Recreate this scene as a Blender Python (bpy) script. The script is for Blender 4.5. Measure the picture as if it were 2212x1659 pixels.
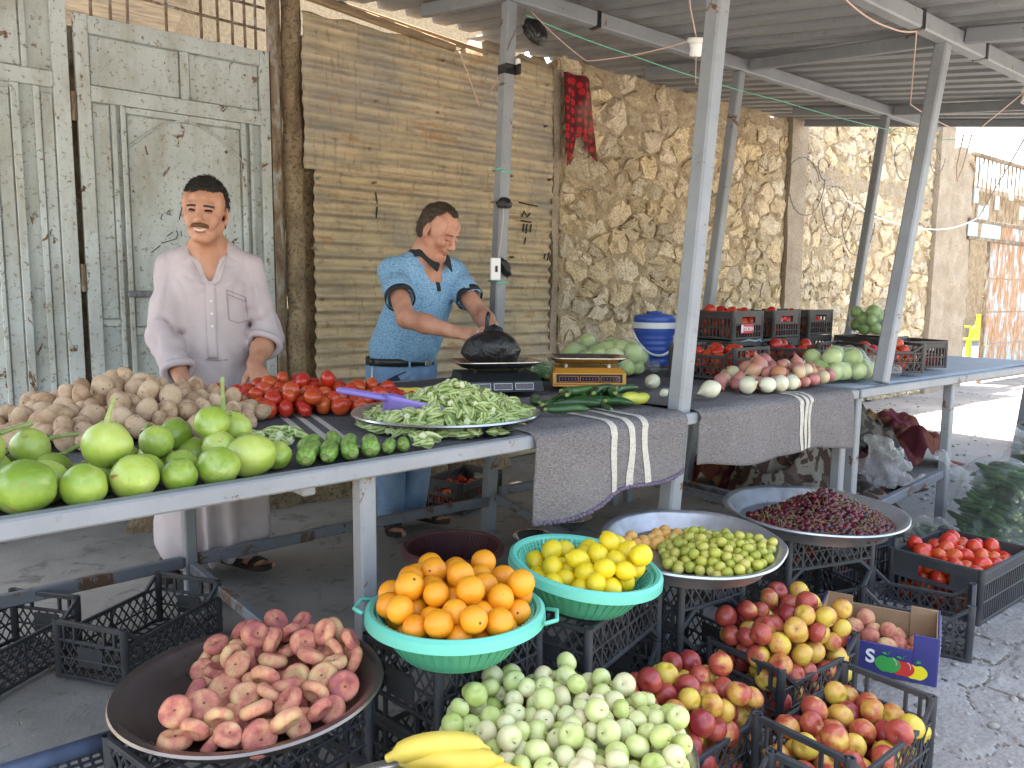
import bpy, bmesh, math, random
import numpy as np
from mathutils import Vector, Matrix, Euler
S = bpy.context.scene
for o in list(bpy.data.objects): bpy.data.objects.remove(o)
COL = S.collection
R = math.radians
rng = np.random.default_rng(7)
random.seed(7)

# ------------------------------------------------------------------ camera, sky, sun, exposure
CAM_H = 1.24
cam_d = bpy.data.cameras.new('camera'); cam = bpy.data.objects.new('camera', cam_d); COL.objects.link(cam)
def cam_matrix(yaw, pitch, roll):
    a, p, r = R(yaw), R(pitch), R(roll)
    f = Vector((math.cos(a)*math.cos(p), math.sin(a)*math.cos(p), -math.sin(p)))
    rt = Vector((math.sin(a), -math.cos(a), 0)); up = rt.cross(f)
    rt2 = rt*math.cos(r) + up*math.sin(r); up2 = rt2.cross(f)
    return Matrix((rt2, up2, -f)).transposed().to_4x4()
cam.matrix_world = Matrix.Translation((0, 0, CAM_H)) @ cam_matrix(51.5, 6.7, 0.5)
cam_d.sensor_width = 36.0; cam_d.lens = 36.0*1665/2212; cam_d.clip_start = 0.05; cam_d.clip_end = 800
S.camera = cam
SUN_DIR = Vector((-0.30, 0.56, 2.9)).normalized()          # towards the sun
w = bpy.data.worlds.new('World'); S.world = w; w.use_nodes = True
nt = w.node_tree; nt.nodes.clear()
sky = nt.nodes.new('ShaderNodeTexSky'); sky.sky_type = 'NISHITA'; sky.sun_disc = False
sky.sun_elevation = math.asin(SUN_DIR.z); sky.sun_rotation = math.atan2(SUN_DIR.x, SUN_DIR.y)
sky.air_density = 1.3; sky.dust_density = 3.0; sky.ozone_density = 1.0
bg = nt.nodes.new('ShaderNodeBackground'); bg.inputs['Strength'].default_value = 0.15
wo = nt.nodes.new('ShaderNodeOutputWorld')
nt.links.new(sky.outputs[0], bg.inputs[0]); nt.links.new(bg.outputs[0], wo.inputs[0])
sun_d = bpy.data.lights.new('sun', 'SUN'); sun_d.energy = 5.0; sun_d.angle = R(0.53); sun_d.color = (1.0, 0.955, 0.88)
sun = bpy.data.objects.new('sun', sun_d); COL.objects.link(sun)
sun.rotation_euler = SUN_DIR.to_track_quat('Z', 'Y').to_euler(); sun.location = (0, 0, 12)
S.view_settings.view_transform = 'Standard'; S.view_settings.look = 'None'
S.view_settings.exposure = 2.55; S.view_settings.gamma = 1.0
S.view_settings.use_white_balance = True; S.view_settings.white_balance_temperature = 7300; S.view_settings.white_balance_tint = 10
S.render.resolution_x, S.render.resolution_y = 1024, 768

# ------------------------------------------------------------------ material helper
class G:
    def __init__(s, name, rough=0.6, spec=0.5, metal=0.0):
        s.m = bpy.data.materials.new(name); s.m.use_nodes = True
        s.nt = s.m.node_tree; s.b = s.nt.nodes['Principled BSDF']
        s.b.inputs['Roughness'].default_value = rough; s.b.inputs['Metallic'].default_value = metal
        s.b.inputs['Specular IOR Level'].default_value = spec
        s._tc = None; s._oi = None
    def set(s, sock, v):
        if isinstance(v, bpy.types.NodeSocket): s.nt.links.new(v, sock)
        elif isinstance(v, (tuple, list)) and len(v) == 3 and sock.type == 'RGBA': sock.default_value = (*v, 1)
        else: sock.default_value = v
    def n(s, t, inp=None, **pr):
        nd = s.nt.nodes.new(t)
        for k, v in pr.items(): setattr(nd, k, v)
        for k, v in (inp or {}).items(): s.set(nd.inputs[k], v)
        return nd
    @property
    def obj(s):
        if not s._tc: s._tc = s.n('ShaderNodeTexCoord')
        return s._tc.outputs['Object']
    @property
    def rand(s):
        if not s._oi: s._oi = s.n('ShaderNodeObjectInfo')
        return s._oi.outputs['Random']
    def vrand(s, k=50.0, scale=(1, 1, 1)):        # object coordinates, shifted per object
        a = s.n('ShaderNodeVectorMath', {0: s.n('ShaderNodeCombineXYZ', {0: s.math('MULTIPLY', s.rand, k), 1: s.math('MULTIPLY', s.rand, k*1.7), 2: s.math('MULTIPLY', s.rand, k*.6)}).outputs[0], 1: s.obj}, operation='ADD').outputs[0]
        if scale != (1, 1, 1): a = s.map(a, scale)
        return a
    def map(s, v, scale=(1, 1, 1), rot=(0, 0, 0), loc=(0, 0, 0)):
        return s.n('ShaderNodeMapping', {0: v, 'Scale': scale, 'Rotation': rot, 'Location': loc}).outputs[0]
    def noise(s, scale, detail=4, rough=.55, vec=None, dist=0.0):
        return s.n('ShaderNodeTexNoise', {'Vector': vec or s.obj, 'Scale': scale, 'Detail': detail, 'Roughness': rough, 'Distortion': dist}).outputs['Fac']
    def voro(s, scale, vec=None, feature='F1', out='Distance', rnd=1.0):
        return s.n('ShaderNodeTexVoronoi', {'Vector': vec or s.obj, 'Scale': scale, 'Randomness': rnd}, feature=feature).outputs[out]
    def wave(s, scale, vec=None, direction='X', dist=0.0, dscale=1.0, detail=2):
        return s.n('ShaderNodeTexWave', {'Vector': vec or s.obj, 'Scale': scale, 'Distortion': dist, 'Detail Scale': dscale, 'Detail': detail}, bands_direction=direction).outputs['Fac']
    def ramp(s, fac, stops, interp='LINEAR'):
        nd = s.n('ShaderNodeValToRGB', {0: fac}); cr = nd.color_ramp; cr.interpolation = interp
        while len(cr.elements) < len(stops): cr.elements.new(.5)
        for e, (p, c) in zip(cr.elements, stops):
            e.position = p; e.color = (c, c, c, 1) if isinstance(c, (int, float)) else (*c, 1)
        return nd.outputs[0]
    def mix(s, fac, a, b, blend='MIX'):
        nd = s.n('ShaderNodeMix', data_type='RGBA', blend_type=blend)
        s.set(nd.inputs[0], fac); s.set(nd.inputs[6], a); s.set(nd.inputs[7], b); return nd.outputs[2]
    def math(s, op, a, b=0.0, c=0.0):
        nd = s.n('ShaderNodeMath', operation=op)
        s.set(nd.inputs[0], a); s.set(nd.inputs[1], b); s.set(nd.inputs[2], c); return nd.outputs[0]
    def xyz(s, v=None): return s.n('ShaderNodeSeparateXYZ', {0: v or s.obj}).outputs
    def hsv(s, col, h=.5, sa=1.0, v=1.0): return s.n('ShaderNodeHueSaturation', {'Hue': h, 'Saturation': sa, 'Value': v, 'Color': col}).outputs[0]
    def band(s, v, lo, hi, soft=.004):            # 1 inside lo..hi
        a = s.n('ShaderNodeMapRange', {0: v, 1: lo-soft, 2: lo+soft}).outputs[0]
        b = s.n('ShaderNodeMapRange', {0: v, 1: hi-soft, 2: hi+soft, 3: 1.0, 4: 0.0}).outputs[0]
        return s.math('MULTIPLY', a, b)
    def bump(s, h, strength=.3, dist=.01, normal=None):
        nd = s.n('ShaderNodeBump', {'Height': h, 'Strength': strength, 'Distance': dist})
        if normal: s.set(nd.inputs['Normal'], normal)
        s.set(s.b.inputs['Normal'], nd.outputs[0]); return nd.outputs[0]
    def col(s, v): s.set(s.b.inputs['Base Color'], v); return s
    def rough(s, v): s.set(s.b.inputs['Roughness'], v); return s
MATS = {}
def mat(name):
    if name not in MATS: MATS[name] = globals()['m_'+name]()
    return MATS[name]

# ------------------------------------------------------------------ mesh helper
class MB:
    def __init__(s): s.v = []; s.f = []
    def add(s, v, f):
        k = len(s.v); s.v += [tuple(p) for p in v]; s.f += [tuple(i+k for i in q) for q in f]; return s
    def box(s, c, d, rot=None, ch=0.0):
        x, y, z = d[0]/2, d[1]/2, d[2]/2
        if ch <= 0:
            V = [(-x,-y,-z),(x,-y,-z),(x,y,-z),(-x,y,-z),(-x,-y,z),(x,-y,z),(x,y,z),(-x,y,z)]
            Fc = [(0,3,2,1),(4,5,6,7),(0,1,5,4),(1,2,6,5),(2,3,7,6),(3,0,4,7)]
        else:
            bm = bmesh.new(); bmesh.ops.create_cube(bm, size=1)
            bmesh.ops.scale(bm, vec=d, verts=bm.verts)
            bmesh.ops.bevel(bm, geom=bm.edges[:], offset=ch, segments=1, affect='EDGES', profile=.5)
            bm.verts.ensure_lookup_table(); V = [tuple(v.co) for v in bm.verts]; Fc = [tuple(v.index for v in f.verts) for f in bm.faces]; bm.free()
        M_ = (rot if isinstance(rot, Matrix) else Euler(rot or (0,0,0)).to_matrix())
        cc = Vector(c)
        return s.add([M_ @ Vector(p) + cc for p in V], Fc)
    def bar(s, a, b, w, h=None, ch=None, up=(0,0,1), ext=0.0):
        a, b = Vector(a), Vector(b); d = (b-a); L = d.length; d.normalize()
        h = h or w; up = Vector(up)
        if abs(d.dot(up)) > .98: up = Vector((0,1,0))
        x = d.cross(up).normalized(); z = x.cross(d)
        return s.box((a+b)/2, (w, L+2*ext, h), Matrix((x, d, z)).transposed(), min(w, h)*.12 if ch is None else ch)
    def tube(s, pts, r, n=8, cap=True):
        pts = [Vector(p) for p in pts]; m = len(pts)
        rr = r if isinstance(r, (list, tuple)) else [r]*m
        V = []; Fc = []
        t0 = (pts[1]-pts[0]).normalized(); u = t0.orthogonal().normalized()
        for i, p in enumerate(pts):
            t = (pts[min(i+1, m-1)]-pts[max(i-1, 0)]).normalized()
            u = (u - t*u.dot(t)).normalized(); v = t.cross(u)
            for k in range(n):
                a = 2*math.pi*k/n; V.append(p + (u*math.cos(a)+v*math.sin(a))*rr[i])
        for i in range(m-1):
            for k in range(n):
                Fc.append((i*n+k, i*n+(k+1) % n, (i+1)*n+(k+1) % n, (i+1)*n+k))
        if cap: Fc.append(tuple(range(n-1, -1, -1))); Fc.append(tuple((m-1)*n+k for k in range(n)))
        return s.add(V, Fc)
    def lathe(s, prof, n=24, c=(0,0,0), squash=(1, 1)):
        V = []; Fc = []; m = len(prof)
        for (r, z) in prof:
            for k in range(n):
                a = 2*math.pi*k/n; V.append((c[0]+r*math.cos(a)*squash[0], c[1]+r*math.sin(a)*squash[1], c[2]+z))
        for i in range(m-1):
            for k in range(n):
                Fc.append((i*n+k, i*n+(k+1) % n, (i+1)*n+(k+1) % n, (i+1)*n+k))
        if prof[0][0] > 1e-6: pass
        return s.add(V, Fc)
    def grid(s, P):                               # P: array [m][n] of points
        m, n = len(P), len(P[0])
        return s.add([p for r_ in P for p in r_], [(i*n+j, i*n+j+1, (i+1)*n+j+1, (i+1)*n+j) for i in range(m-1) for j in range(n-1)])
    def mesh(s, name, m=None, smooth=False):
        me = bpy.data.meshes.new(name); me.from_pydata(s.v, [], s.f)
        if m: me.materials.append(mat(m) if isinstance(m, str) else m)
        if smooth:
            me.polygons.foreach_set('use_smooth', [True]*len(me.polygons))
            if isinstance(smooth, (int, float)) and smooth is not True: me.set_sharp_from_angle(angle=R(smooth))
        me.update(); return me
    def build(s, name, m, parent=None, smooth=False, loc=None, rot=None):
        return link(name, s.mesh(name, m, smooth), parent, loc, rot)
def link(name, me, parent=None, loc=None, rot=None, scale=None):
    o = bpy.data.objects.new(name, me); COL.objects.link(o)
    if parent: o.parent = parent
    if loc is not None: o.location = loc
    if rot is not None: o.rotation_euler = rot
    if scale is not None: o.scale = scale if isinstance(scale, (tuple, list)) else (scale,)*3
    return o
def thing(name, label, cat, loc=(0,0,0), rot=(0,0,0), group=None):
    o = bpy.data.objects.new(name, None); COL.objects.link(o); o.location = loc; o.rotation_euler = rot
    o.empty_display_size = .05
    return tag(o, label, cat, group)
def tag(o, label, cat, group=None):
    o['label'] = label; o['category'] = cat
    if group: o['group'] = group
    return o
def struct(o): o['kind'] = 'structure'; return o
def stuff(o): o['kind'] = 'stuff'; return o
def copy_tree(root, loc, rot=(0,0,0), label=None, group=None):
    r = root.copy(); COL.objects.link(r); r.location = loc; r.rotation_euler = rot
    if label: r['label'] = label
    if group: r['group'] = group
    for ch in root.children:
        c = ch.copy(); COL.objects.link(c); c.parent = r
        for g_ in ch.children:
            d = g_.copy(); COL.objects.link(d); d.parent = c
    return r
def solidify(o, t, off=-1):
    md = o.modifiers.new('thick', 'SOLIDIFY'); md.thickness = t; md.offset = off; return o
def subsurf(o, n=1):
    md = o.modifiers.new('sub', 'SUBSURF'); md.levels = n; md.render_levels = n; return o

# cheap smooth value noise on numpy arrays
_perm = np.random.default_rng(3).permutation(512)
def vnoise(x, y, z=0.0, seed=0):
    x, y, z = np.broadcast_arrays(np.asarray(x, float), np.asarray(y, float), np.asarray(z, float))
    xi, yi, zi = np.floor(x).astype(int), np.floor(y).astype(int), np.floor(z).astype(int)
    fx, fy, fz = x-xi, y-yi, z-zi
    fx, fy, fz = [t*t*(3-2*t) for t in (fx, fy, fz)]
    def h(a, b, c): return _perm[(_perm[(_perm[(a+seed*37) % 512]+b) % 512]+c) % 512]/256.0-1
    def L(a, b, t): return a+(b-a)*t
    return L(L(L(h(xi,yi,zi), h(xi+1,yi,zi), fx), L(h(xi,yi+1,zi), h(xi+1,yi+1,zi), fx), fy),
             L(L(h(xi,yi,zi+1), h(xi+1,yi,zi+1), fx), L(h(xi,yi+1,zi+1), h(xi+1,yi+1,zi+1), fx), fy), fz)
def fnoise(x, y, z=0.0, oct=3, seed=0):
    t = 0; a = 1.0
    for k in range(oct): t = t+a*vnoise(np.asarray(x)*2**k, np.asarray(y)*2**k, np.asarray(z)*2**k, seed+k); a *= .5
    return t
def poly_clip(poly, px, py, nx, ny):              # keep the side where (p-p0).n <= 0
    out = []
    for i in range(len(poly)):
        a, b = poly[i], poly[(i+1) % len(poly)]
        da = (a[0]-px)*nx+(a[1]-py)*ny; db = (b[0]-px)*nx+(b[1]-py)*ny
        if da <= 0: out.append(a)
        if da*db < 0: t = da/(da-db); out.append((a[0]+(b[0]-a[0])*t, a[1]+(b[1]-a[1])*t))
    return out
def voronoi(pts, x0, x1, y0, y1, relax=1, ax=1.0):
    pts = np.array(pts)
    for it in range(relax+1):
        cells = []
        for i, p in enumerate(pts):
            poly = [(x0,y0),(x1,y0),(x1,y1),(x0,y1)]
            d = ((pts-p)**2).sum(1); 
            for j in np.argsort(d)[1:26]:
                q = pts[j]; poly = poly_clip(poly, (p[0]+q[0])/2, (p[1]+q[1])/2, q[0]-p[0], q[1]-p[1])
                if len(poly) < 3: break
            cells.append(poly)
        if it < relax: pts = np.array([np.mean(c, axis=0) if len(c) > 2 else p for c, p in zip(cells, pts)])
    return cells
# ------------------------------------------------------------------ materials
def simple(name, c, rough=.6, var=.12, scale=6.0, bump=0.0, bscale=60, metal=0.0, spec=.5, rnd=0.0):
    g = G(name, rough, spec, metal); v = g.vrand()
    f = g.noise(scale, 5, .6, v)
    k = g.n('ShaderNodeMapRange', {0: f, 1: .3, 2: .7, 3: 1-var, 4: 1+var}).outputs[0]
    if rnd: k = g.math('MULTIPLY', k, g.n('ShaderNodeMapRange', {0: g.rand, 3: 1-rnd, 4: 1+rnd}).outputs[0])
    g.col(g.hsv(c, .5, 1.0, k))
    if bump: g.bump(g.noise(bscale, 4, .6, v), bump, .004)
    return g
def m_ground():
    g = G('asphalt', .9, .25); big = g.noise(1.3, 5, .6); fine = g.noise(90, 4, .7); peb = g.voro(55)
    c = g.ramp(big, [(.3, (.20, .19, .18)), (.55, (.29, .28, .268)), (.75, (.36, .345, .325))])
    c = g.mix(g.ramp(fine, [(.35, 0.0), (.6, 1.0)]), g.hsv(c, .5, 1, .72), c)
    c = g.mix(g.ramp(peb, [(.06, 1.0), (.16, 0.0)]), c, (.36, .34, .31))
    dirt = g.ramp(g.noise(5.5, 6, .75, None, .6), [(.58, 0.0), (.68, 1.0)])
    c = g.mix(g.math('MULTIPLY', dirt, .55), c, (.10, .085, .07))
    g.col(c); g.bump(g.math('ADD', fine, g.math('MULTIPLY', peb, -.8)), .55, .008); return g.m
def m_crackdirt():
    g = G('crack dirt', .95, .2); f = g.noise(60, 4)
    g.col(g.ramp(f, [(.35, (.06, .05, .042)), (.7, (.17, .15, .125))])); g.bump(f, .6, .006); return g.m
def m_floor():
    g = G('dusty concrete', .85, .25); big = g.noise(1.6, 6, .62); fine = g.noise(70, 3, .7); st = g.noise(7, 5, .7, None, .8)
    c = g.ramp(big, [(.28, (.19, .174, .157)), (.5, (.285, .263, .238)), (.72, (.36, .333, .30))])
    c = g.mix(g.math('MULTIPLY', g.ramp(st, [(.56, 0.0), (.64, 1.0)]), .5), c, (.09, .082, .074))
    c = g.mix(g.ramp(g.voro(16), [(.035, 1.0), (.06, 0.0)]), c, (.33, .31, .28))
    g.col(c); g.bump(g.math('ADD', fine, g.math('MULTIPLY', st, 1.2)), .35, .006); return g.m
def m_stone():
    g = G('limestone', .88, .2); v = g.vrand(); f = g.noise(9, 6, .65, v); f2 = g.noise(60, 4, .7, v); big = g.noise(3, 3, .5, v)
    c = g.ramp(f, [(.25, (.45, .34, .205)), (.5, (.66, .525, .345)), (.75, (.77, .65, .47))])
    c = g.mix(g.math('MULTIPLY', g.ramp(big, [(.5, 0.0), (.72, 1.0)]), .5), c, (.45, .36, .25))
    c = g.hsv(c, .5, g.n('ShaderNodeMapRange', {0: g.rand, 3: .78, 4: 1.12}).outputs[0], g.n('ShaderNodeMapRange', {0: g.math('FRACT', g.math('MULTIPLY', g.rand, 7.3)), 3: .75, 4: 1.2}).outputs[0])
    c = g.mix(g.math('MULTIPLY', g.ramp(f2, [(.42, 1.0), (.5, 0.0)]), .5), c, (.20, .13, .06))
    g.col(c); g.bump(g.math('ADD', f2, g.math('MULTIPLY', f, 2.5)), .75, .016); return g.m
def m_mortar():
    g = G('earthy mortar', .95, .15); f = g.noise(30, 6, .75); f2 = g.noise(6, 4)
    g.col(g.mix(f2, g.ramp(f, [(.3, (.30, .22, .135)), (.65, (.54, .42, .275))]), g.ramp(f, [(.3, (.35, .265, .17)), (.65, (.58, .46, .315))])))
    g.bump(f, 1.0, .03); return g.m
def m_concrete():
    g = G('rough concrete', .9, .2); f = g.noise(4, 6, .65, g.vrand()); f2 = g.noise(55, 5, .75)
    c = g.ramp(f, [(.3, (.30, .235, .17)), (.7, (.46, .375, .285))]); c = g.mix(g.ramp(f2, [(.36, 1.0), (.46, 0.0)]), c, (.17, .13, .09))
    g.col(c); g.bump(f2, .8, .015); return g.m
def m_plaster():
    g = G('crumbling plaster', .92, .2); f = g.noise(5, 6, .7, None, .5); f2 = g.noise(45, 5, .75)
    c = g.ramp(f, [(.25, (.17, .12, .075)), (.5, (.34, .25, .155)), (.72, (.50, .385, .25))]); g.col(g.mix(g.ramp(f2, [(.38, .8), (.5, 0.0)]), c, (.12, .085, .055)))
    g.bump(g.math('ADD', f2, g.math('MULTIPLY', f, 2)), .9, .02); return g.m
def m_tin():                                   # old painted corrugated sheet
    g = G('weathered tin', .62, .35); p = g.xyz()
    st = g.noise(2.2, 6, .68, g.map(g.obj, (1.0, 1, 5.5))); big = g.noise(1.1, 4, .6); fine = g.noise(26, 5, .7, g.map(g.obj, (.35, 1, 1.5)))
    drip = g.noise(16, 5, .7, g.map(g.obj, (2.6, 1, .35)))
    c = g.ramp(st, [(.26, (.21, .18, .14)), (.40, (.37, .30, .20)), (.55, (.53, .41, .255)), (.72, (.63, .51, .335))])
    c = g.mix(g.math('MULTIPLY', g.ramp(big, [(.5, 0.0), (.66, 1.0)]), .6), c, (.25, .245, .23))
    ph = g.math('SINE', g.math('MULTIPLY', g.math('ADD', p[2], .012), 2*math.pi/.085)); grime_shade = g.math('MULTIPLY', g.ramp(ph, [(.45, 0.0), (.95, 1.0)]), g.ramp(g.noise(2.6, 5, .7, g.map(g.obj, (1, 1, 3), loc=(1, 4, 2))), [(.33, .1), (.6, .85)]))  # rib shading painted in, mixed with patchy dirt, as dark bands under the ribs
    c = g.mix(g.math('MULTIPLY', grime_shade, .85), c, (.14, .122, .10))
    c = g.mix(g.math('MULTIPLY', g.ramp(drip, [(.55, 0.0), (.66, 1.0)]), .42), c, (.115, .085, .05))
    c = g.mix(g.math('MULTIPLY', g.ramp(fine, [(.58, 0.0), (.7, 1.0)]), .55), c, (.085, .07, .05))
    c = g.mix(g.math('MULTIPLY', g.ramp(g.noise(5, 5, .7, g.map(g.obj, (.5, 1, 1.6), loc=(4, 2, 1))), [(.6, 0.0), (.68, 1.0)]), .7), c, (.36, .17, .055))
    g.col(c); g.bump(g.math('ADD', fine, drip), .4, .006); return g.m
def m_doorpaint():
    g = G('flaking pale paint', .55, .4); o = g.obj
    big = g.noise(1.7, 5, .6); ch = g.noise(9, 7, .72, g.map(o, (1.2, 1, .8)), .5); ch2 = g.noise(38, 5, .7); dots = g.voro(30, g.map(o, (1, 1, .8)))
    c = g.ramp(big, [(.3, (.38, .42, .41)), (.5, (.47, .51, .50)), (.7, (.54, .59, .59))])
    c = g.mix(g.math('MULTIPLY', g.ramp(g.noise(5, 5, .7, g.map(o, (1.5, 1, .4), loc=(3, 1, 7))), [(.45, 0.0), (.7, 1.0)]), .75), c, (.30, .275, .215))
    c = g.mix(g.ramp(ch2, [(.57, 0.0), (.63, .9)]), c, (.22, .19, .145))
    c = g.mix(g.ramp(ch2, [(.30, .8), (.36, 0.0)]), c, (.58, .60, .57))
    rust = g.ramp(g.noise(17, 3), [(.35, (.085, .035, .014)), (.65, (.22, .105, .035))])
    msk = g.math('MAXIMUM', g.ramp(ch, [(.618, 0.0), (.635, .95)]), g.ramp(g.math('ADD', dots, g.math('MULTIPLY', g.noise(4, 3), .5)), [(.22, 1.0), (.25, 0.0)]))
    g.col(g.mix(msk, c, rust)); g.rough(g.math('ADD', .5, g.math('MULTIPLY', msk, .4)))
    g.bump(g.math('ADD', g.math('MULTIPLY', msk, -1.4), g.math('MULTIPLY', ch2, .6)), .5, .004); return g.m
def m_rustframe():
    g = G('rusted frame', .75, .3); ch = g.noise(14, 6, .7, g.map(g.obj, (1, 1, .35)), .6); f = g.noise(40, 4, .7)
    c = g.ramp(ch, [(.35, (.10, .055, .03)), (.5, (.20, .14, .09)), (.6, (.28, .26, .22)), (.7, (.40, .42, .40))])
    g.col(g.mix(g.ramp(f, [(.6, 0.0), (.7, .8)]), c, (.06, .035, .02))); g.bump(ch, .5, .005); return g.m
def m_wood(): 
    g = G('old plank', .8, .2); f = g.noise(7, 6, .7, g.map(g.obj, (.4, 6, 6)))
    g.col(g.ramp(f, [(.3, (.12, .085, .055)), (.55, (.30, .215, .13)), (.75, (.40, .30, .19))])); g.bump(f, .5, .006); return g.m
def m_roof():
    g = G('galvanised roofing', .55, .4, .25); f = g.noise(2.0, 5, .6, g.map(g.obj, (3, .6, 1))); f2 = g.noise(35, 4, .7)
    c = g.ramp(f, [(.3, (.21, .215, .225)), (.7, (.31, .31, .315))]); g.col(g.mix(g.ramp(f2, [(.55, 0.0), (.75, .5)]), c, (.13, .115, .10)))
    g.rough(g.ramp(f, [(.3, .45), (.7, .7)])); return g.m
def m_steel():
    g = G('grey painted steel', .5, .45); v = g.vrand(9); f = g.noise(3, 5, .6, v); f2 = g.noise(28, 5, .7, v)
    c = g.ramp(f, [(.3, (.19, .197, .21)), (.7, (.265, .272, .285))]); c = g.mix(g.ramp(f2, [(.58, 0.0), (.72, .5)]), c, (.15, .135, .12))
    rust = g.ramp(g.noise(8, 6, .72, g.map(v, (1, 1, 1), loc=(2, 5, 3)), .5), [(.63, 0.0), (.645, 1.0)])
    g.col(g.mix(rust, c, (.13, .06, .03))); g.rough(g.math('ADD', .42, g.math('MULTIPLY', f2, .25))); g.bump(g.math('ADD', f2, rust), .12, .003); return g.m
def m_steelrust():
    g = G('worn painted steel', .6, .4); v = g.vrand(9); f = g.noise(3, 5, .6, v)
    c = g.ramp(f, [(.3, (.125, .135, .155)), (.7, (.19, .20, .225))])
    rust = g.ramp(g.noise(6, 6, .75, g.map(v, (1, 1, 1), loc=(2, 5, 3)), .7), [(.54, 0.0), (.57, 1.0)])
    g.col(g.mix(rust, c, (.12, .065, .04))); g.bump(rust, -.25, .003); return g.m
def m_wool():
    g = G('coarse wool', .97, .1); f = g.noise(120, 4, .8, g.map(g.obj, (1, 1, 2.2))); f2 = g.noise(260, 2, .7); b = g.noise(2.5, 4)
    c = g.ramp(f, [(.3, (.085, .075, .075)), (.5, (.175, .157, .155)), (.72, (.30, .275, .265))]); c = g.hsv(c, .5, 1, g.n('ShaderNodeMapRange', {0: b, 1: .3, 2: .7, 3: .82, 4: 1.12}).outputs[0])
    g.col(c); g.bump(g.math('ADD', f, f2), .8, .004); return g.m
def m_woolstripe():
    g = G('cream wool stripe', .97, .1); f = g.noise(120, 4, .8)
    g.col(g.ramp(f, [(.3, (.36, .32, .27)), (.6, (.56, .515, .45))])); g.bump(f, .8, .004); return g.m
def m_woolhem():
    g = G('mauve hem stitching', .97, .1); f = g.noise(90, 4, .8)
    g.col(g.ramp(f, [(.3, (.075, .055, .085)), (.6, (.19, .145, .20))])); g.bump(f, .9, .005); return g.m
def m_cover():
    g = G('dark wool table cover', .97, .1); f = g.noise(110, 4, .8); b = g.noise(3, 4)
    c = g.ramp(f, [(.3, (.065, .062, .067)), (.55, (.125, .118, .124)), (.75, (.20, .19, .19))]); c = g.hsv(c, .5, 1, g.n('ShaderNodeMapRange', {0: b, 1: .3, 2: .7, 3: .8, 4: 1.25}).outputs[0])
    g.col(c); g.bump(f, .8, .004); return g.m
def m_crate(): 
    g = G('black crate plastic', .5, .4); v = g.vrand(); f = g.noise(6, 5, .65, v); f2 = g.noise(60, 4, .7, v)
    c = g.ramp(f, [(.35, (.030, .030, .033)), (.7, (.060, .060, .064))]); c = g.mix(g.ramp(f2, [(.6, 0.0), (.8, .35)]), c, (.12, .11, .10))
    g.col(c); g.rough(g.ramp(f, [(.3, .42), (.7, .7)])); return g.m
def m_cratebrown():
    g = G('brown crate plastic', .5, .4); f = g.noise(6, 5, .65, g.vrand())
    g.col(g.ramp(f, [(.35, (.045, .039, .037)), (.7, (.08, .068, .064))])); return g.m
def m_alu():
    g = G('hammered aluminium', .38, .5, .9); f = g.noise(5, 5, .65, g.vrand()); f2 = g.noise(40, 4, .7)
    c = g.ramp(f, [(.3, (.40, .41, .43)), (.7, (.64, .645, .66))]); g.col(g.mix(g.ramp(f2, [(.62, 0.0), (.75, .6)]), c, (.16, .13, .11)))
    g.rough(g.ramp(f, [(.3, .28), (.7, .5)])); g.bump(g.noise(14, 3), .12, .01); return g.m
def m_inox(): 
    g = G('stainless steel', .22, .5, 1.0); f = g.noise(4, 4); g.col(g.ramp(f, [(.3, (.45, .45, .46)), (.7, (.58, .58, .59))])); g.rough(g.ramp(f, [(.3, .16), (.7, .34)])); return g.m
def m_tint():
    g = G('brown tinned tray', .3, .5, .85); f = g.noise(4, 5); g.col(g.ramp(f, [(.3, (.19, .145, .125)), (.7, (.30, .235, .21))])); g.rough(g.ramp(f, [(.3, .2), (.7, .42)])); return g.m
def m_teal(): return simple('turquoise plastic', (.12, .52, .40), .42, .06, 4).m
def m_teallow(): return simple('green plastic', (.085, .40, .24), .45, .06, 4).m
def m_maroon(): return simple('maroon plastic', (.13, .038, .045), .5, .08, 4).m
def m_rubber(): return simple('black rubber', (.02, .018, .017), .65, .2, 8, .3).m
def m_black(): return simple('matt black', (.012, .012, .013), .55, .1).m
def m_white(): return simple('white porcelain', (.75, .74, .72), .3, .05).m
def m_brass(): return simple('brass thread', (.6, .42, .1), .35, .1, metal=.9).m
def m_wire(): return simple('copper pink flex', (.52, .36, .29), .5, .1).m
def m_wiredark(): return simple('grey flex', (.10, .09, .085), .6, .1).m
def m_string(): return simple('green string', (.14, .48, .33), .7, .1).m
def m_bagblack():
    g = G('black bag film', .28, .5); f = g.noise(13, 5, .7, None, 1.2); g.col((.012, .011, .011)); g.bump(f, .7, .02); return g.m
def m_redcloth():
    g = G('red flowered cloth', .85, .2); v = g.map(g.obj, (1, 0, 1)); d = g.voro(15.0, v, rnd=.35); fz = g.noise(4, 4)
    fl = g.math('SUBTRACT', g.ramp(d, [(.36, 1.0), (.42, 0.0)]), g.ramp(d, [(.12, 1.0), (.16, 0.0)]))
    c = g.mix(fl, (.095, .014, .016), (.42, .018, .024)); g.col(g.mix(g.math('MULTIPLY', g.ramp(fz, [(.5, 0.0), (.75, 1.0)]), .45), c, (.33, .22, .16))); return g.m
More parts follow.
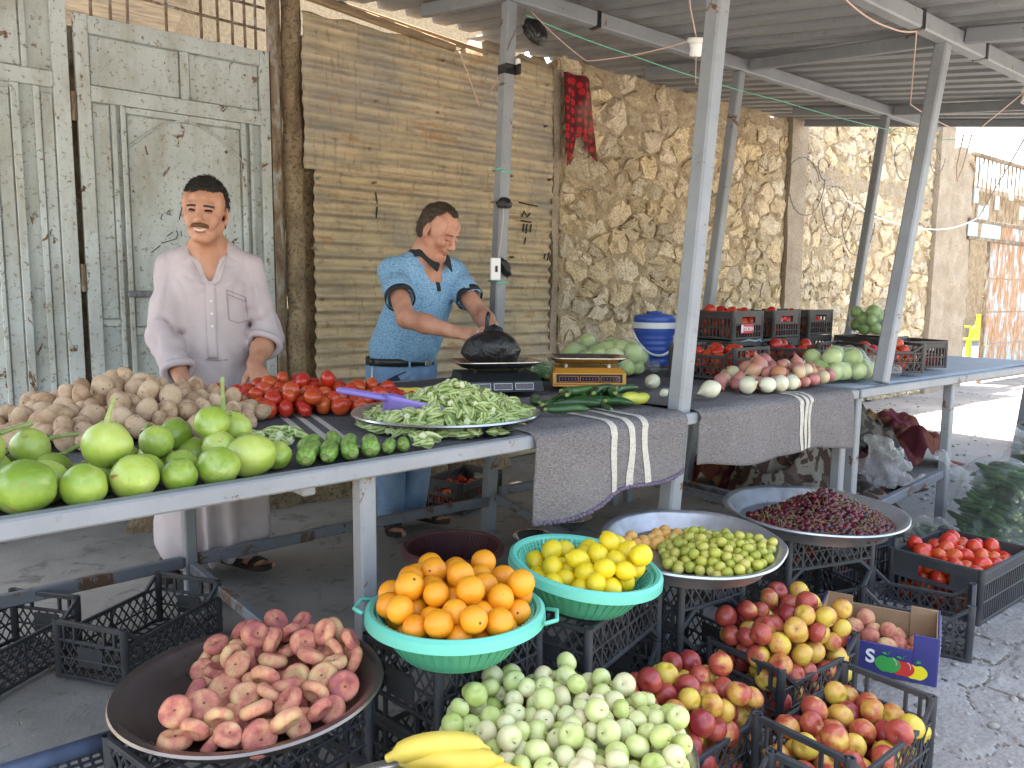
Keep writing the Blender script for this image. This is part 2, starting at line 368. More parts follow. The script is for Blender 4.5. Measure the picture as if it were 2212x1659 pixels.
def film(name, c, a=.05, rough=.12, dif=.3):
    m = bpy.data.materials.new(name); m.use_nodes = True; t = m.node_tree; t.nodes.clear(); N_ = t.nodes.new; Lk = t.links.new
    out = N_('ShaderNodeOutputMaterial'); mx = N_('ShaderNodeMixShader'); tr = N_('ShaderNodeBsdfTransparent'); gl = N_('ShaderNodeBsdfGlossy'); df = N_('ShaderNodeBsdfTranslucent'); dd = N_('ShaderNodeBsdfDiffuse'); m2 = N_('ShaderNodeMixShader'); m3 = N_('ShaderNodeMixShader')
    lw = N_('ShaderNodeLayerWeight'); lw.inputs[0].default_value = .5; pw = N_('ShaderNodeMath'); pw.operation = 'POWER'; pw.inputs[1].default_value = 3.5; fr = N_('ShaderNodeMath'); fr.operation = 'MULTIPLY_ADD'; fr.inputs[1].default_value = .55; fr.inputs[2].default_value = .045; Lk(lw.outputs['Facing'], pw.inputs[0]); Lk(pw.outputs[0], fr.inputs[0]); tc = N_('ShaderNodeTexCoord')
    nz = N_('ShaderNodeTexNoise'); nz.inputs['Scale'].default_value = 16; nz.inputs['Detail'].default_value = 5; nz.inputs['Roughness'].default_value = .65; nz.inputs['Distortion'].default_value = 2.2; Lk(tc.outputs['Object'], nz.inputs['Vector'])
    bp = N_('ShaderNodeBump'); bp.inputs['Strength'].default_value = .8; bp.inputs['Distance'].default_value = .02; Lk(nz.outputs['Fac'], bp.inputs['Height'])
    gl.inputs['Color'].default_value = (.95, .95, .95, 1); gl.inputs['Roughness'].default_value = rough; Lk(bp.outputs[0], gl.inputs['Normal'])
    for q in (df, dd): q.inputs['Color'].default_value = (*c, 1)
    m3.inputs[0].default_value = .5; Lk(df.outputs[0], m3.inputs[1]); Lk(dd.outputs[0], m3.inputs[2])
    m2.inputs[0].default_value = a; Lk(tr.outputs[0], m2.inputs[1]); Lk(m3.outputs[0], m2.inputs[2])
    Lk(fr.outputs[0], mx.inputs[0]); Lk(m2.outputs[0], mx.inputs[1]); Lk(gl.outputs[0], mx.inputs[2]); Lk(mx.outputs[0], out.inputs[0]); return m
def m_film(): return film('clear bag film', (.78, .80, .78), .11, .16)
def m_filmhazy(): return film('hazy bag film', (.75, .79, .78), .10, .17)
def m_filmwhite(): return film('cloudy bag film', (.78, .77, .76), .24, .18)
def m_net(): return film('green net', (.03, .26, .09), .40, .6)
# produce -----------------------------------------------------------
def skin(name, stops, nscale=9, rough=.4, spots=None, rnd=.15, bump=0.0, bscale=250, grad=None, coat=0.0, spotscale=40, spotlim=(.16, .2)):
    g = G(name, rough, .5); v = g.vrand()
    f = g.noise(nscale, 4, .6, v)
    if grad is not None:
        z = g.xyz()[2]; f = g.math('ADD', g.math('MULTIPLY', f, .7), g.math('MULTIPLY', z, grad))
    f = g.math('ADD', f, g.n('ShaderNodeMapRange', {0: g.rand, 3: -rnd, 4: rnd}).outputs[0])
    c = g.ramp(f, stops)
    if spots: c = g.mix(g.ramp(g.math('ADD', g.voro(spotscale, v), g.math('MULTIPLY', g.noise(nscale*1.5, 3, .6, v), .5)), [(spotlim[0]+.12, 1.0), (spotlim[1]+.12, 0.0)]), c, spots)
    g.col(c)
    if bump: g.bump(g.noise(bscale, 2, .5, v), bump, .002)
    if coat: g.b.inputs['Coat Weight'].default_value = coat; g.b.inputs['Coat Roughness'].default_value = .15
    return g.m
def m_orange(): return skin('orange peel', [(.3, (.72, .235, .008)), (.7, (.85, .345, .018))], 6, .42, (.35, .14, .02), .12, .35, 230, spotscale=60)
def m_lemon(): return skin('lemon peel', [(.3, (.70, .48, .012)), (.7, (.83, .63, .03))], 6, .42, (.45, .30, .03), .1, .3, 190, spotscale=50)
def m_peach(): return skin('flat peach skin', [(.2, (.64, .47, .20)), (.36, (.62, .33, .17)), (.49, (.56, .21, .13)), (.64, (.42, .11, .09)), (.82, (.25, .09, .095))], 30, .88, None, .15)
def m_greenapple(): return skin('green apple skin', [(.2, (.40, .46, .11)), (.42, (.55, .57, .21)), (.60, (.66, .63, .33)), (.78, (.68, .54, .32))], 20, .45, (.24, .13, .05), .22, spotscale=36, spotlim=(.13, .16))
def m_redapple(): return skin('red apple skin', [(.28, (.60, .44, .06)), (.44, (.56, .30, .06)), (.56, (.42, .075, .045)), (.8, (.24, .02, .026))], 13, .36, (.30, .17, .08), .2, spotscale=70, spotlim=(.08, .11))
def m_plum(): return skin('yellow plum skin', [(.28, (.26, .28, .035)), (.5, (.43, .41, .055)), (.75, (.55, .44, .12))], 30, .4, (.30, .16, .09), .16, spotscale=70)
def m_apricot(): return skin('apricot skin', [(.3, (.68, .30, .06)), (.7, (.74, .42, .12))], 30, .7, (.42, .15, .03), .12)
def m_cherry(): return skin('cherry skin', [(.3, (.016, .002, .004)), (.6, (.045, .004, .008)), (.88, (.14, .009, .016))], 30, .33, None, .28)
def m_tomato(): return skin('tomato skin', [(.25, (.56, .10, .02)), (.5, (.52, .032, .014)), (.8, (.44, .018, .012))], 10, .26, None, .2)
def m_potato(): return skin('dusty potato skin', [(.28, (.34, .20, .11)), (.48, (.50, .325, .20)), (.75, (.61, .43, .285))], 34, .92, (.20, .11, .06), .16, .5, 110, spotscale=48, spotlim=(.21, .27))
def m_aubergine():
    g = G('green aubergine skin', .33, .5); v = g.vrand(); z = g.xyz()[2]
    f = g.math('ADD', g.math('MULTIPLY', g.noise(10, 4, .6, v), .75), g.math('MULTIPLY', z, 2.0)); f = g.math('ADD', f, g.n('ShaderNodeMapRange', {0: g.rand, 3: -.12, 4: .16}).outputs[0])
    c = g.ramp(f, [(.18, (.17, .27, .03)), (.38, (.31, .40, .06)), (.58, (.45, .50, .13)), (.8, (.58, .57, .28))])
    c = g.mix(g.math('MULTIPLY', g.ramp(g.noise(26, 4, .7, g.map(v, (1, 1, .25))), [(.5, 0.0), (.7, 1.0)]), .35), c, (.52, .56, .27))
    scar = g.math('MULTIPLY', g.ramp(g.noise(22, 5, .6, g.map(v, loc=(3, 1, 5)), .8), [(.655, 0.0), (.675, 1.0)]), g.ramp(g.noise(9, 2, .5, g.map(v, loc=(8, 2, 1))), [(.48, 0.0), (.55, 1.0)]))
    specks = g.ramp(g.voro(85, v), [(.07, 1.0), (.10, 0.0)])
    c = g.mix(g.math('MULTIPLY', specks, .5), c, (.20, .24, .03)); g.col(g.mix(scar, c, (.30, .16, .075))); g.rough(g.math('ADD', .3, g.math('MULTIPLY', scar, .5))); g.bump(scar, .3, .003); return g.m
def m_aubpale(): return skin('pale green aubergine skin', [(.25, (.26, .36, .09)), (.5, (.40, .48, .16)), (.8, (.54, .58, .27))], 9, .35, None, .12)
def m_calyx(): return skin('aubergine stalk', [(.3, (.17, .22, .05)), (.7, (.33, .36, .13))], 30, .7, (.18, .10, .04), .1)
def m_pepper(): return skin('green pepper skin', [(.25, (.10, .20, .03)), (.6, (.22, .34, .06)), (.85, (.35, .45, .12))], 12, .35, None, .12)
def m_okra():
    g = G('okra skin', .6, .4); v = g.vrand(); q = g.xyz(); ang = g.math('ARCTAN2', q[2], q[1]); st = g.math('COSINE', g.math('MULTIPLY', ang, 5.0))
    f = g.math('ADD', g.math('MULTIPLY', st, .20), g.noise(45, 4, .6, v)); f = g.math('ADD', f, g.n('ShaderNodeMapRange', {0: g.rand, 3: -.08, 4: .12}).outputs[0])
    g.col(g.ramp(f, [(.25, (.11, .17, .035)), (.5, (.33, .40, .12)), (.8, (.56, .58, .28))])); return g.m
def m_okraplain(): return skin('okra skin inside heap', [(.22, (.13, .20, .045)), (.5, (.28, .36, .10)), (.8, (.46, .50, .21))], 60, .6, None, .1)
def m_okratip(): return skin('okra cut cap', [(.3, (.50, .52, .27)), (.7, (.58, .56, .36))], 40, .7)
def m_zucchini():
    g = G('striped courgette', .45, .5); v = g.vrand(); y = g.xyz()
    ang = g.math('ARCTAN2', y[1], y[2]); st = g.math('SINE', g.math('ADD', g.math('MULTIPLY', ang, 9), g.math('MULTIPLY', g.noise(12, 3, .6, v), 5)))
    f = g.math('ADD', g.math('MULTIPLY', st, .08), g.noise(60, 4, .7, v))
    g.col(g.ramp(f, [(.3, (.085, .19, .03)), (.5, (.17, .30, .05)), (.75, (.34, .43, .12))])); return g.m
def m_cucumber(): return skin('dark cucumber skin', [(.3, (.012, .045, .014)), (.6, (.028, .085, .02)), (.8, (.10, .18, .035))], 14, .35, None, .14, .25, 120)
def m_cucyellow(): return skin('yellowing cucumber', [(.3, (.16, .24, .03)), (.6, (.42, .43, .06))], 7, .4)
def m_onion(): return skin('shallot skin', [(.2, (.50, .42, .25)), (.4, (.56, .33, .20)), (.55, (.47, .19, .13)), (.75, (.36, .11, .12)), (.9, (.42, .20, .06))], 5, .42, None, .3)
def m_onionwhite(): return skin('white onion skin', [(.3, (.50, .48, .33)), (.7, (.66, .62, .48))], 8, .4)
def m_banana(): return skin('banana skin', [(.3, (.62, .43, .05)), (.7, (.74, .55, .10))], 8, .5, (.18, .10, .03), .1, spotscale=34, spotlim=(.08, .11))
def m_stem(): return simple('woody stem', (.16, .10, .045), .8, .3, 40).m
def m_stemgreen(): return simple('green stem', (.20, .24, .055), .6, .3, 30).m
def m_cherrystem(): return simple('cherry stem', (.20, .17, .045), .6, .3, 30).m
def m_leaf(): return simple('calyx leaf', (.06, .12, .02), .6, .3, 30).m
# people ------------------------------------------------------------
def skinmat(name, a, b, c):
    g = G(name, .5, .4); f = g.noise(14, 4, .6); f2 = g.noise(120, 3, .6); big = g.noise(5, 3)
    cc = g.ramp(f, [(.3, a), (.5, b), (.72, c)]); g.col(cc)
    g.b.inputs['Subsurface Weight'].default_value = .12; g.b.inputs['Subsurface Radius'].default_value = (.012, .005, .003)
    g.bump(g.math('ADD', f2, g.math('MULTIPLY', big, .4)), .12, .003); return g.m
def m_skin1(): return skinmat('tanned skin', (.40, .175, .105), (.49, .235, .145), (.55, .285, .185))
def m_skin2(): return skinmat('ruddy skin', (.42, .17, .105), (.52, .245, .16), (.58, .30, .205))
def m_hairdark():
    g = G('dark hair', .55, .4); f = g.noise(60, 4, .7, g.map(g.obj, (3, 3, .6))); g.col(g.ramp(f, [(.35, (.012, .009, .008)), (.7, (.05, .038, .03))])); g.bump(f, .8, .006); return g.m
def m_hairbrown():
    g = G('short brown hair', .6, .4); f = g.noise(60, 4, .7, g.map(g.obj, (3, 3, .6))); g.col(g.ramp(f, [(.35, (.03, .019, .012)), (.7, (.115, .07, .04))])); g.bump(f, .8, .006); return g.m
def m_moustache():
    g = G('moustache', .7, .3); f = g.noise(110, 4, .7); g.col(g.ramp(f, [(.35, (.06, .026, .014)), (.7, (.19, .085, .045))])); g.bump(f, .8, .005); return g.m
def m_lip(): return simple('lips', (.36, .12, .09), .45, .1).m
def m_tooth(): return simple('teeth', (.72, .62, .47), .3, .06).m
def m_eye(): return simple('eye', (.022, .014, .011), .5, .2, spec=.2).m
def m_eyewhite(): return simple('eye white', (.22, .165, .135), .7, .05, spec=.1).m
def m_brow(): return simple('eyebrow', (.045, .028, .02), .8, .3, 60).m
def m_browlight(): return simple('light eyebrow', (.17, .085, .05), .8, .3, 60).m
def m_nail(): return simple('nail', (.55, .33, .26), .35, .05).m
def m_robe():
    g = G('mauve robe cotton', .9, .15); f = g.noise(3.5, 5, .6); wv = g.noise(300, 2, .6)
    c = g.ramp(f, [(.3, (.45, .375, .385)), (.7, (.55, .47, .48))]); c = g.mix(g.math('MULTIPLY', g.ramp(g.noise(2.2, 5, .65, g.map(g.obj, loc=(3, 7, 2))), [(.5, 0.0), (.72, 1.0)]), .35), c, (.40, .315, .28))
    g.col(c); g.bump(wv, .15, .002); return g.m
def m_robedark(): return simple('robe seam', (.36, .29, .295), .9, .08).m
def m_polo():
    g = G('speckled blue polo', .85, .2); f = g.noise(120, 4, .7, g.map(g.obj, (1, 1, 1.9)), .8); b = g.noise(5, 3)
    c = g.ramp(f, [(.34, (.07, .17, .30)), (.46, (.17, .34, .52)), (.56, (.27, .46, .64)), (.68, (.42, .60, .75))]); g.col(g.hsv(c, .5, 1, g.n('ShaderNodeMapRange', {0: b, 3: .85, 4: 1.1}).outputs[0])); g.bump(f, .25, .003); return g.m
def m_knit(): return simple('black knit', (.018, .018, .021), .85, .15, 60, .3, 200).m
def m_denim():
    g = G('faded denim', .85, .2); f = g.noise(3.5, 5, .62); w_ = g.noise(240, 3, .7, g.map(g.obj, (1, 1, .4)))
    c = g.ramp(f, [(.3, (.11, .20, .34)), (.5, (.19, .31, .48)), (.72, (.32, .44, .60))]); g.col(g.mix(g.ramp(w_, [(.35, .35), (.6, 0.0)]), c, (.06, .11, .2))); g.bump(w_, .3, .002); return g.m
def m_denimdark(): return simple('dark denim stain', (.02, .028, .055), .8, .1).m
def m_belt(): return simple('black leather', (.014, .013, .013), .4, .2, 20, .2).m
def m_silver(): return simple('silver', (.7, .68, .62), .25, .05, metal=1.0).m
def m_amber(): return simple('amber stone', (.30, .15, .03), .2, .1).m
def m_sandal(): return simple('brown sandal', (.03, .019, .014), .6, .3, 20, .3).m
# ------------------------------------------------------------------ ground
gmb = MB(); gmb.grid([[(x, y, 0) for x in np.linspace(-40, 120, 9)] for y in np.linspace(-60, 60, 7)])
struct(gmb.build('ground', 'ground'))
# cracked asphalt near the crates and out beside the stall: plates raised, cracks recessed
def cracked(x0, x1, y0, y1, step, n, seed, name):
    r_ = np.random.default_rng(seed)
    xs = np.arange(x0, x1+1e-6, step); ys = np.arange(y0, y1+1e-6, step); X, Y = np.meshgrid(xs, ys)
    wx = X+.05*vnoise(X*6, Y*6, 0, seed)+.018*vnoise(X*22, Y*22, 0, seed); wy = Y+.05*vnoise(X*6, Y*6, 9, seed)+.018*vnoise(X*22, Y*22, 5, seed)
    P = np.column_stack([r_.uniform(x0-.2, x1+.2, n), r_.uniform(y0-.2, y1+.2, n)])
    d1 = np.full(X.shape, 9.); d2 = np.full(X.shape, 9.); idx = np.zeros(X.shape, int)
    for i, (px, py) in enumerate(P):
        d = np.hypot(wx-px, wy-py); m = d < d1
        d2 = np.where(m, d1, np.minimum(d2, d)); idx = np.where(m, i, idx); d1 = np.where(m, d, d1)
    e = d2-d1; hh = r_.uniform(.004, .009, n)[idx]
    wid = .007+.016*np.clip(vnoise(X*3, Y*3, 2, seed)+.2, 0, 1)
    z = hh+.004*fnoise(X*9, Y*9, 0, 3, seed)-.017*np.exp(-(e/wid)**2)+.002*vnoise(X*60, Y*60, 1, seed)
    edge = np.minimum.reduce([X-x0, x1-X, Y-y0, y1-Y]); z = .004+(z-.004)*np.clip(edge/.12, 0, 1)
    z = np.maximum(z, -.004)+.002
    mb = MB(); mb.grid(np.dstack([X, Y, z]).tolist()); o = mb.build(name, 'ground', None, True); struct(o); o.data.materials.append(mat('crackdirt'))
    ck_ = ((e < np.maximum(.0085*np.clip(1.2+vnoise(X*5, Y*5, 7, seed)*1.5, 0, 1), wid*.5)) & (edge > .03))[:-1, :-1].ravel(); o.data.polygons.foreach_set('material_index', ck_.astype(np.int32).tolist()); return o
cracked(1.7, 4.6, -.55, 1.52, .0095, 120, 5, 'road')
# pebbles lying along the cracks
pm = []
for k in range(4):
    bm = bmesh.new(); bmesh.ops.create_icosphere(bm, subdivisions=1, radius=1)
    for v in bm.verts: v.co = Vector((v.co.x*random.uniform(.8, 1.3), v.co.y*random.uniform(.7, 1.1), v.co.z*random.uniform(.5, .8)))
    me = bpy.data.meshes.new('pebble'); bm.to_mesh(me); bm.free(); pm.append(me)
peb = MB()
for k in range(900):
    x = rng.uniform(1.9, 4.4); y = rng.uniform(-.3, 1.5); s_ = rng.uniform(.002, .011)*(1 if rng.random() < .85 else 1.6)
    me = pm[k % 4]; a = rng.uniform(0, 6.28)
    peb.add([(x+(v.co.x*math.cos(a)-v.co.y*math.sin(a))*s_, y+(v.co.x*math.sin(a)+v.co.y*math.cos(a))*s_, .010+v.co.z*s_) for v in me.vertices], [tuple(p.vertices) for p in me.polygons])
for k in range(700):
    x = rng.uniform(4.5, 11); y = rng.uniform(1.5, 4.3); s_ = rng.uniform(.004, .022); me = pm[k % 4]
    peb.add([(x+v.co.x*s_, y+v.co.y*s_, .004+v.co.z*s_) for v in me.vertices], [tuple(p.vertices) for p in me.polygons])
tag(stuff(peb.build('gravel', simple('pebble stone', (.27, .255, .235), .9, .3, 30).m, None, True)), 'loose grey grit and pebbles scattered over the cracked road', 'gravel')
fm = MB(); xs = np.linspace(-3.5, 4.6, 150); ys = np.linspace(1.55, 4.5, 60)
X, Y = np.meshgrid(xs, ys); Z = .009+.004*fnoise(X*1.7, Y*1.7, 0, 3, 4)
for a, b, c in ((1, .55, 2.75), (.15, 1, 3.35), (1, -1.4, -3.2), (.9, .1, 3.55)):           # joints and cracks
    d = np.abs(a*X+b*Y-c+.05*fnoise(X*3, Y*3, 1, 3, 2))/math.hypot(a, b); Z -= .009*np.exp(-(d/.03)**2)
fm.grid(np.dstack([X, Y, np.maximum(Z, .004)]).tolist()); struct(fm.build('pavement', 'floor', None, True))
# rough footing stones along the wall under the stall
for k, (x, s_, h) in enumerate([(1.15, .34, .20), (1.62, .30, .26), (2.05, .36, .18), (2.55, .33, .24), (3.1, .3, .17)]):
    mb = MB(); nu, nv = 12, 9; Pg = []
    for i in range(nv):
        row = []
        for j in range(nu+1):
            a = 2*math.pi*j/nu; t = i/(nv-1); rr = math.cos(t*math.pi/2)**.5 if i < nv-1 else 0
            nz = 1+.22*float(fnoise(math.cos(a)*1.6+k*5, math.sin(a)*1.6, t*2, 3, k))
            row.append((math.cos(a)*s_*rr*nz, math.sin(a)*s_*.42*rr*nz, h*math.sin(t*math.pi/2)*nz))
        Pg.append(row)
    mb.grid(Pg); o = mb.build('footing_rock', 'plaster', None, 50, (x, 4.28, 0))
    tag(o, 'rough grey footing rock at the wall foot, %s under the long table' % ['far left', 'second from left', 'third from left', 'fourth from left', 'rightmost'][k], 'rock', 'footing rocks along the wall')

# ------------------------------------------------------------------ wall of the yard: sheet-metal gate on the left
WY = 4.5
def uneven(mb, amt=.002, seed=1):
    mb.v = [(x, y+amt*float(vnoise(x*3, z*3, 0, seed)), z) for x, y, z in mb.v]; return mb
gate = thing('sheet_metal_gate', 'tall double sheet metal gate with flaking pale blue paint behind the smiling man', 'gate', (0, WY, 0))
def leaf(name, x0, x1, z1, bars, panels):
    mb = MB(); mb.box(((x0+x1)/2, .015, z1/2+.03), (x1-x0, .01, z1-.06)); lf = mb.build(name, 'doorpaint', gate)
    for (a, b, c, d) in panels:
        m = MB(); m.box(((a+b)/2, .005, (c+d)/2), (b-a, .014, d-c), None, .004); m.build('panel', 'doorpaint', lf)
    for (a, b, c, d, p) in bars:
        m = MB(); m.box(((a+b)/2, .004-p/2, (c+d)/2), (b-a, p+.012, d-c), None, .003); uneven(m, .003); m.build('frame_bar', 'doorpaint', lf)
    return lf
lr = leaf('gate_leaf', .772, 1.762, 2.60,
     [(.772, .835, .06, 2.60, .022), (1.705, 1.762, .06, 2.60, .022), (.836, 1.704, 2.515, 2.598, .024), (.836, 1.704, 2.185, 2.262, .026), (.836, 1.704, .07, .15, .022), (1.275, 1.318, 2.263, 2.514, .014),
      (.925, .948, .151, 2.184, .016), (.968, .992, .151, 2.184, .022), (1.592, 1.616, .151, 2.184, .022), (1.640, 1.660, .151, 2.184, .014), (.993, 1.591, 2.15, 2.183, .014), (.836, .924, 1.05, 1.085, .012), (.993, 1.591, 1.0, 1.04, .012)],
     [(.84, 1.27, 2.27, 2.51), (1.322, 1.70, 2.27, 2.51), (.84, .92, 1.09, 2.18), (1.0, 1.585, 1.045, 2.145)])
ll = leaf('gate_leaf', -.45, .742, 2.9,
     [(.672, .742, .06, 2.9, .024), (-.45, .671, 2.225, 2.30, .026), (-.45, .671, 2.70, 2.78, .024), (.545, .57, 2.301, 2.699, .012), (.585, .612, .151, 2.224, .016), (.49, .525, .151, 2.224, .022), (.40, .42, .151, 2.224, .014), (-.45, .671, .07, .15, .022), (-.45, .39, 1.25, 1.29, .014)],
     [(-.40, .54, 2.31, 2.69), (.616, .668, .2, 2.2), (.425, .486, .2, 2.2), (-.40, .395, 1.30, 2.2)])
mb = MB(); pts = [(1.0+.59*t, -.011, 1.98+.17*math.sin(math.pi*t)) for t in np.linspace(0, 1, 17)]; mb.tube(pts, .006, 6); mb.build('arch_moulding', 'doorpaint', lr, True)
mb = MB(); mb.box((1.02, -.025, 1.22), (.12, .03, .035), None, .005); mb.tube([(.97, -.03, 1.22), (1.10, -.03, 1.22)], .009, 8); mb.build('bolt', 'steelrust', lr)
for zz in (2.15, 1.3, .5):
    mb = MB(); mb.tube([(.757, -.016, zz-.07), (.757, -.016, zz+.07)], .013, 8); mb.box((.757, -.006, zz), (.10, .012, .12), None, .003); mb.build('hinge', 'rustframe', gate)
# pen scribbles on the right leaf (date with a slash and a line of script)
def strokes(par, S_, m='black', y=-.0045, r=.0022, name='pen_writing'):
    for st in S_: MB().tube([(x, y, z) for x, z in st], r, 5).build(name, m, par, True)
def O2D(px, py):                                 # small helper: layout units of the scribbles on the panel, metres
    return (1.03+(px-265)*.00238, 1.72-(py-405)*.00252)
SC = [[(317,446),(313,443),(318,432)],[(322,430),(323,429)],[(326,432),(331,424),(335,430),(327,433),(337,434)],[(353,443),(362,413)],[(374,413),(371,420),(376,423),(373,431),(384,431)],
      [(290,516),(310,500)],[(312,495),(330,489),(345,484),(349,474),(346,466)],[(356,466),(357,478)],[(325,480),(338,470)],[(322,486),(323,485)],[(330,484),(331,483)],
      [(360,520),(374,500),(382,524)],[(386,506),(391,511),(386,515)],[(393,515),(400,511),(399,518),(396,514)],[(402,512),(404,508)],[(378,492),(375,478),(392,476)],[(384,484),(392,483)]]
strokes(lr, [[O2D(*p) for p in st] for st in SC])
# grille above the right leaf
gr = thing('gate_grille', 'thin rusty bar grille above the right gate leaf', 'grille', (0, WY, 0))
for x in (.86, .95, 1.03, 1.22, 1.40, 1.49, 1.57, 1.64, 1.70):
    mb = MB(); mb.tube([(x, .012, 2.60), (x+rng.uniform(-.01, .01), .012, 3.15)], .008, 6); mb.build('bar', 'rustframe', gr, True)
for z in (2.74, 2.86, 2.98):
    mb = MB(); mb.tube([(.78, -.003, z+.02), (1.3, -.005, z-.01), (1.75, -.003, z-.02)], .0075, 6); mb.build('bar', 'rustframe', gr, True)
fp = thing('gate_post', 'rusty square gate post between gate and plaster pier', 'post', (0, WY, 0))
mb = MB(); mb.box((1.792, -.005, 1.55), (.05, .06, 3.1), None, .004); uneven(mb, .004).build('post', 'rustframe', fp)
mb = MB(); mb.box((1.832, .02, 1.55), (.028, .03, 3.1), None, .004); mb.build('stop_strip', 'rustframe', fp)
mb = MB(); zs = np.linspace(0, 2.95, 60); ang = np.linspace(0, math.pi, 9)
mb.grid([[(1.905-.062*math.cos(a)*(1+.12*float(vnoise(z*4, a, 0, 3)))+.012*float(fnoise(z*6, 0, 0, 2, 8)), -.045*math.sin(a)*(1+.4*float(fnoise(z*7, a*2, 0, 3, 2)))+.02, z) for a in ang] for z in zs])
tag(mb.build('plaster_pier', 'plaster', None, 60, (0, WY, 0)), 'crumbling narrow plaster pier left of the corrugated sheets', 'pier')
# corrugated sheets
fence = thing('corrugated_fence', 'fence of two overlapping weathered corrugated tin sheets behind the man in blue', 'fence', (0, WY, 0))
def tin(x0, x1, z0, z1, amp, pitch, y, seed, par, topcut=None):
    n = int((z1-z0)/pitch*8); xs = np.linspace(x0, x1, 60); zs = np.linspace(z0, z1, n); X, Z = np.meshgrid(xs, zs)
    Y = y-amp*np.sin(2*math.pi*Z/pitch)*(1+.35*vnoise(X*2, Z*2, 0, seed))+.010*fnoise(X*1.3, Z*1.3, 3, 3, seed)-.005*np.clip(vnoise(X*5, Z*5, 1, seed)-.4, 0, 1)*3
    Z = Z-.012*vnoise(X*4, 0*X, 5, seed)*((Z-z0) < .02)
    if topcut is not None: Z = np.where(Z > z1-.001, Z+topcut(X), Z)
    X = X+.012*vnoise(Z*5, 0*X, 7, seed)*((X < x0+.02) | (X > x1-.02))
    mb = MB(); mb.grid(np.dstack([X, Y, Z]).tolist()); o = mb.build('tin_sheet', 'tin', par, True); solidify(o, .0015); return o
jag = lambda X: .07*np.clip((X-3.05)/.1, 0, 1)+.025*(np.floor(X*7) % 3-1)*(X > 2.9)+.012*vnoise(X*8, 0*X, 1, 4)
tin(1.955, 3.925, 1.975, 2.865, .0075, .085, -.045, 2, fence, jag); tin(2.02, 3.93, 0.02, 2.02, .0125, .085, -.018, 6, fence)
for k in range(16):
    x = [2.02, 2.9, 3.86, 2.4, 3.5][k % 5]+rng.uniform(-.03, .03); z = [2.75, 2.45, 2.1, 1.9, 1.5, 1.2][k % 6]+rng.uniform(-.03, .03)
    mb = MB(); mb.tube([(x, -.03, z), (x, -.072, z)], .009, 7); mb.build('nail', 'rustframe', fence)
MB().box((2.94, .10, 1.38), (2.1, .08, 2.76)).build('fence_light_blocker', 'plaster', fence); MB().box((.65, .10, 1.28), (2.2, .05, 2.56)).build('gate_light_blocker', 'rustframe', gate)  # unseen boxes added behind fence and gate to stop sunlight leaking through
pl = MB(); pl.bar((1.72, -.05, 2.98), (3.02, -.06, 2.855), .05, .045, .008); pl.bar((2.2, -.02, 2.965), (3.3, -.03, 2.885), .04, .03, .006)
pk = uneven(pl, .006).build('wood_plank', 'wood', None, False, (0, WY, 0)); tag(pk, 'old split wooden plank lying along the top of the corrugated fence', 'plank')
# tar marks brushed on the lower sheet
strokes(fence, [[(3.60, 1.90), (3.70, 1.89), (3.78, 1.885)], [(3.63, 1.80), (3.65, 1.84), (3.68, 1.80), (3.71, 1.83)], [(3.62, 1.77), (3.72, 1.765)], [(3.65, 1.75), (3.64, 1.69)], [(3.68, 1.75), (3.67, 1.68)], [(3.72, 1.75), (3.71, 1.69)], [(3.67, 1.65), (3.655, 1.60)], [(2.43, 1.87), (2.44, 1.80)], [(2.44, 1.78), (2.432, 1.71)], [(3.86, 1.54), (3.85, 1.50)], [(3.90, 1.55), (3.88, 1.49)]], 'black', -.036, .006, 'tar_mark')
# ------------------------------------------------------------------ rubble stone walls
def stone_mesh(poly, seed, depth):
    r_ = np.random.default_rng(seed); c = np.mean(poly, axis=0); pts = []
    for i in range(len(poly)):
        a, b = np.array(poly[i]), np.array(poly[(i+1) % len(poly)]); L = np.linalg.norm(b-a)
        n = 3 if L > .13 else 2 if L > .06 else 1
        for k in range(n): pts.append(a+(b-a)*k/n+r_.normal(0, .009, 2))
    pts = np.array(pts)-c; V = []; m = len(pts)
    for sc, dy in ((1.0, .03), (.985, -.30), (.90, -.8), (.62, -1.0)):
        for k, p in enumerate(pts):
            j = r_.normal(0, .018, 2)*(sc < .99); V.append((c[0]+p[0]*sc+j[0]*.5, (dy if dy > 0 else dy*depth)*(1+r_.normal(0, .2)), c[1]+p[1]*sc+j[1]*.5))
    V.append((c[0], -depth*r_.uniform(.85, 1.1), c[1])); Fc = []
    for q in range(3):
        for k in range(m): Fc.append((q*m+k, q*m+(k+1) % m, (q+1)*m+(k+1) % m, (q+1)*m+k))
    for k in range(m): Fc.append((3*m+k, 3*m+(k+1) % m, 4*m))
    return V, Fc
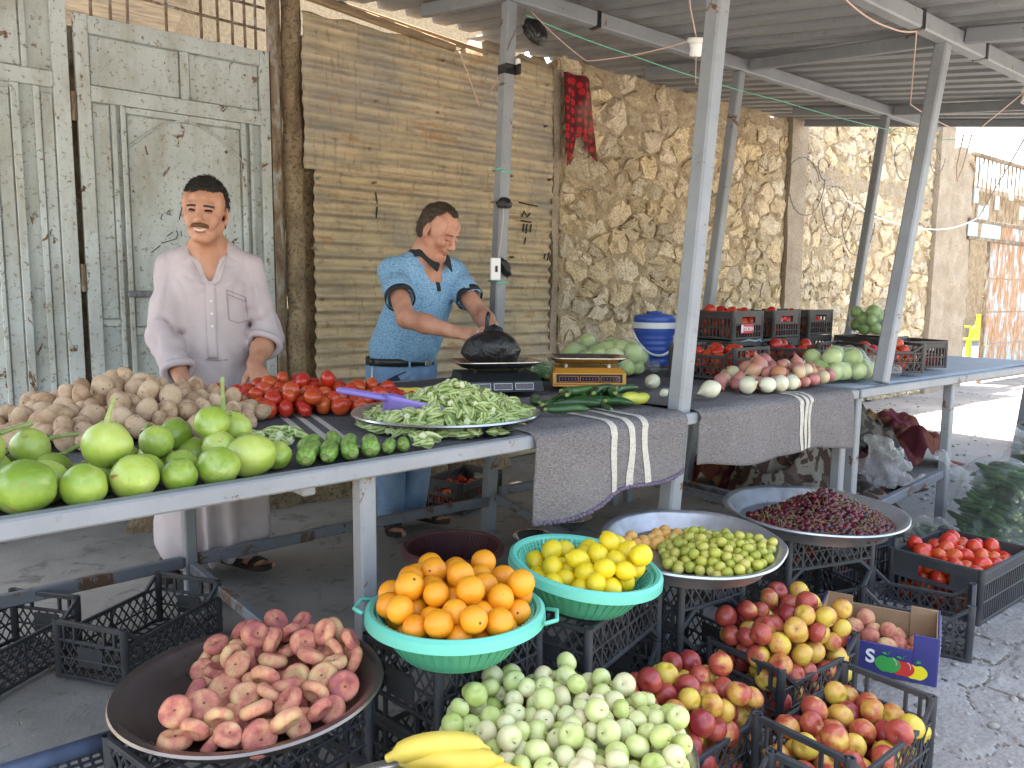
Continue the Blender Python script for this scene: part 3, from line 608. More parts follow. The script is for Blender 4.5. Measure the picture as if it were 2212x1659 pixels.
def rubble(name, label, x0, x1, z0, z1, top, cw, ch_, seed, band=None):
    r_ = np.random.default_rng(seed); wall = thing(name, label, 'wall', (0, WY, 0))
    xs = np.linspace(x0, x1, int((x1-x0)/.022)); zs = np.linspace(0, 1, 130); X, T = np.meshgrid(xs, zs); Z = T*top(X)
    Y = -.022+.020*fnoise(X*11, Z*11, 0, 4, seed)
    mb = MB(); mb.grid(np.dstack([X, Y, Z]).tolist()); n0 = len(mb.v)
    mb.grid([[(x, .35, 0) for x in xs], [(x, .35, float(top(x))-.03) for x in xs]]); mb.grid([[(x, .012, float(top(x))) for x in xs], [(x, .35, float(top(x))-.03) for x in xs]])
    mb.build('mortar', 'mortar', wall, True)
    seeds = []; rows = int((z1-z0)/ch_)
    for i in range(rows):
        n = int((x1-x0)/cw); off = r_.uniform(0, 1)
        for j in range(n+1):
            u_ = r_.uniform()
            if u_ < .13: continue
            seeds.append((x0+(j+off-.2+r_.uniform(-.38, .38))*cw, z0+(i+.5+r_.uniform(-.40, .40))*ch_))
            if u_ > .80: seeds.append((seeds[-1][0]+r_.uniform(-.5, .5)*cw, seeds[-1][1]+r_.choice([-1, 1])*.38*ch_))
    k = 0
    AX = .72
    for cell in [[(a_/AX, b_) for a_, b_ in cc] for cc in voronoi([(a_*AX, b_) for a_, b_ in seeds], (x0+.01)*AX, (x1-.01)*AX, z0, z1, 0)]:
        if len(cell) < 3: continue
        c = np.mean(cell, axis=0)
        if c[1] > float(top(c[0]))-.05 or (band and band[0] < c[1] < band[1]): continue
        p = np.array(cell); sh = r_.uniform(.86, .96); p = c+(p-c)*sh
        if (p.max(0)-p.min(0)).min() < .05: continue
        p[:, 1] = np.minimum(p[:, 1], float(top(c[0]))+.02)
        V, Fc = stone_mesh(p, seed*1000+k, r_.uniform(.030, .054)); k += 1
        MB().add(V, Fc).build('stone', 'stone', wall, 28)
    if band:
        mb = MB(); xs = np.linspace(x0, x1, 50); zb = np.linspace(band[0]+.03, band[1]-.03, 6)
        mb.grid([[(x, -.02+.008*float(fnoise(x*8, z*8, 0, 2, 3)), z+.006*float(vnoise(x*9, z, 0, 3))) for x in xs] for z in zb]); mb.build('concrete_band', 'concrete', wall, True)
    return wall
rubble('stone_wall', 'near bay of sandy rubble stone wall between the corrugated fence and concrete column', 4.0, 7.02, 0, 3.06, lambda x: 2.975+.035*vnoise(np.asarray(x)*3.1, 0, 0, 4), .205, .17, 11)
rubble('stone_wall', 'far bay of sandy rubble stone wall between the two concrete columns', 7.33, 10.3, 0, 3.6, lambda x: 4.3+.08*vnoise(np.asarray(x)*3.1, 0, 0, 6), .205, .17, 12, (2.38, 2.58))  # unseen top raised above the roof line to widen its ground shadow
def column(name, label, x0, x1, h, d=.07, m='concrete'):
    zs = np.linspace(0, h, 50); mb = MB(); r_ = []
    for z in zs:
        j = [.012*float(fnoise(z*5, k*3.3, x0, 3, k)) for k in range(4)]
        r_.append([(x0+j[0], .05, z), (x0+j[0], -d+j[2]*.4, z), ((x0+x1)/2, -d+j[3]*.3, z), (x1+j[1], -d+j[1]*.4, z), (x1+j[1], .05, z)])
    mb.grid(r_); mb.add([(x0, .05, h), (x0, -d, h), (x1, -d, h), (x1, .05, h)], [(0, 1, 2, 3)])
    return tag(mb.build(name, m, None, 60, (0, WY, 0)), label, 'column')
column('concrete_column', 'narrow concrete strip between corrugated fence and stone wall', 3.935, 3.995, 2.9, .03)
column('concrete_column', 'pale concrete column between the two stone wall bays', 7.03, 7.32, 3.02)
column('concrete_column', 'pinkish concrete column at the far end of the stone wall', 10.31, 10.68, 4.3, .09, 'concrete')
# far pier, gate with missing panes, building beyond
zs = np.linspace(0, 3.2, 40); xs = np.linspace(10.69, 11.6, 26); X, Z = np.meshgrid(xs, zs)
Y = .02*fnoise(X*5, Z*5, 0, 4, 9)-.03*np.clip(vnoise(X*3.5, Z*3.5, 2, 9), 0, 1); Xe = X+(X > 11.58)*.06*fnoise(Z*4, 0*Z, 0, 3, 3); Ztop = Z-(Z > 3.1)*.25*((X-11.1)/.5)**2
mb = MB(); mb.grid(np.dstack([Xe, Y, Ztop]).tolist()); mb.grid([[(11.6, 0, z), (11.62, .4, z)] for z in zs])
tag(mb.build('rough_pier', 'concrete', None, True, (0, WY, 0)), 'rough unplastered masonry pier beside the rusty far gate', 'pier')
fg = thing('far_gate', 'rusty patchwork gate with pale blue squares at the right edge', 'gate', (0, WY, 0))
def frust():
    g = G('rust and blue patches', .8, .2); f = g.noise(3, 5, .7, g.map(g.obj, (2, 1, .7))); f2 = g.noise(14, 5, .7, g.map(g.obj, (2, 1, .4)))
    c = g.ramp(f2, [(.3, (.24, .095, .035)), (.5, (.36, .20, .11)), (.65, (.42, .34, .27))]); g.col(g.mix(g.ramp(f, [(.5, 0.0), (.6, .8)]), c, (.36, .50, .55))); return g.m
FR = frust()
for x in np.linspace(11.55, 13.9, 17): MB().bar((x, 0, 2.31), (x, 0, 3.14), .018, .018).build('bar', 'rustframe', fg)
for z in (3.16, 2.29, 2.05): MB().bar((11.45, -.01, z), (14, -.01, z), .06, .045).build('rail', 'rustframe', fg)
for (x, z) in [(11.75, 2.95), (12.15, 3.0), (12.55, 2.9), (11.62, 2.62), (12.35, 2.58), (12.85, 2.75), (13.2, 3.0), (13.3, 2.5), (12.0, 2.42), (11.8, 2.4)]:
    MB().box((x, -.02, z), (.13, .012, .19)).build('pane', simple('pale blue pane', (.42, .58, .63), .6, .15).m if 'PB' not in MATS else MATS['PB'], fg)
for (a, b) in [(11.45, 11.78), (11.9, 12.58), (12.62, 13.3), (13.33, 14)]:
    MB().box(((a+b)/2, -.01, 2.17), (b-a-.03, .014, .2)).build('panel', FR if a > 12.6 else simple('pale blue sheet', (.45, .60, .64), .6, .15).m, fg)
for (a, b) in [(12.22, 12.55), (12.57, 12.9), (12.92, 13.4), (13.42, 14)]:
    for (c, d) in [(.03, .55), (.57, 1.02), (1.04, 1.5), (1.52, 2.02)]: MB().box(((a+b)/2, .0, (c+d)/2), (b-a, .02, d-c), None, .004).build('panel', FR, fg)
MB().bar((12.19, -.02, 0), (12.19, -.02, 2.05), .05).build('stile', 'rustframe', fg)
mb = MB(); mb.tube([(12.1, -.03, 1.05), (12.06, -.05, 1.05), (12.06, -.05, 1.25), (12.1, -.03, 1.25)], .012, 6); mb.build('pull_handle', 'rustframe', fg)
for name, lab, x0, x1, y, h in [('background_building', 'tan flat building beyond the far gate', 10.5, 30, 9.0, 4.1), ('background_building', 'tall sunlit stone house behind the left gate grille', .9, 6.2, 7.6, 6.4)]:
    b = thing(name, lab, 'building'); mb = MB(); mb.box(((x0+x1)/2, y+1.5, h/2), (x1-x0, 3, h)); mb.build('wall', 'mortar' if x0 < 5 else 'plaster', b)
    mb = MB(); mb.box(((x0+x1)/2, y+1.45, h+.06), (x1-x0+.2, 3.2, .12)); mb.build('parapet', 'concrete', b)
mb = MB(); mb.add([(-.6, 6.9, 2.5), (1.55, 6.9, 2.5), (2.35, 6.9, 4.3), (-.6, 6.9, 4.6), (-.6, 7.2, 2.5), (1.55, 7.2, 2.5), (2.35, 7.2, 4.3), (-.6, 7.2, 4.6)], [(0,1,2,3),(5,4,7,6),(1,5,6,2),(0,4,5,1),(3,2,6,7)])
mb.box((.4, 7.05, 1.25), (2.2, .25, 2.5)); tag(mb.build('plaster_gable', 'wood', None), 'brown leaning boarded gable behind the gate grille', 'gable')
# ------------------------------------------------------------------ canopy
can = thing('market_canopy', 'grey steel market canopy with corrugated roof and leaning posts over the stall', 'canopy')
RZ = lambda y: 2.775+.16*(y-3.14)
def roof_sheet(x0, n, pitch, y0, y1):
    prof = []; 
    for k in range(n):
        b = x0+k*pitch; prof += [(b, 0), (b+pitch*.46, 0), (b+pitch*.54, .045), (b+pitch*.92, .045)]
    prof.append((x0+n*pitch, 0)); ys = [y0, (y0+y1)/2, y1]
    mb = MB(); mb.grid([[(x, y, RZ(y)+z) for (x, z) in prof] for y in ys]); o = mb.build('roof_sheet', 'roof', can); solidify(o, .0012); return o
for k in range(9): roof_sheet(-1.75+k*1.0, 5, .2, .72+rng.uniform(-.02, .02), (4.44 if k == 4 else 4.66))
def tubebar(a, b, w=.06, h=None, m='steel', name='beam', par=None): return MB().bar(a, b, w, h).build(name, m, par or can)
tubebar((-1.7, 3.14, 2.70), (7.22, 3.14, 2.715), .06, .08); tubebar((-1.7, 1.72, 2.475), (7.22, 1.72, 2.475), .06, .08)
for x, xf in ((-1.2, -1.2), (2.50, 2.34), (4.42, 4.12), (6.36, 6.1)):
    tubebar((x-.004, 3.19, RZ(3.19)-.05), (x+.02, 4.02, RZ(4.02)-.045), .05, .07); tubebar((x, 3.105, RZ(3.105)-.052), (xf, 1.755, RZ(1.755)-.052), .05, .07); tubebar((xf, 1.685, RZ(1.685)-.052), (xf, .8, RZ(.8)-.05), .05, .07)
tubebar((7.2, .8, RZ(.8)-.03), (7.2, 4.4, RZ(4.4)-.03), .04, .06)
POSTS = {'post_back1': ((2.345, 3.14, 0), (2.462, 3.14, 2.665)), 'post_back2': ((3.945, 3.14, 0), (4.345, 3.14, 2.665)), 'post_back3': ((5.73, 3.14, 0), (6.29, 3.14, 2.67)),
         'post_front2': ((2.05, 1.735, 0), (2.285, 1.735, 2.436)), 'post_front3': ((3.375, 1.735, .02), (3.99, 1.735, 2.436)), 'post_front4': ((5.56, 1.80, .02), (6.05, 1.735, 2.436)), 'off1': ((-1.3, 1.735, 0), (-1.2, 1.735, 2.436)), 'off2': ((-1.3, 3.14, 0), (-1.2, 3.14, 2.665))}
for nme, (a, b) in POSTS.items():
    if nme == 'post_front3':
        t = .80/2.436; a = tuple(a[i]+(b[i]-a[i])*(.838-a[2])/(b[2]-a[2]) for i in range(3))
    tubebar(a, b, .062, .062, 'steel', 'post')

lit = MB()
for k in range(150):
    x, y = rng.uniform(-.2, 4.4), rng.uniform(1.8, 4.2); a = rng.uniform(0, 6.28); l_, w_ = rng.uniform(.006, .03), rng.uniform(.003, .010); z = .020
    lit.add([(x+math.cos(a)*l_, y+math.sin(a)*l_, z), (x-math.sin(a)*w_, y+math.cos(a)*w_, z+.006), (x-math.cos(a)*l_, y-math.sin(a)*l_, z+.001), (x+math.sin(a)*w_, y-math.cos(a)*w_, z+.003)], [(0, 1, 2, 3)])
stuff(tag(lit.build('litter', simple('dry scraps', (.22, .18, .12), .9, .5, 3).m, None), 'dry leaf scraps and litter on the pavement under the stall', 'litter'))
# ------------------------------------------------------------------ tables
TZ = .838                                          # top of the cover
def table(label, x0, x1, y0=1.70, y1=3.10, legs=(), zp=.821):
    t = thing('steel_table', label, 'table', ((x0+x1)/2, (y0+y1)/2, 0)); ox, oy = (x0+x1)/2, (y0+y1)/2
    def b(a, c, w=.045, h=.05, m='steel', name='rail'): return MB().bar((a[0]-ox, a[1]-oy, a[2]), (c[0]-ox, c[1]-oy, c[2]), w, h).build(name, m, t)
    z = .812; b((x0, y0, z), (x1, y0, z), .04, .040); b((x0, y1, z), (x1, y1, z), .04, .040); b((x0+.02, y0+.021, z), (x0+.02, y1-.021, z), .04, .038); b((x1-.02, y0+.021, z), (x1-.02, y1-.021, z), .04, .038)
    n = max(2, int((x1-x0)/.6))
    for i in range(1, n): b((x0+(x1-x0)*i/n, y0+.021, zp-.022), (x0+(x1-x0)*i/n, y1-.021, zp-.022), .035, .035)
    MB().box((0, 0, zp), (x1-x0-.05, y1-y0-.05, .006)).build('top_plate', 'steelrust', t)
    for (x, y) in legs: b((x, y, 0), (x, y, .791), .046, .046, 'steel', 'leg')
    return t, b
t1, b1 = table('long grey steel table heaped with potatoes, aubergines and tomatoes', -.75, 1.47, legs=((.885, 1.735), (.917, 3.10), (-.70, 1.735), (-.70, 3.10)), zp=.8025)
b1((-.7, 3.10, .19), (.889, 3.10, .19), .03, .045, 'steelrust'); b1((.945, 3.10, .19), (1.44, 3.10, .185), .03, .045, 'steelrust'); b1((.917, 3.07, .17), (.885, 1.765, .17), .03, .04, 'steelrust', 'crossbar')
PIV = Vector((1.46, 1.70, 0)); TR = R(3.4); t1.rotation_euler = (0, 0, TR); t1.location = PIV+Matrix.Rotation(TR, 3, 'Z') @ (t1.location-PIV)
def onT1(x, y): q = PIV+Matrix.Rotation(TR, 3, 'Z') @ (Vector((x, y, 0))-PIV); return q.x, q.y
t2, b2 = table('grey steel table under two striped wool blankets carrying the scales', 1.48, 3.29, legs=((3.24, 1.735), (3.24, 3.10)))
b2((1.36, 3.10, .188), (2.31, 3.10, .178), .03, .045, 'steelrust'); b2((2.345, 3.07, .20), (2.09, 1.77, .20), .03, .04, 'steelrust', 'crossbar'); b2((3.24, 3.07, .20), (3.24, 1.77, .20), .03, .04, 'steelrust', 'crossbar'); b2((2.39, 3.10, .22), (3.21, 3.10, .22), .03, .045, 'steelrust')
t3, b3 = table('far grey steel table carrying tomato crates and bagged aubergines', 3.31, 5.80, legs=((3.36, 1.735), (4.35, 1.735), (5.75, 1.735), (5.75, 3.10), (3.36, 3.10)))
b3((3.39, 1.735, .22), (4.32, 1.735, .30), .03, .045, 'steelrust'); b3((3.36, 3.07, .2), (3.36, 1.77, .2), .03, .04, 'steelrust', 'crossbar')
# wool covers: cloth sheets with waves
def cloth(name, fn, nu, nv, m, label, cat='blanket', thick=.004, group=None, smooth=True):
    mb = MB(); mb.grid([[fn(u, v) for u in np.linspace(0, 1, nu)] for v in np.linspace(0, 1, nv)]); o = mb.build(name, m, None, smooth)
    if thick: solidify(o, thick, 0)
    if label: tag(o, label, cat, group)
    return o
def cov1(u, v):
    x, y = onT1(-.70+u*2.13, 1.735+v*1.34); return (x, y, .810+.002*float(fnoise(x*3, y*3, 0, 2, 3)))
c1 = cloth('table_cover', cov1, 60, 36, 'cover', 'dark grey wool cover spread under the potatoes and tomatoes')
def strip(par, fn, m, nu=4, nv=40, name='stripe'):
    mb = MB(); mb.grid([[fn(u, v) for u in np.linspace(0, 1, nu)] for v in np.linspace(0, 1, nv)]); o = mb.build(name, m, par, True); return o
for k in range(3):
    strip(c1, lambda u, v: (.86+k*.05+u*.022+v*.16, 1.90+v*.72, .8135+.002*float(fnoise((.86+k*.05+u*.022+v*.16)*3, (1.90+v*.72)*3, 0, 2, 3))), 'woolstripe')
def hang(x0, x1, yt, depth, zl, zr, seed, s0=0.0):
    # lies on the table from yt+depth to the front edge, then hangs down in front of the rail
    def fn(u, v, lift=0.0):
        x = x0+u*(x1-x0); zb = zl+(zr-zl)*u+.012*math.sin(u*9+seed); Lt = depth; Lh = .838-zb; sdist = v*(Lt+Lh)
        wv = .012*float(fnoise(x*4.5, v*2, seed, 3, seed))+.010*math.sin(x*17+seed)*max(0, (sdist-Lt)/Lh if Lh else 0)
        if sdist < Lt-.03: y = yt+depth-sdist; z = .842+.006*float(fnoise(x*3.5, y*3.5, 1, 3, seed))*1.2+lift; return (x, y, max(z, .838+lift))
        a = min(1.0, (sdist-(Lt-.03))/.06)*math.pi/2
        if sdist < Lt+.03: return (x, yt+.03-.045*math.sin(a)+wv*.3*(a/1.57)-lift*math.sin(a), .842-.03*(1-math.cos(a))+lift*math.cos(a))
        return (x+.02*float(vnoise(x*3, v*3, 2, seed))*(sdist-Lt), yt-.015-lift+wv-.03*(sdist-Lt), .838-(sdist-Lt))
    return fn
h1 = hang(1.41, 2.09, 1.675, .62, .565, .64, 3); bl1 = cloth('wool_blanket', h1, 60, 70, 'wool', 'grey wool blanket with three cream stripes hanging before the okra and cucumbers')
h2 = hang(2.165, 3.20, 1.675, .50, .635, .60, 8); bl2 = cloth('wool_blanket', h2, 70, 60, 'wool', 'grey striped wool blanket hanging under the heap of shallots')
for (bl, h, us) in ((bl1, h1, (.44, .56, .66)), (bl2, h2, (.595, .63, .665))):
    for u0 in us: strip(bl, lambda u, v: h(u0+u*.042*(.6/(.6 if bl is bl1 else 1.035))+.006*math.sin(v*14+u0*30), .42+v*.575, .0045), 'woolstripe', 4, 60)
    mb = MB(); mb.tube([Vector(h(u, .992))+Vector((0, -.003+.004*math.sin(u*300), .002*math.sin(u*210))) for u in np.linspace(.002, .998, 240)], .0065, 6)
    if bl is bl1: mb.build('hem', 'woolhem', bl, True)
c2 = cloth('table_cover', lambda u, v: (1.51+u*1.74, 2.10+v*.98, .831+.006*float(fnoise((1.5+u*1.75)*3.2, (2.1+v)*3.2, 0, 3, 9))), 50, 30, 'cover', 'dark grey wool cover under the two weighing scales')
c3 = cloth('table_cover', lambda u, v: (3.34+u*2.42, 1.74+v*1.33, .829+.003*float(fnoise(u*6, v*4, 0, 2, 5))), 30, 20, simple('bluish sheet', (.30, .33, .38), .6, .1).m, 'pale bluish sheet lining the far table', 'sheet')
# ------------------------------------------------------------------ crates
def lat_bars(mb, w, h, z0, origin, xdir, ydir, spacing=.034, bw=.0055, t=.005, skip=None):
    """diamond lattice in the rectangle w x h (from height z0), drawn in the plane origin + xdir*u + z"""
    o = Vector(origin); xd = Vector(xdir); n = Vector(ydir)
    for sgn in (1, -1):
        k = 1.45*sgn; c = -h/abs(k)*2
        while c < w+h:
            u0, v0 = (c, 0) if sgn > 0 else (c, 0)
            seg = []
            for u in (0.0, w):
                v = (u-c)*k
                if -1e-6 <= v <= h: seg.append((u, v))
            for v in (0.0, h):
                u = c+v/k
                if 1e-6 < u < w-1e-6: seg.append((u, v))
            if len(seg) >= 2:
                (ua, va), (ub, vb) = seg[0], seg[1]
                if math.hypot(ua-ub, va-vb) > .01:
                    mb.bar(o+xd*ua+Vector((0, 0, z0+va))+n*(t*.25*sgn), o+xd*ub+Vector((0, 0, z0+vb))+n*(t*.25*sgn), bw, t*.5, 0, n)
            c += spacing
CRATE_CACHE = {}
def crate_parts(style, L, W, h, m):
    key = (style, L, W, h, m)
    if key in CRATE_CACHE: return CRATE_CACHE[key]
    out = []; pr = .013; x, y = L/2-pr, W/2-pr
    mb = MB()
    post = MB(); post.lathe([(pr, 0), (pr*.94, h*.3), (pr, h*.31), (pr*.94, h*.6), (pr, h*.61), (pr, h), (pr*.62, h), (pr*.6, h-.02), (.0005, h-.02)], 10)
    for a, b in ((-x, -y), (x, -y), (x, y), (-x, y)): out.append(('corner_post', post.mesh('corner_post', m, 40), (a, b, 0)))
    # bottom: frame and grid
    for i in range(int(L/.04)+1): mb.box((-x+2*x*i/int(L/.04), 0, .006), (.006, 2*y, .005))
    for i in range(int(W/.04)+1): mb.box((0, -y+2*y*i/int(W/.04), .0065), (2*x, .006, .005))
    out.append(('base_grid', mb.mesh('base_grid', m), (0, 0, 0)))
    dip = h*.70 if style == 'A' else h*.93
    def rail(mb, a, b, w=.011, hh=.013): mb.bar(a, b, w, hh, .0015)
    for sg in (-1, 1):                         # long sides, dipping in the middle
        mb = MB(); yy = sg*(y+.004); o = (-x+pr, yy, 0)
        rail(mb, (-x, yy, .008), (x, yy, .008))
        if style == 'A':
            lat_bars(mb, 2*x-2*pr, dip-.02, .014, o, (1, 0, 0), (0, sg, 0))
            rail(mb, (-x+.055, yy, dip), (x-.055, yy, dip)); rail(mb, (-x, yy, dip*.52), (x, yy, dip*.52), .008, .006)
            for e in (-1, 1): rail(mb, (e*x, yy, h-.008), (e*(x-.058), yy, dip+.002)); rail(mb, (e*x, yy, dip-.004), (e*(x-.055), yy, dip-.004), .009, .008)
            for q in (-.33, 0, .33): mb.bar((q*L, yy, .012), (q*L, yy, dip), .007, .007, 0)
        else:
            n = int(2*x/.021)
            for i in range(n): mb.bar((-x+2*x*(i+.5)/n, yy, .01), (-x+2*x*(i+.5)/n, yy, h*.74), .009, .006, 0)
            mb.box((0, yy, h*.83), (2*x, .008, h*.17)); rail(mb, (-x, yy, h*.4), (x, yy, h*.4), .010, .008); rail(mb, (-x, yy, dip), (x, yy, dip), .018, .012); rail(mb, (-x, yy, h*.74), (x, yy, h*.74), .012, .008)
        out.append(('side_panel', mb.mesh('side_panel', m), (0, 0, 0)))
    for sg in (-1, 1):                         # tall ends with hand hole
        mb = MB(); xx = sg*(x+.004); o = (xx, -y+pr, 0); wv = 2*y-2*pr
        rail(mb, (xx, -y, .008), (xx, y, .008)); rail(mb, (xx, -y, h-.008), (xx, y, h-.008), .013, .016)
        if style == 'A':
            lat_bars(mb, wv, h*.60, .014, o, (0, 1, 0), (sg, 0, 0)); rail(mb, (xx, -y, h*.66), (xx, y, h*.66), .010, .010); rail(mb, (xx, -y, h*.36), (xx, y, h*.36), .009, .006)
            for q in (-.34, -.2, .2, .34): mb.bar((xx, q*W, h*.66), (xx, q*W, h-.01), .010, .008, 0)
            mb.box((xx, 0, h*.42), (.006, W*.34, h*.34))
        else:
            n = int(2*y/.024)
            for i in range(n): mb.bar((xx, -y+2*y*(i+.5)/n, .01), (xx, -y+2*y*(i+.5)/n, h*.52), .010, .006, 0)
            rail(mb, (xx, -y, h*.52), (xx, y, h*.52), .011, .010); rail(mb, (xx, -y, h*.28), (xx, y, h*.28), .010, .006)
            for e in (-1, 1): mb.box((xx, e*(y+.06)/2, h*.66), (.008, y-.06, h*.27))
            mb.box((xx, 0, h*.87), (.010, 2*y, h*.15)); mb.box((xx, 0, h*.555), (.008, .12, h*.05))
        out.append(('end_panel', mb.mesh('end_panel', m), (0, 0, 0)))
    CRATE_CACHE[key] = out; return out
def crate(label, x, y, z, rot, L=.46, W=.29, h=.18, style='A', m='crate', flip=False, group=None, name='plastic_crate', tilt=(0, 0)):
    e = thing(name, label, 'crate', (x, y, z+(h if flip else 0)), (math.pi if flip else 0)+0, group) if False else thing(name, label, 'crate', (x, y, z+(h if flip else 0)), ((math.pi if flip else 0)+R(tilt[0]), R(tilt[1]), R(rot)), group)
    for nm, me, l in crate_parts(style, L, W, h, m): link(nm, me, e, l)
    return e
# ------------------------------------------------------------------ trays and bowls
def tray(name, label, x, y, z, rad, h, m, tilt=(0, 0), lip=.012, flat=.82, dents=0.0, n=72):
    prof = [(.0005, 0), (rad*flat*.5, -.0005), (rad*flat, .001), (rad*(flat+.03), .004), (rad*.965, h*.9), (rad, h), (rad+lip, h+.001), (rad+lip+.003, h-.004), (rad+lip, h-.008), (rad+.002, h-.006), (rad*.955, h*.75), (rad*(flat+.02), -.003), (.0005, -.004)]
    mb = MB(); mb.lathe(prof, n)
    if dents: mb.v = [(a*(1+dents*float(vnoise(math.atan2(b, a)*2.5, c*20, 0, 3))), b*(1+dents*float(vnoise(math.atan2(b, a)*2.5, c*20, 0, 3))), c+dents*.25*float(vnoise(a*4, b*4, 1, 4))*(math.hypot(a, b) > rad*.85)) for a, b, c in mb.v]
    o = mb.build(name, m, None, 45, (x, y, z), (R(tilt[0]), R(tilt[1]), 0)); tag(o, label, 'tray'); return o
def bowl_profile(rad, h, r0): return lambda d: h*max(0.0, (d-r0)/(rad*.93-r0))**1.25
def mesh_bowl(label, x, y, z, rad, h, m, m2, tilt=(0, 0), ear=None, name='plastic_bowl'):
    e = thing(name, label, 'bowl', (x, y, z), (R(tilt[0]), R(tilt[1]), 0)); r0 = rad*.62; f = bowl_profile(rad, h, r0)
    rs = list(np.linspace(r0, rad*.93, 9))
    mb = MB(); mb.lathe([(rad*.93, h-.001), (rad*.95, h+.010), (rad, h+.013), (rad*1.045, h+.006), (rad*1.055, h-.016), (rad*1.035, h-.018), (rad*1.02, h-.004), (rad*.96, h-.006)], 72); mb.build('rim', m, e, 40)
    mb = MB(); mb.lathe([(.0005, .003), (r0*.98, .003)]+[(r, f(r)+.003) for r in rs], 72); mb.lathe([(r+.003, f(r)) for r in reversed(rs)]+[(r0, -.004), (r0*.9, -.004), (.0005, -.001)], 72); mb.build('shell', m2, e, 40)
    rib = MB()
    for k in range(72):                        # pierced wall: fine upright ribs and hoops stand proud inside
        a = 2*math.pi*k/72; wd = .006 if k % 6 == 0 else .0022
        for r1, r2 in zip(rs[1:-1], rs[2:]):
            rib.bar((math.cos(a)*(r1-.003), math.sin(a)*(r1-.003), f(r1)+.005), (math.cos(a)*(r2-.003), math.sin(a)*(r2-.003), f(r2)+.005), wd, .004, 0)
    for r in np.linspace(r0*1.05, rad*.91, 12): rib.tube([(math.cos(a)*(r-.003), math.sin(a)*(r-.003), f(r)+.005) for a in np.linspace(0, 2*math.pi, 49)], .0013, 4, False)
    rib.build('mesh_ribs', m, e)
    ext = MB()
    for k in range(48):
        a = 2*math.pi*k/48
        ext.bar((math.cos(a)*(rs[0]+.006), math.sin(a)*(rs[0]+.006), f(rs[0])+.002), (math.cos(a)*(rs[-1]+.004), math.sin(a)*(rs[-1]+.004), f(rs[-1])-.012), .004, .004, 0)
    ext.build('outer_ribs', m2, e)
    if ear is not None:
        for s_ in (0, math.pi):
            a = R(ear)+s_; c = Vector((math.cos(a), math.sin(a), 0)); t = Vector((-c.y, c.x, 0)); mb = MB()
            mb.tube([c*rad*1.05+t*.045+Vector((0, 0, h-.004)), c*(rad*1.05+.025)+t*.03+Vector((0, 0, h)), c*(rad*1.05+.028)-t*.03+Vector((0, 0, h)), c*rad*1.05-t*.045+Vector((0, 0, h-.004))], .005, 6); mb.build('handle', m, e, True)
    return e, f
# ------------------------------------------------------------------ fruit meshes
def revol(fn, n=20, m=14, r=1.0, extra=None):
    """closed surface: fn(theta 0..pi, phi) -> (radius from axis, z)"""
    V = []; Fc = []
    top = fn(0, 0); bot = fn(math.pi, 0)
    V.append((0, 0, top[1]*r))
    for i in range(1, m):
        th = math.pi*i/m
        for k in range(n):
            ph = 2*math.pi*k/n; q = fn(th, ph); V.append((q[0]*math.cos(ph)*r, q[0]*math.sin(ph)*r, q[1]*r))
    V.append((0, 0, bot[1]*r)); e = len(V)-1
    for k in range(n): Fc.append((0, 1+k, 1+(k+1) % n)); Fc.append((e, e-n+(k+1) % n, e-n+k))
    for i in range(m-2):
        for k in range(n): Fc.append((1+i*n+k, 1+(i+1)*n+k, 1+(i+1)*n+(k+1) % n, 1+i*n+(k+1) % n))
    return V, Fc
def noisy(V, amt, fr, seed):
    A = np.array(V); L = np.linalg.norm(A, axis=1, keepdims=True)+1e-9; s_ = A/L
    k = 1+amt*fnoise(s_[:, 0]*fr+seed*7, s_[:, 1]*fr, s_[:, 2]*fr, 2, seed); return (A*k[:, None]).tolist()
def fr_apple(r, seed, flat=.90):
    rr = np.random.default_rng(seed); lob = rr.uniform(0, 6); sk = rr.uniform(-.08, .08)
    def fn(t, p):
        s_ = math.sin(t); z = math.cos(t); a = s_*(1+.05*math.cos(5*p+lob)*max(0, -z))
        zz = flat*z*(1.0) - .26*math.exp(-(s_/.30)**2)*(1 if z > 0 else 0) + .20*math.exp(-(s_/.26)**2)*(1 if z < 0 else 0)
        return (a*(1+.06*z), zz)
    V, Fc = revol(fn, 20, 16, r); return noisy(V, .035, 1.3, seed), Fc
def fr_tomato(r, seed, flat=.80):
    rr = np.random.default_rng(seed); lob = rr.uniform(0, 6); nl = rr.integers(4, 7)
    def fn(t, p): s_ = math.sin(t); z = math.cos(t); return (s_*(1+.035*math.cos(nl*p+lob)*max(0, z)), flat*z-.13*math.exp(-(s_/.28)**2)*(z > 0))
    V, Fc = revol(fn, 20, 13, r); return noisy(V, .04, 1.2, seed), Fc
def fr_peach(r, seed):
    def fn(t, p): s_ = math.sin(t); z = math.cos(t); return ((abs(s_)**.8)*(1+.05*math.cos(p)), .56*z*(1-.75*math.exp(-(s_/.42)**2)) - .04*math.exp(-((p-math.pi)/.25)**2)*s_*(z > 0))
    V, Fc = revol(fn, 22, 14, r); return noisy(V, .06, 1.3, seed), Fc
def fr_orange(r, seed):
    def fn(t, p): s_ = math.sin(t); z = math.cos(t); return (s_, .97*z-.05*math.exp(-(s_/.12)**2)*(z > 0)+.03*math.exp(-(s_/.14)**2)*(z < 0))
    V, Fc = revol(fn, 22, 18, r); return noisy(V, .018, 1.4, seed), Fc
def fr_lemon(r, seed):
    def fn(t, p): s_ = math.sin(t); z = math.cos(t); return (s_*(1-.10*abs(z)**3), 1.17*z+.16*math.exp(-(s_/.24)**2)*(1 if z > 0 else -.6))
    V, Fc = revol(fn, 20, 18, r); return noisy(V, .03, 1.6, seed), Fc
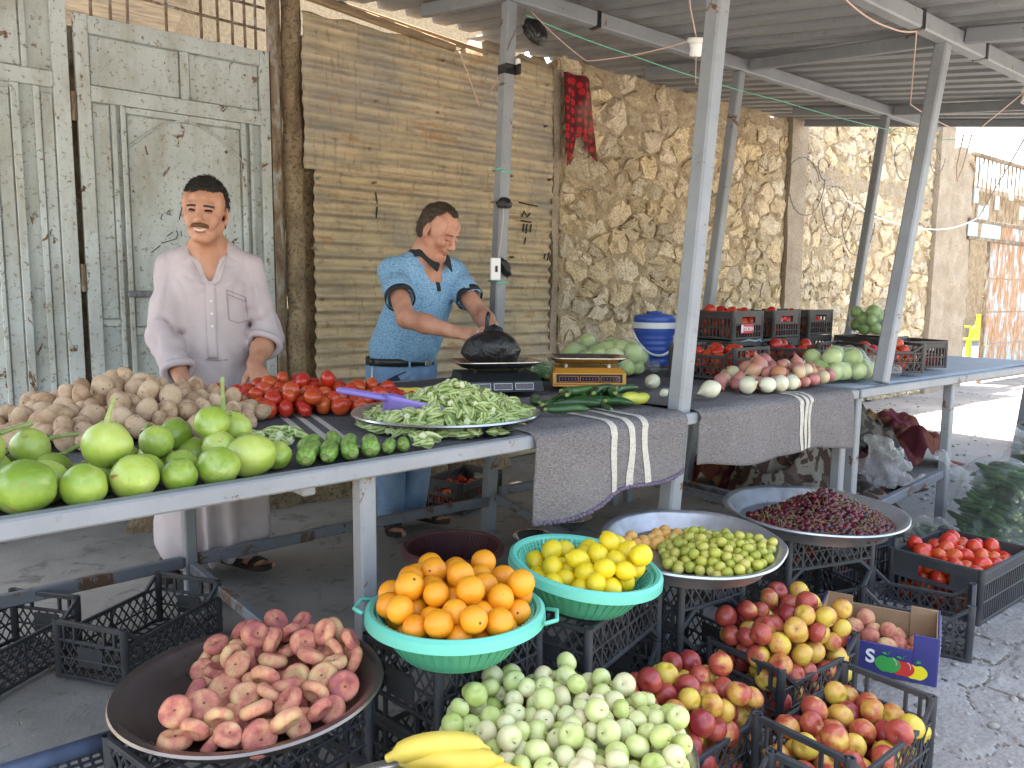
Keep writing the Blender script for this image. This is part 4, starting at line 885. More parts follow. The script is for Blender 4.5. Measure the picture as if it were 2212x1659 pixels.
def fr_potato(r, seed):
    rr = np.random.default_rng(seed); a, b = rr.uniform(1.05, 1.35), rr.uniform(.82, .95)
    V, Fc = revol(lambda t, p: (math.sin(t), math.cos(t)), 16, 11, r); V = noisy(V, .10, 1.1, seed); return [(x*a, y, z*b) for x, y, z in V], Fc
def fr_plum(r, seed):
    def fn(t, p): s_ = math.sin(t); z = math.cos(t); q = min(p, 2*math.pi-p); return (s_*(1-.05*math.exp(-(q/.16)**2)), .98*z-.10*math.exp(-(s_/.2)**2)*(z > 0))
    V, Fc = revol(fn, 18, 12, r); return noisy(V, .025, 1.3, seed), Fc
def fr_onion(r, seed):
    def fn(t, p): s_ = math.sin(t); z = math.cos(t); return (s_*(1-.16*max(0, z)), .95*z+.42*math.exp(-(s_/.26)**2)*(z > 0)+.10*math.exp(-(s_/.2)**2)*(-1 if z < 0 else 0))
    V, Fc = revol(fn, 18, 14, r); el = 1.0+.12*(seed % 4); return [(x*.95, y*.95, z*el) for x, y, z in noisy(V, .06, 1.2, seed)], Fc
def fr_aub(r, seed):
    rr = np.random.default_rng(seed); el = rr.uniform(1.0, 1.22); ta = rr.uniform(.05, .2)
    def fn(t, p): s_ = math.sin(t); z = math.cos(t); return (s_*(1-ta*max(0, z))*(1+.018*math.cos(6*p+seed)), el*z-.04*math.exp(-(s_/.3)**2)*(z < 0))
    V, Fc = revol(fn, 24, 18, r); return noisy(V, .05, 1.2, seed), Fc
def variants(fn, m, r, k=5, seed=0, stem=None):
    out = []
    for i in range(k):
        V, Fc = fn(r, seed+i); mb = MB().add(V, Fc); nf = len(mb.f)
        if stem:
            z0 = max(0, stem[4]*r) if len(stem) > 4 else r*.55; ln, th, sm, be = stem[:4]
            mb.tube([(0, 0, z0), (be*.3, 0, z0+ln*.5), (be, be*.4, z0+ln)], [th, th*.8, th*1.25], 5)
        me = mb.mesh(fn.__name__[3:], m, True)
        if stem:
            me.materials.append(mat(stem[2])); 
            for p in me.polygons[nf:]: p.material_index = 1
        out.append(me)
    return out
# ------------------------------------------------------------------ settling: every piece rests on the floor of its holder and on its neighbours
class Pile:
    def __init__(s, floor, seed=1): s.P = np.zeros((0, 3)); s.r = np.zeros(0); s.floor = floor; s.g = np.random.default_rng(seed)
    def zat(s, xy, r):
        z = np.array([s.floor(a, b) for a, b in xy])+r
        if len(s.P):
            d2 = (xy[:, None, 0]-s.P[None, :, 0])**2+(xy[:, None, 1]-s.P[None, :, 1])**2; rr = (r+s.r)[None, :]*.985
            z = np.maximum(z, np.where(d2 < rr**2, s.P[None, :, 2]+np.sqrt(np.maximum(rr**2-d2, 0)), -9).max(1))
        return z
    def drop(s, r, samp, center=None, k=0.0, K=24, ok=None, steps=10):
        xy = np.array([samp(s.g) for _ in range(K)]); z = s.zat(xy, r)
        sc = z+(k*np.hypot(xy[:, 0]-center[0], xy[:, 1]-center[1]) if center is not None else 0)
        i = int(np.argmin(sc)); p = xy[i]; pz = z[i]
        for _ in range(steps):                 # roll into the nearest hollow
            q = p+s.g.normal(0, r*.35, (6, 2))
            if ok: q = np.array([t if ok(*t) else p for t in q])
            zq = s.zat(q, r); j = int(np.argmin(zq))
            if zq[j] < pz-1e-5: p, pz = q[j], zq[j]
        s.P = np.vstack([s.P, [p[0], p[1], pz]]); s.r = np.append(s.r, r); return (p[0], p[1], pz)
def disc(cx, cy, R_): 
    def f(g): a = g.uniform(0, 2*math.pi); q = R_*math.sqrt(g.uniform()); return (cx+q*math.cos(a), cy+q*math.sin(a))
    return f
def rect(cx, cy, L, W, rot):
    c, s_ = math.cos(R(rot)), math.sin(R(rot))
    def f(g): u, v = g.uniform(-L/2, L/2), g.uniform(-W/2, W/2); return (cx+u*c-v*s_, cy+u*s_+v*c)
    def ok(x, y): dx, dy = x-cx, y-cy; return abs(dx*c+dy*s_) <= L/2 and abs(-dx*s_+dy*c) <= W/2
    return f, ok
def rrot(g, up=False, tilt=.5):
    if up: return (g.normal(0, tilt), g.normal(0, tilt), g.uniform(0, 6.28))
    return (g.uniform(0, 6.28), g.uniform(0, 6.28), g.uniform(0, 6.28))
TOM_REST = MB(); TOM_COUNT = [0]
def put(name, me, p, rot, sc, label, cat, group):
    o = link(name, me, None, p, rot, sc); return tag(o, label, cat, group)
def heap(name, meshes, n, rmean, var, floor, samp, label, cat, group, seed, center=None, k=0.0, ok=None, up=False, tilt=.5, K=24, pile=None, base=None, squash=.95, keep=None):
    pl = pile or Pile(floor, seed); out = []
    base = base or rmean
    for i in range(n):
        r = rmean*pl.g.uniform(1-var, 1+var); p = pl.drop(r*squash, samp, center, k, K, ok)
        me = meshes[pl.g.integers(len(meshes))]; rt = rrot(pl.g, up, tilt)
        if keep is not None and i < n-keep:
            TOM_REST.add((np.array([v.co for v in me.vertices]) @ np.array(Euler(rt).to_matrix()).T*(r/base)+np.array(p)).tolist(), [tuple(q.vertices) for q in me.polygons]); continue
        out.append(put(name, me, p, rt, r/base, label, cat, group))
    return pl, out
# ------------------------------------------------------------------ foreground crates
GC = 'black plastic crates in front of the stall'
def stack2(what, x, y, rot, L=.46, W=.29, h=.18):
    crate('black lattice crate on the ground, bottom one under %s' % what, x, y, 0.006, rot, L, W, h, group=GC)
    crate('upturned black lattice crate directly under %s' % what, x, y, h+.008, rot, L, W, h, flip=True, group=GC)
stack2('the turquoise bowl of oranges', 1.038, 1.528, 8, .36, .29, .20); stack2('the turquoise bowl of lemons', 1.49, 1.530, 17, .46, .29, .195); stack2('the tray of yellow plums', 1.945, 1.535, -5, .30, .26, .214)
stack2('the tray of cherries', 2.70, 1.555, -17, .42, .29, .185); stack2('the tray of flat peaches', .515, 1.535, 14, .46, .29)
crate('black crate mostly hidden under the tray of small green apples', 1.036, 1.08, .006, 3, .40, .25, .235, group=GC)
stack2('the bananas at the bottom edge', .60, 1.05, 10, .36, .27, .16)
crate('heaped crate of red apples in front of the plum tray crates', 2.065, 1.245, .006, -1, .42, .27, .20, group=GC)
crate('heaped crate of red apples beside the green apple tray', 1.475, 1.185, .006, 3, .44, .26, .20, group=GC)
crate('crate of red apples nearest the lower right corner', 1.805, .905, .006, 1, .45, .26, .215, group=GC)
crate('nearly empty black crate cut off by the bottom edge, beside the nearest apple crate', 1.30, .80, .006, 4, .44, .24, .20, group=GC)
crate('empty black lattice crate between cardboard box and crate of tomatoes', 2.83, 1.182, .006, -70, .36, .27, .20, group=GC)
crate('slatted black crate full of tomatoes at the right edge on the road', 3.35, 1.25, .008, 0, .48, .36, .215, 'B', group=GC)
crate('black crate with a few tomatoes half hidden behind the cherry tray', 3.20, 1.70, .008, -8, .42, .30, .20, 'B', group=GC)
crate('empty black lattice crate under the table beside the peach tray', .585, 2.735, .015, 34, .46, .29, .19, group=GC)
crate('empty black crate cut off by the left edge under the table', .16, 2.86, .015, 38, .46, .29, .19, group=GC)
# ------------------------------------------------------------------ trays, bowls and what they hold
tray('round_tray', 'large brown metal tray of flat peaches', .54, 1.56, .372, .262, .045, 'tint')
tray('round_tray', 'battered aluminium tray of yellow plums and apricots', 1.86, 1.450, .440, .265, .052, 'alu', (3, -2), dents=.02)
tray('round_tray', 'aluminium tray heaped with dark cherries', 2.66, 1.51, .388, .318, .055, 'alu', (1, 0), dents=.012)
tray('round_tray', 'stainless tray of small green apples at the bottom centre', 1.036, 1.120, .248, .265, .05, 'inox')
tray('round_tray', 'small stainless tray under the bananas at the bottom edge', .60, 1.04, .330, .175, .03, 'inox')
tray('round_tray', 'dark metal tray of okra on the table edge', 1.37, 2.06, .818, .29, .045, 'inox')
mesh_bowl('turquoise pierced plastic bowl of oranges', .975, 1.430, .413, .200, .092, 'teal', 'teallow', (-1, 1), 135)
LT = (6, 5); mesh_bowl('turquoise pierced plastic bowl of lemons', 1.420, 1.475, .410, .202, .095, 'teal', 'teallow', LT, None)
mesh_bowl('empty maroon pierced plastic bowl on the ground under the table', 1.84, 2.72, .018, .215, .115, 'maroon', 'maroon', (0, 0), None)
TF = lambda cx, cy, z, rad, h: (lambda x, y: z if math.hypot(x-cx, y-cy) < rad*.84 else z+h*min(1, (math.hypot(x-cx, y-cy)-rad*.84)/(rad*.14)))
def BF(cx, cy, z, rad, h, R_=.038):
    f = bowl_profile(rad, h, rad*.62); ds = np.linspace(0, rad, 40); rs = np.linspace(0, rad*.93, 90); fr_ = np.array([f(r) for r in rs])
    tab = [max(float(np.max(np.where(np.abs(rs-d) < R_, fr_+np.sqrt(np.maximum(R_**2-(rs-d)**2, 0)), -9))), R_)-R_ for d in ds]
    return lambda x, y: z+.009+float(np.interp(math.hypot(x-cx, y-cy), ds, tab))
# flat peaches
FM = {}
FM['peach'] = variants(fr_peach, 'peach', .034, 6, 10, (.004, .002, 'stem', .0, .12))
pp = Pile(TF(.54, 1.56, .374, .262, .045), 5)
tag_p = ('red and yellow flat peach in the brown metal tray', 'peach', 'flat peaches in the brown tray')
def peaches(n, samp, c, k, K=20):
    inside = lambda x, y: math.hypot(x-.54, y-1.56) < .210
    def smp(g):
        while True:
            q = samp(g)
            if inside(*q): return q
    for i in range(n):
        r = .0315*pp.g.uniform(.84, 1.12); p = pp.drop(r*.78, smp, c, k, K, inside)
        put('flat_peach', FM['peach'][pp.g.integers(6)], p, (pp.g.normal(-.25, .5), pp.g.normal(.2, .5), pp.g.uniform(0, 6.28)), r/.034, *tag_p)
peaches(42, disc(.615, 1.695, .125), (.64, 1.71), .30); peaches(40, lambda g: (.43+g.uniform(-.13, .24), 1.44+g.uniform(-.08, .08)), (.50, 1.43), .16); peaches(12, disc(.725, 1.535, .055), (.73, 1.53), .3)
# oranges
FM['orange'] = variants(fr_orange, 'orange', .0385, 4, 20, (.0012, .0035, 'stem', 0, .90))
heap('orange', FM['orange'], 68, .0315, .07, BF(.975, 1.430, .413, .200, .092, .034), disc(.975, 1.430, .150), 'ripe orange in the turquoise bowl', 'orange', 'oranges in the turquoise bowl', 3, (1.0, 1.455), .22, lambda x, y: math.hypot(x-.975, y-1.430) < .155, K=30, base=.0385)
# lemons
FM['lemon'] = variants(fr_lemon, 'lemon', .0315, 5, 30)
bl = BF(1.420, 1.475, .418, .202, .092, .032); heap('lemon', FM['lemon'], 56, .0275, .09, bl, disc(1.420, 1.455, .150), 'yellow lemon in the turquoise bowl', 'lemon', 'lemons in the turquoise bowl', 4, (1.50, 1.39), .34, lambda x, y: math.hypot(x-1.42, y-1.475) < .152, K=30, base=.0315)
# plums and apricots
FM['plum'] = variants(fr_plum, 'plum', .0175, 4, 40); FM['apricot'] = variants(fr_plum, 'apricot', .020, 3, 45)
tp = TF(1.86, 1.45, .446, .262, .05); pl = Pile(tp, 8); ok = lambda x, y: math.hypot(x-1.86, y-1.45) < .240
heap('apricot', FM['apricot'], 15, .0160, .1, tp, lambda g: (1.84+g.uniform(-.12, .12), 1.60+g.uniform(-.05, .05)), 'small orange apricot in the aluminium tray', 'apricot', 'apricots in the aluminium tray', 8, pile=pl, K=2)
heap('plum', FM['plum'], 190, .0155, .1, tp, lambda g: disc(1.895, 1.365, .165)(g), 'yellow green plum in the aluminium tray', 'plum', 'plums in the aluminium tray', 8, (1.91, 1.36), .18, ok, pile=pl, base=.0175, K=14)
# small green apples
FM['ga'] = variants(fr_apple, 'greenapple', .0255, 6, 50, (.012, .0011, 'stem', .003, .45))
heap('green_apple', FM['ga'], 255, .0232, .18, TF(1.036, 1.12, .25, .265, .05), disc(1.036, 1.12, .245), 'small pale green apple in the stainless tray', 'apple', 'small green apples in the stainless tray', 6, (1.09, 1.15), .11, lambda x, y: math.hypot(x-1.036, y-1.12) < .245, K=12, base=.0255)
put('green_apple', FM['ga'][0], (1.46, .83, .045), (0, 0, 0), 1.0, 'lone small green apple in the nearly empty crate at the bottom edge', 'apple', None)
# red apples
FM['ra'] = variants(fr_apple, 'redapple', .0355, 6, 60, (.016, .0014, 'stem', .004, .45))
for cx, cy, rot, n, cen, kk, lab in ((2.065, 1.245, -1, 82, (2.09, 1.27), .22, 'red and yellow apple in the heaped crate before the plum tray'), (1.475, 1.185, 3, 76, (1.47, 1.21), .16, 'red and yellow apple in the crate beside the green apples'), (1.805, .905, 1, 46, None, 0, 'red and yellow apple in the crate nearest the lower right corner')):
    f, ok = rect(cx, cy, .36 if cx > 1.9 else .385, .205, rot)
    heap('red_apple', FM['ra'], int(n*1.55), .0320, .11, lambda x, y: .018, f, lab, 'apple', lab.replace('apple', 'apples', 1), int(cx*100), cen, kk, ok, K=16, base=.0355)
# tomatoes in the crate on the road
FM['to'] = variants(fr_tomato, 'tomato', .036, 6, 70, (.006, .0022, 'leaf', .001, .62))
f, ok = rect(3.35, 1.25, .37, .25, 0)
heap('tomato', FM['to'], 125, .0305, .16, lambda x, y: .02, f, 'red tomato in the slatted crate on the road', 'tomato', 'tomatoes in the crate on the road', 33, (3.27, 1.34), .14, ok, K=12, keep=52)
f, ok = rect(3.20, 1.70, .32, .2, -8); heap('tomato', FM['to'], 16, .034, .12, lambda x, y: .02, f, 'red tomato in the half hidden crate behind the cherry tray', 'tomato', 'tomatoes in the half hidden crate', 34, ok=ok, K=8, keep=10)
# cherries: 300 single ones on top, the rest of the heap as one mass
FM['ch'] = variants(fr_plum, 'cherry', .0115, 4, 80)
def cone(cx, cy, rx, ry, hgt, pw=1.2): return lambda x, y: hgt*max(0.0, 1-math.hypot((x-cx)/rx, (y-cy)/ry))**pw
ck = lambda x, y: max(cone(2.73, 1.50, .27, .25, .115, 1.25)(x, y), cone(2.63, 1.47, .275, .255, .055, .55)(x, y))
gg = np.random.default_rng(9); cand = []
for i in range(2100):
    a = gg.uniform(0, 6.28); q = .275*math.sqrt(gg.uniform()); x, y = 2.66+q*math.cos(a), 1.51+q*math.sin(a); hh = ck(x, y)
    if hh < .006 and gg.uniform() > .04: continue
    cand.append((x, y, .392+max(.0105, hh-gg.choice([0, 0, .012, .022])*(hh > .03)+gg.normal(0, .003))))
cand.sort(key=lambda p: -(p[2]*1.0-.25*(p[0]*.62+p[1]*.78)))
crest = MB(); stemmb = MB()
def near_rand(g): return (g.normal(0, .8), g.normal(0, .8), g.uniform(0, 6.28))
Vc = [np.array([v.co for v in m_.vertices]) for m_ in FM['ch']]; Fc_ = [[tuple(p.vertices) for p in m_.polygons] for m_ in FM['ch']]
pick = set(gg.choice(min(len(cand), 900), 300, replace=False).tolist())
for i, p in enumerate(cand):
    if i in pick: put('cherry', FM['ch'][i % 4], p, near_rand(gg), gg.uniform(.85, 1.08), 'dark red cherry on the heap in the aluminium tray', 'cherry', 'cherries in the aluminium tray')
    elif i < 1500:
        Rm = np.array(Euler(near_rand(gg)).to_matrix()); crest.add((Vc[i % 4] @ Rm.T*gg.uniform(.85, 1.08)+np.array(p)).tolist(), Fc_[i % 4])
    if i < 1300 and gg.uniform() < .26:
        d = Vector((gg.normal(), gg.normal(), abs(gg.normal())*.8+.15)).normalized(); q = Vector(p)+Vector((0, 0, .008)); e = Vector((gg.normal(0, .006), gg.normal(0, .006), -.008))
        stemmb.tube([q, q+d*.02+e*.3, q+d*.042+e], .00085, 4, False)
stuff(tag(crest.build('cherry_heap', 'cherry', None, True), 'mass of dark cherries filling the aluminium tray', 'cherries'))
stuff(tag(stemmb.build('cherry_stems', 'cherrystem', None), 'tangle of thin green brown cherry stems over the heap', 'stems'))
# bananas
def banana(L, r, bend):
    pts = []; rr = []
    for t in np.linspace(0, 1, 15):
        a = (t-.5)*bend; pts.append((L/bend*math.sin(a), 0, L/bend*(math.cos(a)-math.cos(bend/2)))); rr.append(r*(.30 if t > .97 else .42 if t > .92 else .34 if t < .03 else .40 if t < .08 else (1-.55*abs(2*t-1)**3.2)))
    mb = MB(); mb.tube(pts, rr, 5+3); me = mb.mesh('banana', 'banana', True); me.set_sharp_from_angle(angle=R(60)); return me
BMe = [banana(.20, .0235, 1.15+.08*i) for i in range(3)]
for i, (x, y, z, rz, rx, lb) in enumerate([(.735, 1.135, .385, -30, 20, 'uppermost banana lying across the bunch at the bottom edge'), (.755, 1.120, .372, -36, 55, 'second banana of the bunch at the bottom edge'), (.76, 1.125, .36, -44, 75, 'right banana of the bunch leaning on the green apples'), (.80, 1.115, .352, -50, 90, 'rightmost banana of the bunch at the bottom edge'), (.655, 1.105, .36, -30, 30, 'left banana of the bunch, mostly cut off by the bottom edge'), (.64, 1.05, .355, -35, 40, 'lowest banana of the bunch, mostly cut off by the bottom edge')]):
    put('banana', BMe[i % 3], (x, y, z), (R(rx), 0, R(rz)), 1.0, lb, 'banana', 'bananas at the bottom edge')
# ------------------------------------------------------------------ cardboard fruit box
bx = thing('cardboard_box', 'dark blue cardboard fruit box printed with three apples', 'box', (2.545, 1.185, .008), (0, 0, R(-67.7)))
BLUE = simple('blue printed card', (.035, .035, .17), .5, .12, 9).m; CARD = simple('brown corrugated card', (.34, .21, .115), .85, .12, 14, .2, 120).m
def cpart(nm, c, d, m): return MB().box(c, d, None, .0015).build(nm, m, bx)
BL_, BW_, BH_ = .36, .25, .105
cpart('bottom', (0, 0, .004), (BL_, BW_, .006), CARD)
fp_ = cpart('front_side', (0, -BW_/2, BH_/2+.004), (BL_, .006, BH_), BLUE); cpart('back_side', (0, BW_/2, BH_/2+.02), (BL_, .006, BH_+.03), CARD)
for s_ in (-1, 1):
    cpart('end_side', (s_*(BL_/2), 0, .085), (.006, BW_, .16), BLUE)
    cpart('corner_flap', (s_*(BL_/2-.045), BW_/2-.008, .11), (.085, .006, .115), CARD); cpart('end_lining', (s_*(BL_/2-.006), 0, .085), (.004, BW_-.01, .158), CARD)
    cpart('front_corner', (s_*(BL_/2-.035), -BW_/2-.002, .085), (.07, .005, .16), BLUE)
cpart('tape', (BL_/2+.005, .0, .115), (.003, BW_*.96, .075), film('packing tape', (.62, .60, .66), .30, .2))
def flat_shape(pts, y, m, nm, par): 
    mb = MB(); n = len(pts); mb.add([(x, y, z) for x, z in pts]+[(x, y+.002, z) for x, z in pts], [tuple(range(n-1, -1, -1)), tuple(range(n, 2*n))]+[(i, (i+1) % n, n+(i+1) % n, n+i) for i in range(n)]); return mb.build(nm, m, par)
def apple_outline(cx, cz, s_): return [(cx+s_*math.cos(a)*(1+.05*math.cos(2*a)), cz+s_*.86*math.sin(a)*(1 if math.sin(a) < 0 else .93)-s_*.22*math.exp(-((a-math.pi/2)/.33)**2)+s_*.12*math.exp(-((a-1.5*math.pi)/.3)**2)) for a in np.linspace(0, 2*math.pi, 40, endpoint=False)]
PCOL = {k: simple('print '+k, c, .5, .04).m for k, c in {'green': (.03, .30, .06), 'red': (.55, .03, .025), 'yellow': (.75, .62, .02), 'white': (.75, .75, .73)}.items()}
for k, (cx, c) in enumerate(((.040, 'green'), (.083, 'red'), (.122, 'yellow'))):
    flat_shape(apple_outline(cx, .050-.004*k, .036-.002*k), -BW_/2-.0070+.0008*k, PCOL[c], 'printed_apple', fp_)
    flat_shape([(cx-.002+.016*t*sg, .083-.004*k+.004*math.sin(t*math.pi)+.002*t) for sg, t in [(-1 if k < 2 else 1, q) for q in np.linspace(0, 1, 8)]]+[(cx-.002+.016*t*sg, .083-.004*k-.004*math.sin(t*math.pi)+.002*t) for sg, t in [(-1 if k < 2 else 1, q) for q in np.linspace(.9, .1, 7)]], -BW_/2-.0075, PCOL['green'], 'printed_leaf', fp_)
    mb = MB(); mb.tube([(cx, -BW_/2-.0075, .078-.004*k), (cx+.002, -BW_/2-.0075, .088-.004*k), (cx+.007, -BW_/2-.0075, .093-.004*k)], .0009, 4); mb.build('printed_stalk', PCOL['green'], fp_)
    if k < 2: mb = MB(); mb.tube([(cx+(.026-.002*k)*math.cos(a), -BW_/2-.0072, .055-.004*k+.022*math.sin(a)) for a in np.linspace(-.2, .9, 7)], .0009, 4); mb.build('printed_gloss', PCOL['white'], fp_)
def text(body, size, m, par, loc, rot, ext=.0006, name='lettering', bold=.0):
    cu = bpy.data.curves.new(name, 'FONT'); cu.body = body; cu.size = size; cu.extrude = ext; cu.offset = bold; cu.align_x = 'CENTER'; cu.align_y = 'CENTER'
    o = bpy.data.objects.new(name, cu); COL.objects.link(o); dg = bpy.context.evaluated_depsgraph_get(); me = bpy.data.meshes.new_from_object(o.evaluated_get(dg)); bpy.data.objects.remove(o)
    me.materials.clear(); me.materials.append(m if not isinstance(m, str) else mat(m)); return link(name, me, par, loc, rot)
text('S', .062, PCOL['white'], fp_, (-.012, -BW_/2-.0045, .062), (R(90), 0, 0), bold=.0016)
pl = Pile(lambda x, y: .018, 77); c_, s_ = math.cos(R(-67.7)), math.sin(R(-67.7)); f, ok = rect(2.545, 1.185, .25, .15, -67.7)
for i in range(24):
    r = .031*pl.g.uniform(.9, 1.1); p = pl.drop(r*.9, f, None, 0, 8, ok); put('peach', FM['apricot'][i % 3] if False else FM['pb'][i % 3] if 'pb' in FM else FM.setdefault('pb', variants(fr_plum, 'peach', .034, 3, 90))[i % 3], p, rrot(pl.g), r/.034, 'round peach inside the blue cardboard box', 'peach', 'peaches in the cardboard box')
# ------------------------------------------------------------------ on the long table
T1 = .8155
FM['po'] = variants(fr_potato, 'potato', .031, 8, 100)
def pot_samp(g):
    while True:
        a = g.uniform(0, 6.28); q = math.sqrt(g.uniform()); x, y = .53+q*.42*math.cos(a), 2.60+q*.36*math.sin(a)
        if x > -.1 and y < 3.04: return x, y
okp = lambda x, y: y < 3.05 and y > 2.16 and (x+ (y-2.2)*.1) < .98
heap('potato', FM['po'], 300, .0275, .22, lambda x, y: T1, pot_samp, 'dusty tan potato in the heap on the table', 'potato', 'potatoes heaped on the table', 21, (.56, 2.63), .34, okp, K=14, base=.031, squash=.93)
# aubergines: big green ones at the table edge, each with its own stalk
AU = variants(fr_aub, 'aubergine', .046, 6, 110)
calm = []
for k in range(3):
    mb = MB(); n = 10
    for i in range(5):
        a = 2*math.pi*i/5+k; q = [Vector((0, 0, .052))]
        mb.add([(math.cos(a-.5)*.010, math.sin(a-.5)*.010, .051), (math.cos(a+.5)*.010, math.sin(a+.5)*.010, .051), (math.cos(a+.25)*.028, math.sin(a+.25)*.028, .0435), (math.cos(a)*.040, math.sin(a)*.040, .030), (math.cos(a-.25)*.028, math.sin(a-.25)*.028, .0435)], [(0, 1, 2, 3, 4)])
    ln = [.035, .06, .09][k]; mb.tube([(0, 0, .046), (.004, 0, .058), (.012*(k+1), .004, .058+ln*.5), (.022*(k+1), .010, .05+ln)], [.011, .008, .0055, .006], 7); calm.append(mb.mesh('stalk', 'calyx', 40))
auP = Pile(lambda x, y: T1, 31)
AUL = [(.17, 1.775, .055, 0, -60), (.268, 1.765, .044, 90, 10), (.362, 1.77, .048, 160, 35), (.452, 1.765, .037, 80, 8), (.535, 1.765, .045, 100, -10), (.622, 1.80, .052, -150, 70), (.075, 1.80, .046, 40, 30),
       (.22, 1.85, .044, 30, 15), (.315, 1.86, .036, 200, 60), (.41, 1.85, .038, 10, 40), (.49, 1.865, .036, 60, 20), (.575, 1.86, .040, 130, 25), (.09, 1.89, .044, 0, 50), (.655, 1.895, .044, 40, 15),
       (.135, 1.955, .050, 0, 65), (.25, 1.955, .042, 50, 55), (.35, 1.95, .036, 300, 20), (.46, 1.95, .042, 75, 20), (.55, 1.955, .040, 10, 40), (.03, 1.97, .04, 0, 10), (.64, 1.985, .036, 20, 10),
       (.335, 1.850, .050, 0, 12), (.575, 1.90, .040, 20, 60), (.12, 1.905, .044, 30, 40), (.645, 1.945, .040, 160, 35), (.45, 1.905, .037, 200, 60), (.03, 1.93, .042, 80, 70)]
AUL += [(-.03, 1.79, .045, 20, 10), (.70, 1.83, .036, 50, 10), (.02, 1.88, .043, 10, 20), (.52, 1.99, .038, 10, 10), (.22, 1.99, .04, 0, 10), (.40, 2.0, .04, 30, 20)]
for i, (x, y, r, az, tl) in enumerate(AUL):
    x, y = onT1(x, y)
    z = float(auP.zat(np.array([[x, y]]), r*.88)[0]); auP.P = np.vstack([auP.P, [x, y, z]]); auP.r = np.append(auP.r, r*.84)
    o = put('aubergine', AU[i % 6], (x, y, z), ((R(-88+tl*.35), 0, R(az*.22-25)) if i not in (5, 12, 21, 24, 26) else (R([0, -35, 10, -25, 40][[5, 12, 21, 24, 26].index(i)]), R([105, 20, -12, -20, 0][[5, 12, 21, 24, 26].index(i)]), R([160, 0, 30, 20, 0][[5, 12, 21, 24, 26].index(i)]))), r/.046, 'large round green aubergine at the table edge', 'aubergine', 'green aubergines at the table edge')
    link('stalk', calm[[0, 1, 0, 2][i % 4] if i != 24 else 2], o, None, None, .75 if i == 21 else 1.0)
# tomatoes heaped beside the potatoes
def tom_samp(g):
    a = g.uniform(0, 6.28); q = math.sqrt(g.uniform()); u, v = q*math.cos(a)*.36, q*math.sin(a)*.25; return 1.215+u*.96-v*.05, 2.66+v-u*.28
heap('tomato', FM['to'], 125, .0295, .16, lambda x, y: T1, tom_samp, 'glossy red tomato in the heap on the long table', 'tomato', 'tomatoes heaped on the long table', 12, (1.15, 2.72), .16, lambda x, y: y < 3.04 and y > 2.36 and x > .93, K=14, base=.036)
# okra pods
def okra_mesh(L, r, seed):
    mb = MB(); n = 10; prof = [(0, .55), (.03, .95), (.06, 1.0), (.10, .86), (.25, 1.0), (.5, .9), (.75, .6), (.92, .25), (1.0, .05)]; V = []; Fc = []; g = np.random.default_rng(seed); bd = g.uniform(-.006, .006)
    for (t, q) in prof:
        for k in range(n):
            a = 2*math.pi*k/n; rr = r*q*(1+(.20 if k % 2 == 0 and t > .08 else -.10)); V.append(((t-.45)*L, math.cos(a)*rr+bd*math.sin(t*3.14), math.sin(a)*rr))
    m_ = len(prof)
    for i in range(m_-1):
        for k in range(n): Fc.append((i*n+k, i*n+(k+1) % n, (i+1)*n+(k+1) % n, (i+1)*n+k))
    Fc.append(tuple(range(n-1, -1, -1))); mb.add(V, Fc); me = mb.mesh('okra', 'okra', 25); me.materials.append(mat('okratip'))
    for p in me.polygons:
        if max(V[j][0] for j in p.vertices) < (.05-.45)*L+1e-6: p.material_index = 1
    return me
OK = [okra_mesh(.052*q, .0115, i) for i, q in enumerate((.8, .95, 1.05, 1.2, 1.0))]
okh = cone(1.41, 2.08, .31, .27, .115, .9); gg = np.random.default_rng(17); cand = []
for layer, md, tries in ((0, .0225, 5000), (1, .021, 4000), (2, .021, 3000)):
    got = np.zeros((0, 2))
    for i in range(tries):
        a = gg.uniform(0, 6.28); q = .272*math.sqrt(gg.uniform()); x, y = 1.37+q*math.cos(a), 2.06+q*math.sin(a)
        if len(got) and ((got-np.array((x, y)))**2).sum(1).min() < md*md: continue
        got = np.vstack([got, (x, y)]); hh = okh(x, y); ex = 1e-3; gx, gy = (okh(x+ex, y)-hh)/ex, (okh(x, y+ex)-hh)/ex
        if layer and hh < layer*.017: continue
        cand.append((x, y, .833+max(0, hh-layer*.017)+gg.uniform(-.003, .006)*(layer == 0), layer, gx, gy))
cand.sort(key=lambda c: c[3]*.05+.5*(c[0]*.62+c[1]*.78)); orest = MB(); okV = [np.array([v.co for v in m_.vertices]) for m_ in OK]; okF = [[tuple(p.vertices) for p in m_.polygons] for m_ in OK]; n_ok = 0
for i, (x, y, z, layer, gx, gy) in enumerate(cand):
    yaw = gg.uniform(0, 6.28); pit = -math.atan(gx*math.cos(yaw)+gy*math.sin(yaw))+gg.normal(0, .30); rot = Euler((gg.uniform(0, 6.28), 0, 0)).to_matrix(); rm = Matrix.Rotation(yaw, 3, 'Z') @ Matrix.Rotation(pit, 3, 'Y') @ rot; k = int(gg.integers(5))
    if layer == 0 and n_ok < 260: n_ok += 1; put('okra_pod', OK[k], (x, y, z), rm.to_euler(), gg.uniform(.85, 1.15), 'pale green okra pod on the heap in the metal tray', 'okra', 'okra pods in the metal tray')
    else: orest.add((okV[k] @ np.array(rm).T+np.array((x, y, z))).tolist(), okF[k])
stuff(tag(orest.build('okra_heap', 'okraplain', None, 25), 'mass of pale green okra filling the metal tray', 'okra'))
